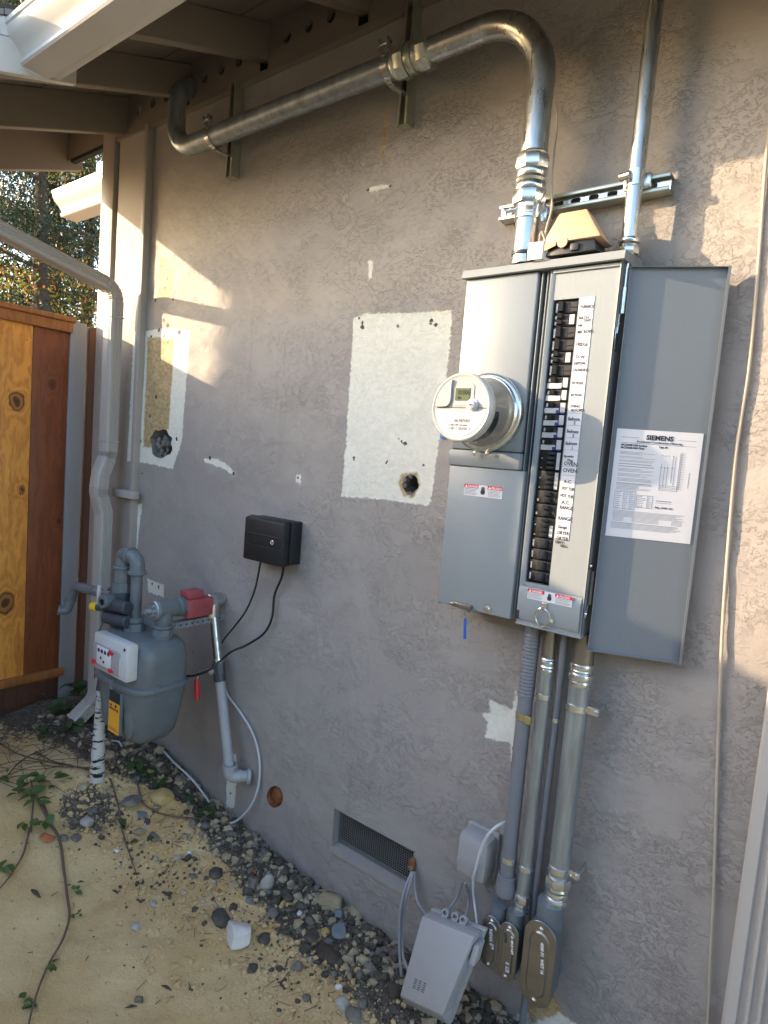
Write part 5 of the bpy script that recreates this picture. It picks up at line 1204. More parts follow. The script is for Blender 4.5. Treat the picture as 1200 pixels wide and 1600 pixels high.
bm.faces.new(rg[0][::-1]); bm.faces.new(rg[-1]); obj('body', mb, 'meter_iron', gm, sharp=50)
for k in range(10):
    a = 2 * math.pi * (k + .5) / 10; x = GX + .188 * math.cos(a); y = GY + .130 * math.sin(a)
    mb = MB(); mb.cyl((x, y, .632), (x, y, .674), .011, 8); obj('flange_bolt', mb, 'meter_iron', gm)
for xx in (-.085, .0, .085):    # vertical ribs of the lower bowl
    mb = MB(); mb.ball((GX + xx, GY - .098, .53), .045, 3, (.8, .42, 2.0)); obj('rib', mb, 'meter_iron', gm)
# neck bridge
IY = -.485
ic = [P(148, 988, IY), P(207, 1013, IY), P(203, 1070, IY), P(143, 1043, IY)]
ix0, ix1 = (ic[0].x + ic[3].x) / 2, (ic[1].x + ic[2].x) / 2 - .032; iz0, iz1 = (ic[2].z + ic[3].z) / 2, (ic[0].z + ic[1].z) / 2
mb = MB(); mb.box(ix0, ix1, IY, IY + .050, iz0, iz1, .010); ib = obj('index_box', mb, 'white_plastic', gm)
mb = MB(); mb.box(ix0 + .045, ix1 - .045, IY + .05, GY - .10, iz0 + .02, iz1 - .03, .004); obj('index_mount', mb, 'meter_iron', gm)
mb = MB(); mb.box(ix0 + .012, ix1 - .045, IY - .006, IY - .0005, iz0 + .015, iz1 - .038, .002); ii = obj('index_window', mb, 'telecom_grey', ib)
dx0, dx1, dz0_, dz1_ = ix0 + .045, ix0 + .150, iz0 + .030, iz1 - .042
mb = MB(); mb.box(dx0, dx1, IY - .009, IY - .0062, dz0_, dz1_, .001); dpn = obj('dial_plate', mb, 'paper', ib)
DXW = dx1 - dx0
for i in range(4):
    mb = MB(); mb.lathe([(.005, 0), (.0085, 0), (.0085, .0006), (.005, .0006)], (dx0 + DXW * (.15 + .23 * i), IY - .0092, dz1_ - .018), (0, -1, 0), 16); mb.box(dx0 + DXW * (.15 + .23 * i) - .001, dx0 + DXW * (.15 + .23 * i) + .001, IY - .0104, IY - .0098, dz1_ - .021, dz1_ - .010); mb.lathe([(0, 0), (.0042, 0), (.0042, .0008), (0, .0008)], (dx0 + DXW * (.15 + .23 * i), IY - .0092, dz1_ - .018), (0, -1, 0), 10); dd = obj('dial', mb, 'ink', ib)
for i in range(2):
    mb = MB(); mb.lathe([(0, 0), (.006, 0), (.006, .0008), (0, .0008)], (dx0 + DXW * (.32 + .2 * i), IY - .0092, dz0_ + .030 - .012 * i), (0, -1, 0), 14); obj('dial', mb, 'ink', ib)
for (u, v) in ((ix0 + .022, iz0 + .030), (ix1 - .105, iz1 - .050), (ix1 - .102, iz0 + .026)):
    mb = MB(); mb.box(u - .011, u + .011, IY - .012, IY - .0062, v - .009, v + .009, .002); mb.box(u + .011, u + .022, IY - .009, IY - .0062, v - .003, v + .003); obj('red_clip', mb, 'red_plastic', ib)
mb = MB(); mb.box(ix1 - .085, ix1 - .038, IY - .004, IY - .0005, iz0 + .02, iz1 - .06, .001); obj('side_label', mb, 'white_plastic', ib)
screw((ix1 - .018, IY - .0003, iz1 - .018), .0045, gm, 'dark_gap')
# yellow sticker
sy = -.325 - .1515
sc = [P(172, 1074, -.47), P(191, 1082, -.47), P(190, 1135, -.47), P(170, 1125, -.47)]
sx0, sx1 = ix0 + .092, ix0 + .172; sz1_, sz0_ = .612, .458
mb = MB(); mb.box(sx0, sx1, -.4600, -.4592, sz0_, sz1_ - .028); st = obj('orange_sticker', mb, 'orange_sticker', gm)
mb = MB(); mb.box(sx0 + .002, sx1 + .001, -.4600, -.4592, sz1_ - .0275, sz1_ + .018); st2 = obj('grey_label', mb, 'breaker_grey', gm)
mb = MB(); mb.box(sx0, sx1, -.4590, GY - .118, sz0_, sz1_ + .018, .003); obj('sticker_plate', mb, 'meter_iron', gm)
text('lettering', 'Call\nbefore you dig', .0125, (sx0 + .006, -.4606, sz1_ - .046), 'ink', st, bold=.0006, sx=.88)
mb = MB(); mb.lathe([(0, 0), (.007, 0), (.007, .0005), (0, .0005)], ((sx0 + sx1) / 2 + .012, -.4602, sz1_ - .041), (0, -1, 0), 14); mb.box(sx0 + .006, sx1 - .006, -.4605, -.4601, sz0_ + .012, sz0_ + .014); mb.box(sx0 + .006, sx1 - .02, -.4605, -.4601, sz0_ + .019, sz0_ + .0205); obj('printed_mark', mb, 'ink', st)

# pipe set: inlet neck, elbow pair, regulator
inlet = thing('gas_pipe', 'bent grey inlet pipe arching from the regulator to the left neck of the gas meter', 'gas pipe', (-2.33, -.33, .83))
N1 = Vector((-2.335, -.335, 0)); 
mb = MB(); mb.cyl((N1.x, N1.y, .835), (N1.x, N1.y, .875), .046, 8); mb.cyl((N1.x, N1.y, .8752), (N1.x, N1.y, .900), .040, 20, .004); obj('union_nut', mb, 'grey_iron', inlet)
top = P(222, 882, -.335); top = Vector((N1.x, N1.y, 1.130))
rtop = Vector((P(192, 884, -.345).x, -.345, 1.150))
mb = MB(); mb.tube([(N1.x, N1.y, .90), (N1.x, N1.y, 1.085)], .0235, 20); obj('pipe', mb, 'grey_iron', inlet)
mb = MB(); mb.tube(arcpath([(N1.x, N1.y, 1.085), (N1.x, N1.y, 1.143), (N1.x - .06, N1.y - .003, 1.148)], .045, 8), .0305, 20); mb.cyl((N1.x, N1.y, 1.078), (N1.x, N1.y, 1.094), .038, 20, .003); mb.cyl((N1.x - .045, N1.y, 1.1475), (N1.x - .062, N1.y, 1.1478), .038, 20, .003); obj('elbow', mb, 'grey_iron', inlet)
mb = MB(); mb.tube([(N1.x - .06, N1.y - .003, 1.148), (rtop.x + .03, rtop.y, 1.150)], .0235, 18); obj('pipe', mb, 'grey_iron', inlet)
mb = MB(); mb.tube(arcpath([(rtop.x + .035, rtop.y, 1.150), (rtop.x, rtop.y, 1.150), (rtop.x, rtop.y, 1.09)], .034, 8), .0305, 20); mb.cyl((rtop.x, rtop.y, 1.088), (rtop.x, rtop.y, 1.10), .039, 20, .003); obj('elbow', mb, 'grey_iron', inlet)
mb = MB(); mb.cyl((rtop.x, rtop.y, 1.03), (rtop.x, rtop.y, 1.088), .034, 8); mb.cyl((rtop.x, rtop.y, .985), (rtop.x, rtop.y, 1.03), .042, 8); obj('reducer', mb, 'grey_iron', inlet)
reg = thing('gas_regulator', 'dark gas regulator with yellow cap between the downspout and the gas meter', 'regulator', (rtop.x - .05, rtop.y, .85))
RXx, RY = rtop.x, rtop.y
mb = MB(); mb.lathe([(0, 0), (.05, 0), (.062, .006), (.062, .018), (.052, .028), (.035, .045), (.034, .09), (0, .092)], (RXx - .012, RY + .025, .945), (-1, -.25, .12), 28); obj('diaphragm_case', mb, 'dark_iron', reg)
mb = MB(); mb.cyl((RXx - .045, RY - .055, .938), (RXx + .115, RY - .035, .945), .027, 20, .004); obj('lower_barrel', mb, 'dark_iron', reg)
mb = MB(); mb.cyl((RXx - .030, RY - .05, .878), (RXx + .115, RY - .03, .886), .027, 20, .004); obj('lower_barrel', mb, 'dark_iron', reg)
mb = MB(); mb.cyl((RXx - .075, RY - .070, .915), (RXx - .02, RY - .058, .918), .015, 14); obj('spring_tube', mb, 'dark_iron', reg)
mb = MB(); mb.cyl((RXx - .098, RY - .076, .914), (RXx - .066, RY - .068, .916), .019, 14, .003); obj('yellow_cap', mb, 'yellow_plastic', reg)
mb = MB(); mb.cyl((RXx, RY, .91), (RXx, RY, .99), .046, 22, .004); mb.ball((RXx - .02, RY - .01, .93), .055, 3, (1.2, .9, .8)); obj('casting', mb, 'dark_iron', reg)
mb = MB(); mb.lathe([(.014, .0), (.025, .0), (.027, -.004), (.027, -.05), (.02, -.06), (0, -.06)], (RXx + .015, RY - .095, .958), (.2, -1, -.05), 20); obj('vent_port', mb, 'grey_iron', reg)
mb = MB(); mb.box(RXx - .070, RXx - .058, RY - .072, RY - .06, .925, 1.01, .001); obj('white_tag', mb, 'white_plastic', reg)
for i in range(8):
    a = 2 * math.pi * i / 8; mb = MB(); c = Vector((RXx - .03, RY + .02, .95)); mb.cyl(c + Vector((0, .055 * math.cos(a), .055 * math.sin(a))), c + Vector((-.022, .055 * math.cos(a) - .004, .055 * math.sin(a))), .006, 8); obj('bolt', mb, 'dark_iron', reg)
stub = thing('vent_pipe', 'short crooked grey vent pipe with an open end left of the regulator', 'gas pipe', (RXx - .26, RY - .12, .90))
va = Vector((RXx - .05, RY - .02, .965)); vb = P(122, 917, RY - .02); vc = P(110, 938, RY - .02); vd = P(98, 947, RY - .05)
mb = MB(); mb.tube([va, va.lerp(vb, .45)], .015, 12); mb.lathe([(.018, 0), (.021, .003), (.021, .04), (.018, .043)], va.lerp(vb, .30), vb - va, 6); obj('nipple', mb, 'conduit_old', stub)
mb = MB(); mb.tube(arcpath([va.lerp(vb, .45), vb + Vector((-.02, 0, .0)), vc], .03, 7), .022, 16); e1 = obj('elbow', mb, 'grey_iron', stub)
mb = MB(); mb.lathe([(.02, -.008), (.026, -.006), (.026, .006), (.02, .008)], vc, Vector((0, 0, -1)), 18); obj('collar', mb, 'grey_iron', stub)
q = arcpath([vc, vc + Vector((-.005, -.01, -.05)), vd + Vector((-.01, -.01, -.02))], .028, 7)
mb = MB(); mb.tube(q, .021, 16); mb.lathe([(.015, -.002), (.023, -.001), (.023, .006), (.015, .006), (.014, -.01)], q[-1], q[-1] - q[-2], 18); obj('elbow', mb, 'grey_iron', stub)
mb = MB(); mb.lathe([(0, 0), (.0145, 0), (.0145, .0015), (0, .0015)], q[-1] + (q[-1] - q[-2]).normalized() * .001, q[-1] - q[-2], 16); obj('opening', mb, 'dark_gap', stub)
# supply riser: painted part behind the index box and the taped part in the ground
rs = thing('supply_riser', 'supply pipe wrapped in white tape with black streaks rising out of the soil', 'gas pipe', (-2.60, -.30, 0.05))
g0 = on_ground(152, 1216); ry = g0.y
pts = [g0 + Vector((0, 0, -.06)), g0, PX(154, 1150, g0.x + .0), PX(159, 1075, g0.x)]
rt = Vector((g0.x, ry, P(160, 1076, ry).z)); 
def tape_mat():
    m = bpy.data.materials.new('taped_pipe'); m.use_nodes = True; nt = m.node_tree; nt.nodes.clear(); L = nt.links.new
    out = nd(nt, 'ShaderNodeOutputMaterial'); b = nd(nt, 'ShaderNodeBsdfPrincipled'); L(b.outputs[0], out.inputs[0]); tc = nd(nt, 'ShaderNodeTexCoord')
    mp = nd(nt, 'ShaderNodeMapping'); mp.inputs['Scale'].default_value = (9, 9, 42); mp.inputs['Rotation'].default_value = (.3, .2, 0); L(tc.outputs['Object'], mp.inputs[0])
    n = nd(nt, 'ShaderNodeTexNoise'); n.inputs['Scale'].default_value = 1.5; n.inputs['Detail'].default_value = 4; n.inputs['Roughness'].default_value = .65; L(mp.outputs[0], n.inputs['Vector'])
    r = nd(nt, 'ShaderNodeMapRange'); L(n.outputs[0], r.inputs[0]); r.inputs[1].default_value = .555; r.inputs[2].default_value = .575
    x = nd(nt, 'ShaderNodeMix', data_type='RGBA'); L(r.outputs[0], x.inputs[0]); x.inputs[6].default_value = (.55, .55, .52, 1); x.inputs[7].default_value = (.012, .012, .014, 1); L(x.outputs[2], b.inputs['Base Color']); b.inputs['Roughness'].default_value = .5
    bp = nd(nt, 'ShaderNodeBump'); bp.inputs['Distance'].default_value = .002; L(r.outputs[0], bp.inputs['Height']); L(bp.outputs[0], b.inputs['Normal']); MATS['taped_pipe'] = m
tape_mat()
mb = MB(); zz = np.linspace(g0.z - .06, rt.z, 14); mb.tube([(g0.x + (.0), ry, z) for z in zz], .03, 18, radii=[.034 - .018 * max(0, (z - g0.z)) / (rt.z - g0.z) + .002 * math.sin(z * 90) for z in zz]); obj('taped_pipe', mb, 'taped_pipe', rs)
mb = MB(); mb.tube(smoothpath([(g0.x, ry, rt.z - .01), (g0.x + .01, ry + .02, rt.z + .12), (RXx - .02, RY + .0, .72), (RXx - .01, RY, .80)], 6), .022, 16); obj('upper_pipe', mb, 'dark_iron', rs)
mb = MB(); mb.cyl((RXx - .01, RY, .77), (RXx - .01, RY, .905), .034, 18, .003); mb.box(RXx - .045, RXx + .03, RY - .03, RY + .03, .70, .77, .008); obj('shut_off_cock', mb, 'dark_iron', rs)
# outlet side
outl = thing('gas_pipe', 'grey outlet pipe tee rising from the right neck of the gas meter', 'gas pipe', (-2.19, -.30, .83))
N2 = Vector((-2.185, -.300, 0)); HZ = .958
mb = MB(); mb.cyl((N2.x, N2.y, .825), (N2.x, N2.y, .850), .040, 20, .003); mb.cyl((N2.x, N2.y, .8502), (N2.x, N2.y, .878), .043, 8); mb.cyl((N2.x, N2.y, .8782), (N2.x, N2.y, .892), .038, 20, .003); mb.cyl((N2.x, N2.y, .892), (N2.x, N2.y, .915), .030, 20); obj('union_nut', mb, 'grey_iron', outl)
TE = Vector((N2.x, -.06, HZ + .004))
mb = MB(); mb.cyl((N2.x, N2.y - .035, HZ), (N2.x, N2.y + .075, HZ), .037, 22, .004); mb.cyl((N2.x, N2.y, .905), (N2.x, N2.y, HZ), .036, 20); mb.cyl((N2.x, N2.y + .06, HZ), (N2.x, N2.y + .080, HZ), .041, 22, .003); obj('tee', mb, 'grey_iron', outl)
mb = MB(); mb.cyl((N2.x, N2.y - .050, HZ), (N2.x, N2.y - .030, HZ), .040, 20, .004)
for k in range(5):
    a = 6.28 * k / 5; mb.cyl((N2.x + .018 * math.cos(a), N2.y - .064, HZ + .018 * math.sin(a)), (N2.x + .018 * math.cos(a), N2.y - .048, HZ + .018 * math.sin(a)), .007, 8)
mb.cyl((N2.x, N2.y - .085, HZ), (N2.x, N2.y - .05, HZ), .011, 8); obj('plug', mb, 'conduit_old', outl)
mb = MB(); mb.box(N2.x - .145, N2.x - .02, N2.y - .02, N2.y + .02, .872, .905, .002); obj('meter_bar', mb, 'grey_iron', outl)
rv = thing('earthquake_valve', 'red box-shaped valve on the gas pipe over a perforated bracket', 'valve', (N2.x, -.16, .91))
mb = MB(); vy0, vy1 = -.212, -.085
mb.box(N2.x - .040, N2.x + .042, vy0, vy1, HZ - .048, HZ + .030, .005); mb.box(N2.x - .030, N2.x + .032, vy0 + .006, vy0 + .082, HZ + .0302, HZ + .064, .005); ro = obj('housing', mb, 'red_paint', rv)
mb = MB()
for j, w_ in enumerate((.08, .06, .09)): mb.box(N2.x + .0425, N2.x + .0432, vy0 + .018, vy0 + .018 + w_, HZ + .012 - j * .009, HZ + .0135 - j * .009)
obj('embossed_line', mb, 'red_paint', rv)
for j in range(4): mb = MB(); mb.lathe([(.004, 0), (.006, 0), (.006, .001), (.004, .001)], (N2.x + .0423, vy0 + .030 + j * .022, HZ - .025), (1, 0, 0), 12); obj('embossed_digit', mb, 'red_paint', rv)
mb = MB(); mb.cyl((N2.x, vy0 - .006, HZ), (N2.x, vy0 + .002, HZ), .042, 6); mb.cyl((N2.x, vy1, HZ), (N2.x, -.06, HZ), .030, 18); obj('hub', mb, 'grey_iron', rv)
br = thing('perforated_bracket', 'grey perforated steel bracket sticking out of the wall below the red valve', 'bracket', (N2.x, 0, .885))
mb = MB(); mb.box(N2.x - .02, N2.x + .018, -.255, -.003, .893, .896); mb.box(N2.x + .0182, N2.x + .0202, -.255, -.003, .868, .896); obj('angle', mb, 'conduit_old', br)
for j in range(8): mb = MB(); mb.lathe([(0, 0), (.0042, 0), (.0042, .0006), (0, .0006)], (N2.x + .0204, -.230 + j * .028, .882), (1, 0, 0), 12); obj('hole', mb, 'dark_gap', br)
hp = thing('gas_pipe', 'long vertical gas pipe dropping from the red valve tee to an elbow by the wall', 'gas pipe', (-2.1, -.08, .2))
T0 = P(345, 944, -.065); E0 = P(358, 1212, -.075); W0 = P(392, 1213, -.004)
mb = MB(); mb.cyl((N2.x, -.085, HZ), (N2.x, -.015, HZ + .002), .033, 20, .003); mb.cyl((N2.x, -.018, HZ + .002), (N2.x, -.002, HZ + .002), .026, 8); mb.cyl((N2.x, -.06, HZ), (N2.x + .004, -.06, .885), .034, 20, .003); obj('tee', mb, 'galvanised', hp)
LP = lambda t: Vector((N2.x, -.06, HZ)).lerp(E0, t)
mb = MB(); mb.tube([LP(.08), LP(.36)], .0195, 18); obj('upper_pipe', mb, 'galvanised', hp)
mb = MB(); mb.tube([LP(.335), LP(.36)], .0235, 18); obj('collar', mb, 'zinc', hp)
mb = MB(); mb.tube([LP(.36), LP(.42)], .029, 8); mb.tube([LP(.42), LP(.465)], .026, 18); obj('ball_valve', mb, 'dark_iron', hp)
v0 = LP(.40)
mb = MB(); mb.tube([v0 + Vector((-.03, -.03, 0)), v0 + Vector((-.065, -.055, -.02)), v0 + Vector((-.07, -.06, -.05))], .006, 8); mb.tube([v0 + Vector((-.020, -.035, 0)), v0 + Vector((.0, -.04, 0))], .012, 10); obj('lever', mb, 'zinc', hp)
mb = MB(); mb.tube([v0 + Vector((-.070, -.060, -.048)), v0 + Vector((-.066, -.061, -.075)), v0 + Vector((-.060, -.062, -.135))], .011, 10, radii=[.009, .0125, .010]); obj('red_grip', mb, 'red_plastic', hp)
mb = MB(); mb.tube([LP(.465), E0 + Vector((0, 0, .03))], .0215, 18); obj('lower_pipe', mb, 'pipe_beige_grey', hp)
mb = MB(); mb.tube(arcpath([E0 + Vector((0, 0, .045)), E0, E0 + (W0 - E0) * .55], .035, 8), .0275, 18); mb.lathe([(.025, -.006), (.032, -.005), (.032, .008), (.025, .009)], E0 + Vector((0, 0, .042)), (0, 0, 1), 18); obj('elbow', mb, 'pipe_beige_grey', hp)
mb = MB(); mb.tube([E0 + (W0 - E0) * .5, W0], .0235, 18); mb.lathe([(.024, 0), (.033, .002), (.033, .016), (.024, .02)], E0 + (W0 - E0) * .80, W0 - E0, 18); obj('wall_stub', mb, 'pipe_beige_grey', hp)

# ============================================================ WHITE CABLES
cable('cable', 'white cable looping from the gas pipe down the wall to the soil', [P(348, 1060, -.02), P(355, 1085, -.015), P(372, 1108, -.012), P(392, 1140, -.012), P(403, 1172, -.012), P(406, 1205, -.012), P(402, 1235, -.02), P(390, 1262, -.03), P(370, 1282, -.045), P(352, 1288, -.06), P(344, 1286, -.07)], .0048, 'cable_white')
gpt = lambda x, y, l=.008: on_ground(x, y) + Vector((0, 0, l))
cable('cable', 'white cable lying along the soil edge from the taped riser to the loop', [gpt(344, 1286), gpt(325, 1258, .02), gpt(300, 1228, .03), gpt(272, 1203, .035), gpt(255, 1180, .02), P(243, 1168, -.02)], .0048, 'cable_white')
cable('cable', 'short white cable under the gas meter behind the taped riser', [gpt(106, 1122, .02), gpt(118, 1140, .01), gpt(145, 1150, .01), gpt(170, 1160, .012), gpt(186, 1166, .02), gpt(196, 1178, .0)], .0048, 'cable_white')
cable('thin_wire', 'thin dark wire dangling from the regulator down past the white index box', [P(165, 935, -.24), P(161, 955, -.26), P(160, 975, -.27), P(150, 1000, -.30), P(148, 1060, -.30)], .0025, 'cable_black', 6, cat='wire')
# ============================================================ RIGHT-HAND CABLE
cable('cable', 'long beige cable hanging down the stucco left of the right downspout', [P(1216, 60, -.008), P(1207, 160, -.008), P(1197, 250, -.008), P(1186, 400, -.008), P(1172, 560, -.008), P(1158, 655, -.008), P(1149, 720, -.009), P(1138, 850, -.009), P(1128, 1000, -.010), P(1121, 1200, -.010), P(1115, 1400, -.012), P(1110, 1500, -.014), P(1107, 1580, -.016), P(1100, 1680, -.02)], .0042, 'cable_beige', 12)

# ============================================================ LOWER RIGHT BOXES
tb = thing('telecom_box', 'large grey telecom box hanging askew at the bottom of the wall', 'utility box', (-.84, -.2, 0))
F1, F2 = P(659, 1431, -.215), P(741, 1464, -.215); F4, F3 = P(624, 1556, -.285), P(691, 1588, -.285)
bk = Vector((.0, .060, -.014))
mb = MB(); mb.hexa([F4, F3, F2, F1, F4 + bk, F3 + bk, F2 + bk, F1 + bk], .005); obj('cover', mb, 'telecom_grey', tb)
dn_ = (F4 - F1).normalized(); G4 = F4 + dn_ * .055 + Vector((0, .055, 0)); G3 = F3 + dn_ * .055 + Vector((0, .055, 0))
mb = MB(); mb.hexa([G4, G3, F3 - dn_ * .001, F4 - dn_ * .001, G4 + Vector((0, .05, -.01)), G3 + Vector((0, .05, -.01)), F3 + bk, F4 + bk], .004); obj('lower_slope', mb, 'telecom_grey', tb)
ux = (F2 - F1).normalized()
mb = MB(); b0 = F1 + bk; mb.hexa([F4 + bk - ux * .006 + dn_ * .05, F3 + bk + ux * .006 + dn_ * .05, F2 + bk + ux * .006 - dn_ * .001, F1 + bk - ux * .006 - dn_ * .001] + [p + Vector((0, .020, -.003)) for p in (F4 + bk - ux * .006 + dn_ * .05, F3 + bk + ux * .006 + dn_ * .05, F2 + bk + ux * .006 - dn_ * .001, F1 + bk - ux * .006 - dn_ * .001)], .004); obj('back_tray', mb, 'telecom_grey', tb)
for u in (.055, .090, .118):
    c = F1 + ux * u + bk * .75 - dn_ * .014; mb = MB(); mb.lathe([(.007, -.006), (.012, -.006), (.012, .006), (.007, .006)], c, (0, -1, .25), 16); mb.hexa([c + ux * a + dn_ * b + Vector((0, d, 0)) for d in (-.004, .006) for a, b in ((-.010, .016), (.010, .016), (.010, .006), (-.010, .006))]); obj('mounting_lug', mb, 'telecom_grey', tb)
for t_, w_ in ((.10, .020),):
    c = F2.lerp(F3, t_) + bk * .5; mb = MB(); mb.hexa([c + ux * a + dn_ * b + Vector((0, d, 0)) for d in (-.016, .02) for a, b in ((0.001, .055), (w_, .055), (w_, .0), (.001, .0))], .002); obj('side_clip', mb, 'telecom_grey', tb)
ty = -.2855
for j in range(3):
    c = F4.lerp(F1, .22).lerp(F3.lerp(F2, .22), .22 + j * .10) + Vector((0, -.0012, 0)); mb = MB()
    for q in range(5): mb.hexa([c + ux * a + dn_ * (b + q * .006 - .012) + Vector((0, d, 0)) for d in (-.0006, .0) for a, b in ((0, .0012), (.010, .0012), (.010, 0), (0, 0))])
    obj('moulded_logo', mb, 'breaker_grey', tb, kind='stuff')
sb = thing('junction_box', 'small rounded grey junction box with ridged face on the stucco', 'utility box', (-.81, 0, .35))
mb = MB(); mb.box(-.868, -.762, -.088, -.001, .358, .494, .018); obj('body', mb, 'telecom_grey', sb)
mb = MB(); mb.box(-.872, -.758, -.020, -.0005, .352, .499, .008); obj('back_plate', mb, 'telecom_grey', sb)
for j in range(3): mb = MB(); mb.box(-.862, -.786, -.0905, -.0875, .395 + j * .008, .398 + j * .008, .0008); obj('ridge', mb, 'telecom_grey', sb)
gW = 'thin cables around the grey boxes'
cable('cable', 'white cable curving from the plastic conduit over the small junction box', [P(792, 1284, -.06), P(775, 1292, -.10), P(760, 1308, -.11), P(750, 1332, -.105), P(743, 1358, -.10), P(739, 1372, -.09)], .0044, 'cable_white')
cable('cable', 'grey and white cable running down between junction box and leftmost oval fitting', [P(739, 1372, -.085), P(740, 1400, -.07), P(744, 1430, -.09), P(746, 1460, -.12), P(743, 1482, -.14), P(738, 1497, -.14)], .0042, 'cable_white')
cable('cable', 'grey cable sweeping from the vent clamp left of the telecom box, outer one', [P(644, 1362, -.02), P(634, 1385, -.05), P(626, 1420, -.08), P(624, 1460, -.10), P(625, 1500, -.12), P(630, 1545, -.13)], .0050, 'cable_grey')
cable('cable', 'grey cable sweeping from the vent clamp left of the telecom box, inner one', [P(646, 1362, -.02), P(638, 1390, -.05), P(630, 1425, -.07), P(628, 1460, -.09), P(630, 1495, -.11), P(640, 1520, -.12)], .0050, 'cable_grey')
cable('cable', 'short grey cable from the vent clamp to the telecom box top corner', [P(648, 1362, -.02), P(648, 1385, -.03), P(653, 1410, -.05), P(662, 1424, -.08), P(668, 1432, -.12)], .0045, 'cable_grey')
cable('cable', 'thin cable from under the junction box to the middle lug of the telecom box', [P(722, 1378, -.04), P(716, 1398, -.03), P(708, 1412, -.04), P(698, 1424, -.08), P(692, 1434, -.12)], .0040, 'cable_grey')
cable('cable', 'thin cable bowing from the junction box to the right corner of the telecom box', [P(727, 1380, -.04), P(732, 1400, -.02), P(730, 1425, -.04), P(722, 1442, -.09), P(716, 1452, -.13)], .0040, 'cable_grey')
mb = MB(); q = P(643, 1352, -.01); mb.ball((q.x, -.006, q.z), .022, 2, (.7, .5, 1.2), .4, 5); vc_ = obj('ground_clamp', mb, 'rust', None, label='rusty clamp where cables leave the foundation vent', cat='clamp', origin=(q.x, 0, q.z - .02))
mb = MB(); mb.lathe([(.003, 0), (.008, 0), (.008, .006), (.003, .006)], (q.x + .002, -.014, q.z - .004), (0, -1, 0), 12); obj('eyelet', mb, 'zinc', vc_)
# blue seal tag and tape
sl = thing('wire_seal', 'blue wire seal dangling below the latch of the lower panel cover', 'seal', (-.89, -.15, 1.21))
mb = MB(); mb.tube([P(727, 944, -.152), P(726, 955, -.150), P(727, 966, -.150)], .0012, 6); obj('wire', mb, 'zinc', sl)
mb = MB(); mb.tube([P(727, 966, -.150), P(726, 998, -.148)], .0042, 8); obj('tag', mb, 'blue_wire', sl)
a = P(692, 680, -.006); mb = MB(); mb.box(a.x - .010, a.x + .008, -.0065, -.0035, a.z - .012, a.z + .010, .0008); obj('tape', mb, 'blue_tape', None, label='tiny scrap of blue tape on the wall left of the round meter', cat='tape', origin=(a.x, 0, a.z))

# ============================================================ STONES
def stone_mat(name, a, b, sc=14, bump=.0025):
    pmat(name, a, 0.92, col2=b, vscale=sc, bump=bump, bscale=70, dirt=.55, dirtcol=(.27, .21, .135), dscale=16, spec=.15)
stone_mat('stone_dark', (.050, .043, .036), (.12, .105, .085)); stone_mat('stone_grey', (.12, .108, .094), (.24, .215, .18)); stone_mat('stone_tan', (.28, .22, .14), (.44, .36, .24))
pmat('stone_white', (.58, .55, .50), .8, col2=(.74, .71, .65), vscale=6, bump=.002, bscale=60, dirt=.3, dirtcol=(.42, .34, .22), dscale=9); stone_mat('stone_blue', (.13, .15, .165), (.24, .26, .27)); stone_mat('stone_brick', (.36, .11, .05), (.5, .18, .08)); stone_mat('stone_gold', (.45, .30, .10), (.55, .42, .22)); stone_mat('stone_pale', (.33, .31, .27), (.48, .45, .40))
def rock(name, label, px, py, w, h, mat, seed, cut=5, cat='stone', group=None, sub=3, flat=.7, rotz=None):
    g = on_ground(px, py + h * .25); s = S(px, py, g.y); rx = w * s * .5; rz = h * s * .5
    r = random.Random(seed); b = bmesh.new(); bmesh.ops.create_icosphere(b, subdivisions=sub, radius=1)
    planes = [(Vector((r.gauss(0, 1), r.gauss(0, 1), r.gauss(0, .8))).normalized(), r.uniform(.48, .85)) for _ in range(cut + 3)]
    for v in b.verts:
        p = v.co.copy()
        for n, d in planes:
            k = p.dot(n)
            if k > d: p -= n * (k - d)
        p *= 1 + .06 * mnoise.noise(p * 3 + Vector((seed, 0, 0)))
        v.co = p
    Rz = Matrix.Rotation(r.uniform(0, 6.28) if rotz is None else rotz, 3, 'Z')
    for v in b.verts: q = Rz @ v.co; v.co = Vector((q.x * rx * 1.1, q.y * (rx + rz) * .5, q.z * max(rz * flat, .004)))
    mb = MB(); mb.merge(b); c = Vector((g.x, g.y, float(ground_z(g.x, g.y)) + rz * .30))
    for v in mb.bm.verts: v.co += c
    return obj(name, mb, mat, None, label=label, cat=cat, group=group, sharp=28 if cut > 3 else 60, origin=(c.x, c.y, c.z - rz * .3))
rock('white_rock', 'large angular white rock lying on the sand edge', 374, 1455, 62, 50, 'stone_white', 77, 6, flat=.5, rotz=.9)
rock('stone', 'biggest rounded tan stone against the wall below the vent', 516, 1407, 42, 44, 'stone_tan', 3, 2)
rock('stone', 'flat tan stone against the wall right of the biggest tan stone', 553, 1421, 27, 20, 'stone_tan', 5, 3)
rock('stone', 'blocky yellowish stone below the biggest tan stone', 494, 1432, 18, 17, 'stone_tan', 6, 6)
rock('stone', 'blue grey triangular stone in the gravel by the wall', 533, 1453, 31, 34, 'stone_blue', 8, 5)
rock('stone', 'small golden yellow stone in the gravel', 507, 1455, 17, 16, 'stone_gold', 9, 4)
rock('stone', 'small upright white stone in the middle gravel', 468, 1426, 8, 14, 'stone_white', 14, 3)
rock('stone', 'long pale oval stone in the dark gravel', 417, 1376, 17, 32, 'stone_pale', 15, 2, flat=.9)
rock('stone', 'brown grey stone left of the pale oval stone', 395, 1378, 25, 27, 'stone_grey', 16, 4)
rock('stone', 'rounded yellow tan stone beneath the ivy near the taped riser', 253, 1241, 40, 30, 'stone_gold', 17, 3)
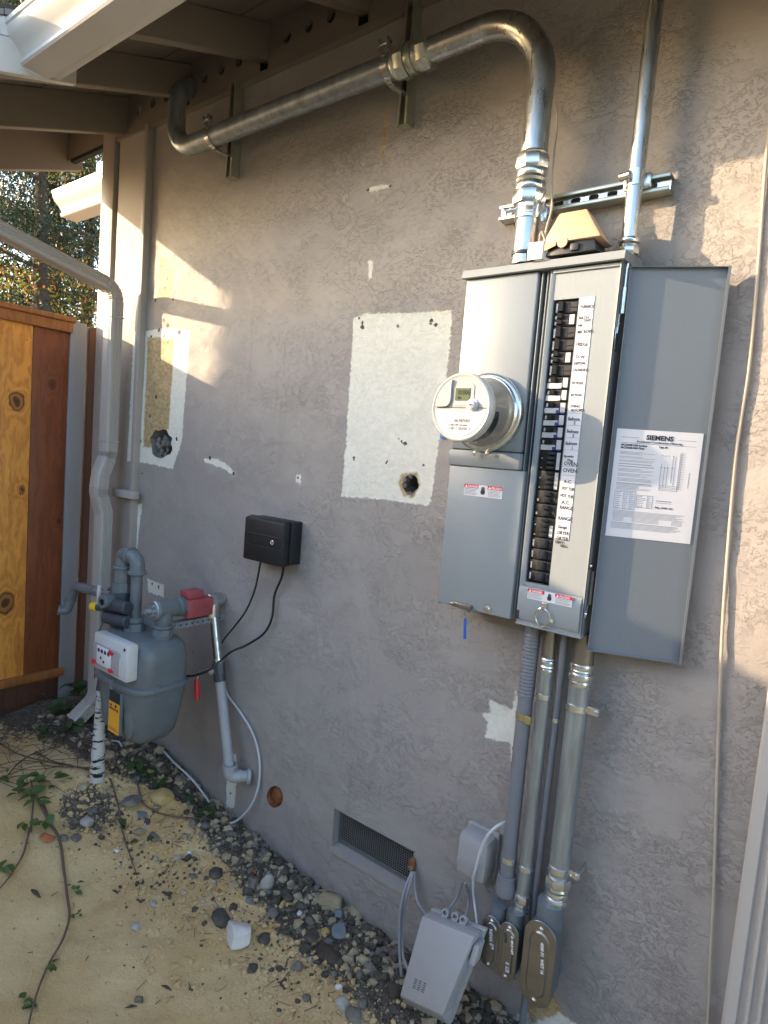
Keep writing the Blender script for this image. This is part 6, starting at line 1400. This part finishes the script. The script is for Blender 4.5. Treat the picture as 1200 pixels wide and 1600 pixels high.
rock('stone', 'speckled whitish stone in the dark soil patch left', 136, 1283, 22, 18, 'stone_pale', 18, 3)
rock('stone', 'orange brown stone at the foot of the left weed', 73, 1307, 24, 17, 'stone_brick', 19, 3)
rock('stone', 'broken grey slab of concrete beside the yellow tan stone', 205, 1247, 34, 34, 'stone_grey', 20, 8, flat=.5)
rock('stone', 'flat light blue chip of stone on the sand', 220, 1271, 22, 11, 'stone_blue', 21, 5, flat=.4)
rock('stone', 'dark round stone alone on the sand right of centre', 338, 1361, 21, 25, 'stone_dark', 22, 3)
rock('stone', 'grey stone alone on the sand below the white rock', 394, 1511, 16, 25, 'stone_dark', 23, 4)
rock('stone', 'pale crumbly stone low on the sand left of the telecom box', 534, 1568, 22, 28, 'stone_pale', 24, 5)
rock('stone', 'bright white chip on the lower sand', 529, 1542, 12, 11, 'stone_white', 25, 5)
rock('stone', 'tiny blue stone near the telecom box', 583, 1490, 9, 13, 'stone_blue', 26, 3)
rock('stone', 'small grey stone standing on the lower left sand', 218, 1560, 12, 22, 'stone_grey', 27, 4)
rock('stone', 'pale grey stone on the open sand in the middle', 212, 1447, 20, 13, 'stone_pale', 28, 4)
rock('stone', 'grey and white stone below the centre gravel', 463, 1508, 18, 24, 'stone_grey', 29, 4)
rock('root_clump', 'dark brown matted root clump in the gravel', 515, 1488, 44, 26, 'bark', 30, 3, cat='root')
gr = 'grey and dark stones in the gravel strip along the wall'; gb_ = 'orange brick chips in the gravel'
lst = [(487, 1460, 24, 27, 'stone_dark'), (345, 1430, 36, 32, 'stone_dark'), (412, 1465, 22, 19, 'stone_dark'), (436, 1513, 12, 14, 'stone_dark'), (363, 1416, 16, 18, 'stone_dark'), (563, 1523, 16, 16, 'stone_grey'),
       (592, 1522, 20, 18, 'stone_dark'), (614, 1545, 24, 34, 'stone_dark'), (480, 1557, 19, 14, 'stone_grey'), (553, 1585, 32, 24, 'stone_grey'), (508, 1384, 22, 18, 'stone_grey'), (450, 1400, 20, 18, 'stone_dark'), (458, 1372, 20, 18, 'stone_dark'),
       (395, 1330, 20, 18, 'stone_dark'), (372, 1318, 18, 14, 'stone_grey'), (435, 1345, 20, 16, 'stone_dark'), (480, 1372, 18, 16, 'stone_grey'), (425, 1425, 20, 18, 'stone_grey'), (434, 1405, 12, 22, 'stone_dark'), (528, 1427, 18, 20, 'stone_blue'),
       (572, 1447, 22, 20, 'stone_tan'), (427, 1426, 17, 17, 'stone_grey'), (441, 1412, 10, 20, 'stone_gold'), (390, 1405, 16, 13, 'stone_blue'), (387, 1385, 20, 14, 'stone_tan'), (478, 1380, 8, 12, 'stone_pale'), (496, 1397, 12, 12, 'stone_pale'),
       (405, 1308, 14, 12, 'stone_grey'), (145, 1265, 22, 13, 'stone_grey'), (118, 1308, 22, 15, 'stone_grey'), (100, 1308, 16, 10, 'stone_grey'), (302, 1368, 14, 12, 'stone_grey'), (240, 1306, 24, 15, 'stone_grey'), (170, 1178, 22, 18, 'stone_tan'),
       (236, 1202, 14, 14, 'stone_gold'), (218, 1188, 26, 18, 'stone_dark'), (255, 1200, 20, 16, 'stone_dark'), (280, 1215, 18, 14, 'stone_grey'), (300, 1248, 18, 12, 'stone_pale'), (183, 1328, 12, 8, 'stone_white'), (296, 1331, 8, 10, 'stone_white'),
       (277, 1340, 16, 9, 'stone_pale'), (320, 1290, 20, 14, 'stone_grey'), (392, 1362, 14, 10, 'stone_grey'), (548, 1440, 16, 14, 'stone_dark'), (602, 1500, 16, 14, 'stone_tan'), (541, 1510, 14, 12, 'stone_tan'), (520, 1520, 14, 10, 'stone_grey'), (90, 1128, 20, 12, 'stone_pale'), (240, 1410, 16, 8, 'stone_pale'), (299, 1545, 9, 8, 'stone_dark')]
LM = [('the white rock', 372, 1455), ('the biggest tan stone', 516, 1407), ('the foundation vent', 585, 1330), ('the telecom box', 640, 1510), ('the taped riser', 152, 1215), ('the gas meter', 225, 1140), ('the pale oval stone', 417, 1376),
      ('the rust hole', 430, 1260), ('the yellow tan stone', 253, 1241), ('the root clump', 515, 1488), ('the blue grey stone', 533, 1453), ('the white cable loop', 350, 1285), ('the orange brown stone', 73, 1307), ('the golden stone', 507, 1455)]
CN = {'stone_dark': 'dark', 'stone_grey': 'grey', 'stone_tan': 'tan', 'stone_blue': 'bluish', 'stone_gold': 'golden', 'stone_pale': 'pale', 'stone_white': 'white'}
used_l = set()
for i, (x, y, w, h, m_) in enumerate(lst):
    sz = 'tiny' if max(w, h) < 13 else 'small' if max(w, h) < 18 else 'middling' if max(w, h) < 23 else 'large'
    shp = 'upright' if h > w * 1.25 else 'flat' if w > h * 1.4 else 'roundish'
    lab = None
    for nm, lx, ly in sorted(LM, key=lambda q: math.hypot(q[1] - x, q[2] - y)):
        dx, dy = x - lx, y - ly
        dr = ('left of' if dx < 0 else 'right of') if abs(dx) > 1.6 * abs(dy) else ('above' if dy < 0 else 'below') if abs(dy) > 1.6 * abs(dx) else ('upper ' if dy < 0 else 'lower ') + ('left of' if dx < 0 else 'right of')
        lab = '%s %s %s stone in the gravel, %s %s' % (sz, shp, CN[m_], dr, nm)
        if lab not in used_l: break
    used_l.add(lab)
    rock('stone', lab, x, y, w, h, m_, 40 + i, 5, group=gr, sub=2)
for i, (x, y, w) in enumerate([(396, 1361, 12), (420, 1352, 9), (343, 1392, 9), (447, 1480, 12), (370, 1290, 9)]): rock('brick_chip', ['orange brick chip left of the pale oval stone', 'orange brick chip above the pale oval stone', 'orange brick chip on the sand left of the gravel', 'orange brick chip below right of the white rock', 'orange brick chip beside the white cable loop'][i], x, y, w, w * .8, 'stone_brick', 90 + i, 5, group=gb_, sub=2)
# loose gravel: thousands of small stones as one mass
ib_ = bmesh.new(); bmesh.ops.create_icosphere(ib_, subdivisions=1, radius=1); bv = np.array([v.co[:] for v in ib_.verts]); bf = np.array([[v.index for v in f.verts] for f in ib_.faces]); ib_.free()
def scatter(name, n, sampler, rlo, rhi, mats, label, seed):
    r = np.random.default_rng(seed)
    for mi, (mname, frac) in enumerate(mats):
        k = int(n * frac); V = []; F = []
        x, y = sampler(r, k); z = ground_z(x, y)
        rad = rlo + (rhi - rlo) * r.random(k) ** 4.2
        for i in range(k):
            v = bv * (1 + .75 * (r.random((len(bv), 1)) - .5)) * (rad[i] * (0.7 + .6 * r.random(3))) * np.array([1, 1, .75]); a = r.random() * 6.28; c, s = math.cos(a), math.sin(a)
            v = np.stack([v[:, 0] * c - v[:, 1] * s, v[:, 0] * s + v[:, 1] * c, v[:, 2]], 1) + [x[i], y[i], z[i] + rad[i] * .25]
            V.append(v); F.append(bf + len(bv) * i)
        rawobj(name, np.concatenate(V), np.concatenate(F), mname, None, kind='stuff', label=label[mi] if isinstance(label, list) else label, smooth=False)
def near_wall(r, k):
    x = r.uniform(-3.3, -.55, k * 3); d = r.exponential(.11, k * 3); sa = soil_amount(x, -d - .02); keep = (r.random(k * 3) < sa + .05) & (d < .7); return x[keep][:k], -d[keep][:k] - .012
def patch(r, k):
    a = r.normal(0, 1, (k, 2)); c = r.integers(0, 4, k); cx = np.array([-2.42, -1.75, -1.35, -2.0])[c]; cy = np.array([-.46, -.30, -.33, -.42])[c]; return cx + a[:, 0] * .13, cy + a[:, 1] * .075
def yard(r, k): x = r.uniform(-3.4, -.7, k); return x, -r.uniform(.1, 1.3, k)
scatter('gravel', 6500, near_wall, .0022, .022, [('stone_dark', .46), ('stone_grey', .22), ('stone_tan', .34)], ['dark gravel heaped along the foot of the wall', 'grey gravel mixed along the foot of the wall', 'tan gravel mixed along the foot of the wall'], 5)
scatter('gravel', 900, patch, .002, .010, [('stone_dark', .82), ('stone_pale', .18)], ['dark gravel patches spread over the sand', 'pale gravel patches spread over the sand'], 6)
scatter('gravel', 650, yard, .0012, .0048, [('bark', .5), ('stone_tan', .5)], ['dark crumbs sprinkled over the sand', 'tan crumbs sprinkled over the sand'], 7)
# crumbling sand clods
scatter('sand_clods', 3200, lambda r, k: (r.uniform(-2.6, -.9, k), -np.abs(r.normal(.36, .12, k)) - .02), .002, .012, [('sand_ground', 1.0)], 'crumbled sand clods at the gravel edge', 8)

# ============================================================ PLANTS
def leaf(mb, c, d, up, L_, W_, curl=.25):
    """pointed leaf, 8 faces, folded along the midrib"""
    d = d.normalized(); s = d.cross(up).normalized(); n = s.cross(d).normalized(); bm = mb.bm
    prof = [(0, .0), (.22, .62), (.5, 1.0), (.78, .62), (1, 0)]
    mid = [bm.verts.new(c + d * (L_ * t) + n * (-curl * L_ * t * t)) for t, w in prof]
    for sg in (-1, 1):
        e = [bm.verts.new(c + d * (L_ * t) + s * (sg * W_ * w * .5) + n * (-curl * L_ * t * t + .16 * W_ * w)) for t, w in prof[1:-1]]
        ch = [mid[0]] + e + [mid[-1]]
        for i in range(4):
            q = [mid[i], mid[i + 1], ch[i + 1], ch[i]]; q2 = []
            for v in q:
                if v not in q2: q2.append(v)
            if len(q2) > 2: bm.faces.new(q2 if sg > 0 else q2[::-1])
def vine(label, stems, clusters, lm='leaf_ivy', name='vine', r0=.0045, group=None, lift=.012, cat='vine', stem_mat='vine_stem'):
    """stems: lists of photo points on the ground; clusters: (px, py, n leaves, size m, lift m)"""
    f = on_ground(*stems[0][0]); t = thing(name, label, cat, tuple(f), group)
    for st in stems:
        pts = [on_ground(x, y) + Vector((0, 0, lift + random.uniform(0, .008))) for x, y in st]; sp = smoothpath(pts, 6); n = len(sp)
        mb = MB(); mb.tube(sp, r0, 7, radii=[r0 * (1 - .55 * i / n) for i in range(n)]); obj('stem', mb, stem_mat, t)
    for (x, y, n, sz, lf) in clusters:
        c = on_ground(x, y) + Vector((0, 0, lf))
        for i in range(n):
            mb = MB(); a = random.uniform(0, 6.28); d = Vector((math.cos(a), math.sin(a), random.uniform(-.25, .35))); L_ = sz * random.uniform(.7, 1.2); q = c + Vector((random.uniform(-.5, .5) * sz, random.uniform(-.5, .5) * sz, random.uniform(-.3, .5) * sz))
            leaf(mb, q, d, Vector((random.uniform(-.3, .3), random.uniform(-.5, .1), 1)), L_, L_ * random.uniform(.55, .8)); obj('leaf', mb, lm, t, recalc=False, sharp=180)
    return t
vine('long brown runner trailing down the sand to the bottom left corner', [[(60, 1255), (78, 1290), (93, 1320), (100, 1370), (105, 1410), (108, 1440), (98, 1475), (80, 1505), (66, 1535), (56, 1565), (46, 1600), (40, 1640)]],
     [(40, 1575, 6, .030, .014), (78, 1515, 4, .03, .012), (118, 1393, 5, .026, .014), (120, 1435, 4, .022, .012)], 'leaf_weed', r0=.0058)
vine('leafy green weed with pale green leaves on the left sand', [[(48, 1305), (50, 1280), (52, 1250), (48, 1225)], [(52, 1250), (68, 1262), (76, 1285)]],
     [(44, 1232, 6, .055, .035), (38, 1250, 5, .05, .03), (78, 1232, 5, .062, .035), (52, 1262, 5, .058, .035), (66, 1290, 3, .055, .02), (45, 1290, 3, .045, .02)], 'leaf_weed', cat='weed', name='weed')
vine('small weed with runner at the left picture edge', [[(46, 1300), (38, 1335), (24, 1362), (8, 1385), (-12, 1405)]], [(6, 1225, 4, .05, .03), (8, 1360, 4, .045, .02)], 'leaf_weed', cat='weed', name='weed')
vine('dark ivy runner crossing the soil below the gas meter', [[(214, 1225), (222, 1258), (240, 1272), (262, 1280), (300, 1283), (330, 1286)], [(172, 1222), (184, 1262), (190, 1300), (200, 1335), (212, 1368)]],
     [(210, 1212, 9, .055, .04), (232, 1218, 5, .045, .03), (258, 1232, 5, .045, .04), (302, 1258, 4, .04, .03), (318, 1282, 5, .042, .03), (198, 1302, 4, .04, .02), (220, 1325, 3, .04, .015), (320, 1268, 3, .035, .03)], 'leaf_ivy')
vine('broad dark green leaves at the foot of the downspout', [[(100, 1135), (120, 1120), (135, 1105)]], [(118, 1100, 9, .085, .08), (98, 1118, 8, .075, .05), (140, 1112, 8, .08, .09), (108, 1145, 6, .065, .03), (60, 1150, 4, .05, .03), (150, 1125, 4, .07, .05)], 'leaf_ivy', cat='plant', name='ground_plant')
# dry tangle at the fence foot
mb = MB(); r9 = random.Random(9)
for i in range(170):
    x = r9.uniform(-3.45, -2.75); y = -r9.uniform(.05, .8); z = float(ground_z(x, y)); a = r9.uniform(0, 6.28); L_ = r9.uniform(.06, .28)
    p = [Vector((x, y, z + .004)), Vector((x + math.cos(a) * L_ * .5, y + math.sin(a) * L_ * .5, z + r9.uniform(.015, .06))), Vector((x + math.cos(a + .4) * L_, y + math.sin(a + .4) * L_, z + r9.uniform(0, .03)))]
    mb.tube(smoothpath(p, 3), r9.uniform(.0009, .0022), 4, caps=False)
obj('dry_grass', mb, 'twig', None, kind='stuff', label='dry tangled grass and twigs along the fence foot')
mb = MB()
for i in range(420):
    x = r9.uniform(-3.45, -1.0); y = -abs(r9.gauss(.12, .3)); z = float(ground_z(x, y)); a = r9.uniform(0, 6.28); L_ = r9.uniform(.012, .05)
    if y > -.02: continue
    p = [Vector((x, y, z + .004)), Vector((x + math.cos(a) * L_, y + math.sin(a) * L_, z + r9.uniform(.004, .012)))]; mb.tube(p, r9.uniform(.0008, .0018), 4, caps=False)
obj('twig_litter', mb, 'twig', None, kind='stuff', label='small twigs and bark crumbs littered over the soil')
for i, pts in enumerate([[(0, 1168), (30, 1185), (70, 1196), (110, 1203), (150, 1208)], [(55, 1180), (80, 1195), (100, 1200), (140, 1210)], [(12, 1218), (30, 1198), (60, 1180), (96, 1172)]]):
    p = [on_ground(x, y) + Vector((0, 0, .02)) for x, y in pts]; mb = MB(); mb.tube(smoothpath(p, 5), .0028, 6)
    obj('twig', mb, 'twig', None, label=['dark twig lying furthest left over the tangle', 'short dark twig crossing towards the taped riser', 'twig rising from the left edge to the fence foot'][i], cat='twig', origin=tuple(p[0]))
# dried leaves and wood slivers on the sand
for i, (x, y, w, a, m_) in enumerate([(205, 1575, 18, .9, 'leaf_autumn'), (260, 1545, 20, .3, 'bark'), (55, 1397, 30, .1, 'twig'), (358, 1505, 16, -.7, 'stone_tan'), (180, 1395, 14, .2, 'bark'), (155, 1375, 10, .4, 'stone_pale')]):
    g = on_ground(x, y); s = S(x, y, g.y) * w; mb = MB(); d = Vector((math.cos(a), math.sin(a), 0)) * s / 2
    mb.tube([g - d + Vector((0, 0, .003)), g + Vector((0, 0, .007)), g + d + Vector((0, 0, .003))], s * .13, 6, radii=[s * .03, s * .12, s * .03])
    obj('debris', mb, 'bark' if m_ == 'leaf_autumn' else m_, None, label=['curled brown dry leaf at the bottom of the sand', 'thin bark strip on the lower sand', 'flattened grey twig bit left of the brown runner', 'pale wood sliver below the white rock', 'dark bark crumb in the middle sand', 'pale chip on the middle sand'][i], cat='debris', origin=tuple(g))
# purple flowers and foliage glimpsed through the fence gap
fl = thing('shrub', 'green shrub with purple flowers glimpsed through the gap beside the fence', 'shrub', (-3.95, .3, 0))
mb = MB(); mf = MB()
for i in range(700):
    q = Vector((random.gauss(-4.0, .15), random.gauss(.22, .22), random.uniform(.1, 1.9))); leaf(mb, q, Vector((random.gauss(0, 1), random.gauss(0, 1), random.gauss(0, .6))), Vector((0, 0, 1)), random.uniform(.05, .09), .04)
for i in range(40):
    q = Vector((random.gauss(-3.75, .06), random.gauss(.1, .12), random.uniform(.8, 1.6))); leaf(mf, q, Vector((random.gauss(0, 1), random.gauss(0, 1), random.gauss(0, 1))), Vector((0, 0, 1)), .04, .035)
fo = obj('foliage', mb, 'leaf_ivy', fl, recalc=False, sharp=180, kind='stuff'); obj('flowers', mf, 'purple_petal', fl, recalc=False, sharp=180, kind='stuff')
mb = MB(); mb.tube([(-4.0, .25, -.1), (-4.0, .25, .9), (-3.95, .2, 1.6)], .02, 8); obj('stem', mb, 'bark', fl)

# ============================================================ TREES
def leaf_cloud(n, sampler, size, seed, droop=0.0):
    r = np.random.default_rng(seed); C = sampler(r, n); k = len(C)
    d = r.normal(size=(k, 3)); d[:, 2] -= droop; d /= np.linalg.norm(d, axis=1)[:, None]; u = np.cross(d, r.normal(size=(k, 3))); u /= np.linalg.norm(u, axis=1)[:, None]
    L_ = (size * (.5 + r.random(k)))[:, None]; W_ = L_ * .42
    V = np.stack([C - d * L_ * .5, C + u * W_ * .5, C + d * L_ * .5, C - u * W_ * .5], 1).reshape(-1, 3); F = np.arange(4 * k).reshape(-1, 4); return V, F
def make_tree(name, label, base, height, spread, z0, n_br, leaves_per, size, mats, seed, trunk_r=.18, up=.25, twig_len=1.0, cat='tree', clump=.28, lean=0.0):
    t = thing(name, label, cat, base); r = random.Random(seed); B = Vector(base); rs_ = np.random.default_rng(seed)
    tp = [B + Vector((lean * (i / 8) ** 1.4 + r.uniform(-.06, .06) * i / 4, r.uniform(-.06, .06) * i / 4, height * i / 8)) for i in range(9)]
    mb = MB(); mb.tube(tp, trunk_r, 10, radii=[trunk_r * (1 - .92 * i / 8) for i in range(9)]); obj('trunk', mb, 'bark', t)
    mb = MB(); clumps = []
    for i in range(n_br):
        f = r.uniform(z0, .98); h = f * height; k = min(int(f * 8), 7); p = tp[k].lerp(tp[k + 1], f * 8 - k); a = r.uniform(0, 6.28)
        L_ = spread * (1.05 - f) ** .6 * r.uniform(.6, 1.1); d = Vector((math.cos(a), math.sin(a), up)).normalized()
        e = p + d * L_ + Vector((0, 0, -.12 * L_)); m = p.lerp(e, .5) + Vector((0, 0, .10 * L_)); br_ = smoothpath([p, m, e], 4)
        mb.tube(br_, .03, 5, radii=[max(.006, trunk_r * .28 * (1 - f * .6) * (1 - j / len(br_))) for j in range(len(br_))], caps=False)
        for j in range(2, len(br_)):
            clumps.append(br_[j]);
            for q in range(2):
                w_ = br_[j] + Vector((r.uniform(-1, 1), r.uniform(-1, 1), r.uniform(-.5, .4))) * .45 * twig_len; mb.tube([br_[j], w_], .008, 4, caps=False); clumps.append(w_)
    obj('branches', mb, 'bark', t, kind='stuff')
    CL = np.array([c[:] for c in clumps])
    for mname, frac in mats:
        def smp(rr_, n):
            idx = rr_.integers(0, len(CL), n); return CL[idx] + rr_.normal(size=(n, 3)) * np.array([clump, clump, clump * .55])
        V, F = leaf_cloud(int(len(CL) * leaves_per * frac), smp, size, seed + hash(mname) % 1 + int(frac * 100), .4)
        rawobj('crown', V, F, mname, t, kind='stuff', smooth=False)
    return t
c0 = P(60, 400, 1.9)
make_tree('conifer', 'big dark evergreen tree beyond the fence filling most of the gap', (c0.x - 1.0, 2.4, 0), 7.6, 2.1, .2, 36, 74, .052, [('leaf_evergreen', 1.0)], 21, .2, .1, 1.0)
c1_ = P(115, 400, 2.6)
make_tree('maple', 'sparse tree with orange and yellow autumn leaves behind the evergreen', (c1_.x - 1.5, 3.6, 0), 9.6, 2.6, .3, 26, 26, .07, [('leaf_autumn', .45), ('leaf_yellowgreen', .55)], 23, .14, .5, 1.0)
c2__ = P(10, 15, 1.4)
make_tree('redwood', 'tall dark conifer whose top shows above the gutter at the top left', (c2__.x - 4.2, 3.8, 0), 14.0, 2.9, .2, 60, 60, .085, [('leaf_evergreen', .85), ('leaf_autumn', .15)], 25, .3, .15, 1.1)
# unseen house added behind the camera: keeps the side yard in shade and closes off the low sky
nh = thing('added_neighbour_house', 'low unseen house with beige walls, added across the side yard for shade', 'house', (-1, -7.5, 0))
mb = MB(); mb.box(-5.5, 9, -10, -5.9, -.2, 2.7); obj('wall', mb, 'warm_siding', nh)
mb = MB(); mb.prism([(-5.9, -5.4, 2.68), (-5.9, -10.4, 2.68), (-5.9, -10.4, 2.8), (-5.9, -7.4, 3.75), (-5.9, -5.4, 2.8)], (15.3, 0, 0)); obj('roof', mb, 'bark', nh)
for xw in (-3.5, .5, 4.5):
    mb = MB(); mb.box(xw, xw + 1.2, -5.9, -5.86, 1.0, 2.1, .01); wf = obj('window_frame', mb, 'white_trim', nh); mb = MB(); mb.box(xw + .06, xw + 1.14, -5.859, -5.852, 1.06, 2.04); obj('pane', mb, 'glass_dark', wf)
# unseen columnar tree added on the sun side; shades the middle of the wall
cy = thing('added_shade_tree', 'dense columnar tree, unseen, added on the sunny side to shade the wall', 'tree', (-8.53, -4.0, -.05))
mb = MB(); mb.tube([(-8.53, -4.0, -.1), (-8.53, -4.0, 3), (-8.53, -4.0, 5.4)], .1, 8, radii=[.1, .07, .01]); obj('trunk', mb, 'bark', cy)
def csm(r, n):
    z = r.uniform(.1, 5.6, n); a = r.uniform(0, 6.28, n); R0 = .345 * np.minimum(1, (z + .2) / .8) * np.clip((6.0 - z) / 1.3, 0, 1) ** .5; rad = R0 * np.sqrt(r.random(n)) * (1 + .12 * np.sin(a * 3 + z * 4)); return np.stack([-8.53 + rad * np.cos(a), -4.0 + rad * np.sin(a), z], 1)
V, F = leaf_cloud(40000, csm, .07, 31, -.6); rawobj('crown', V, F, 'leaf_evergreen', cy, kind='stuff', smooth=False)
SC.render.engine = 'CYCLES'
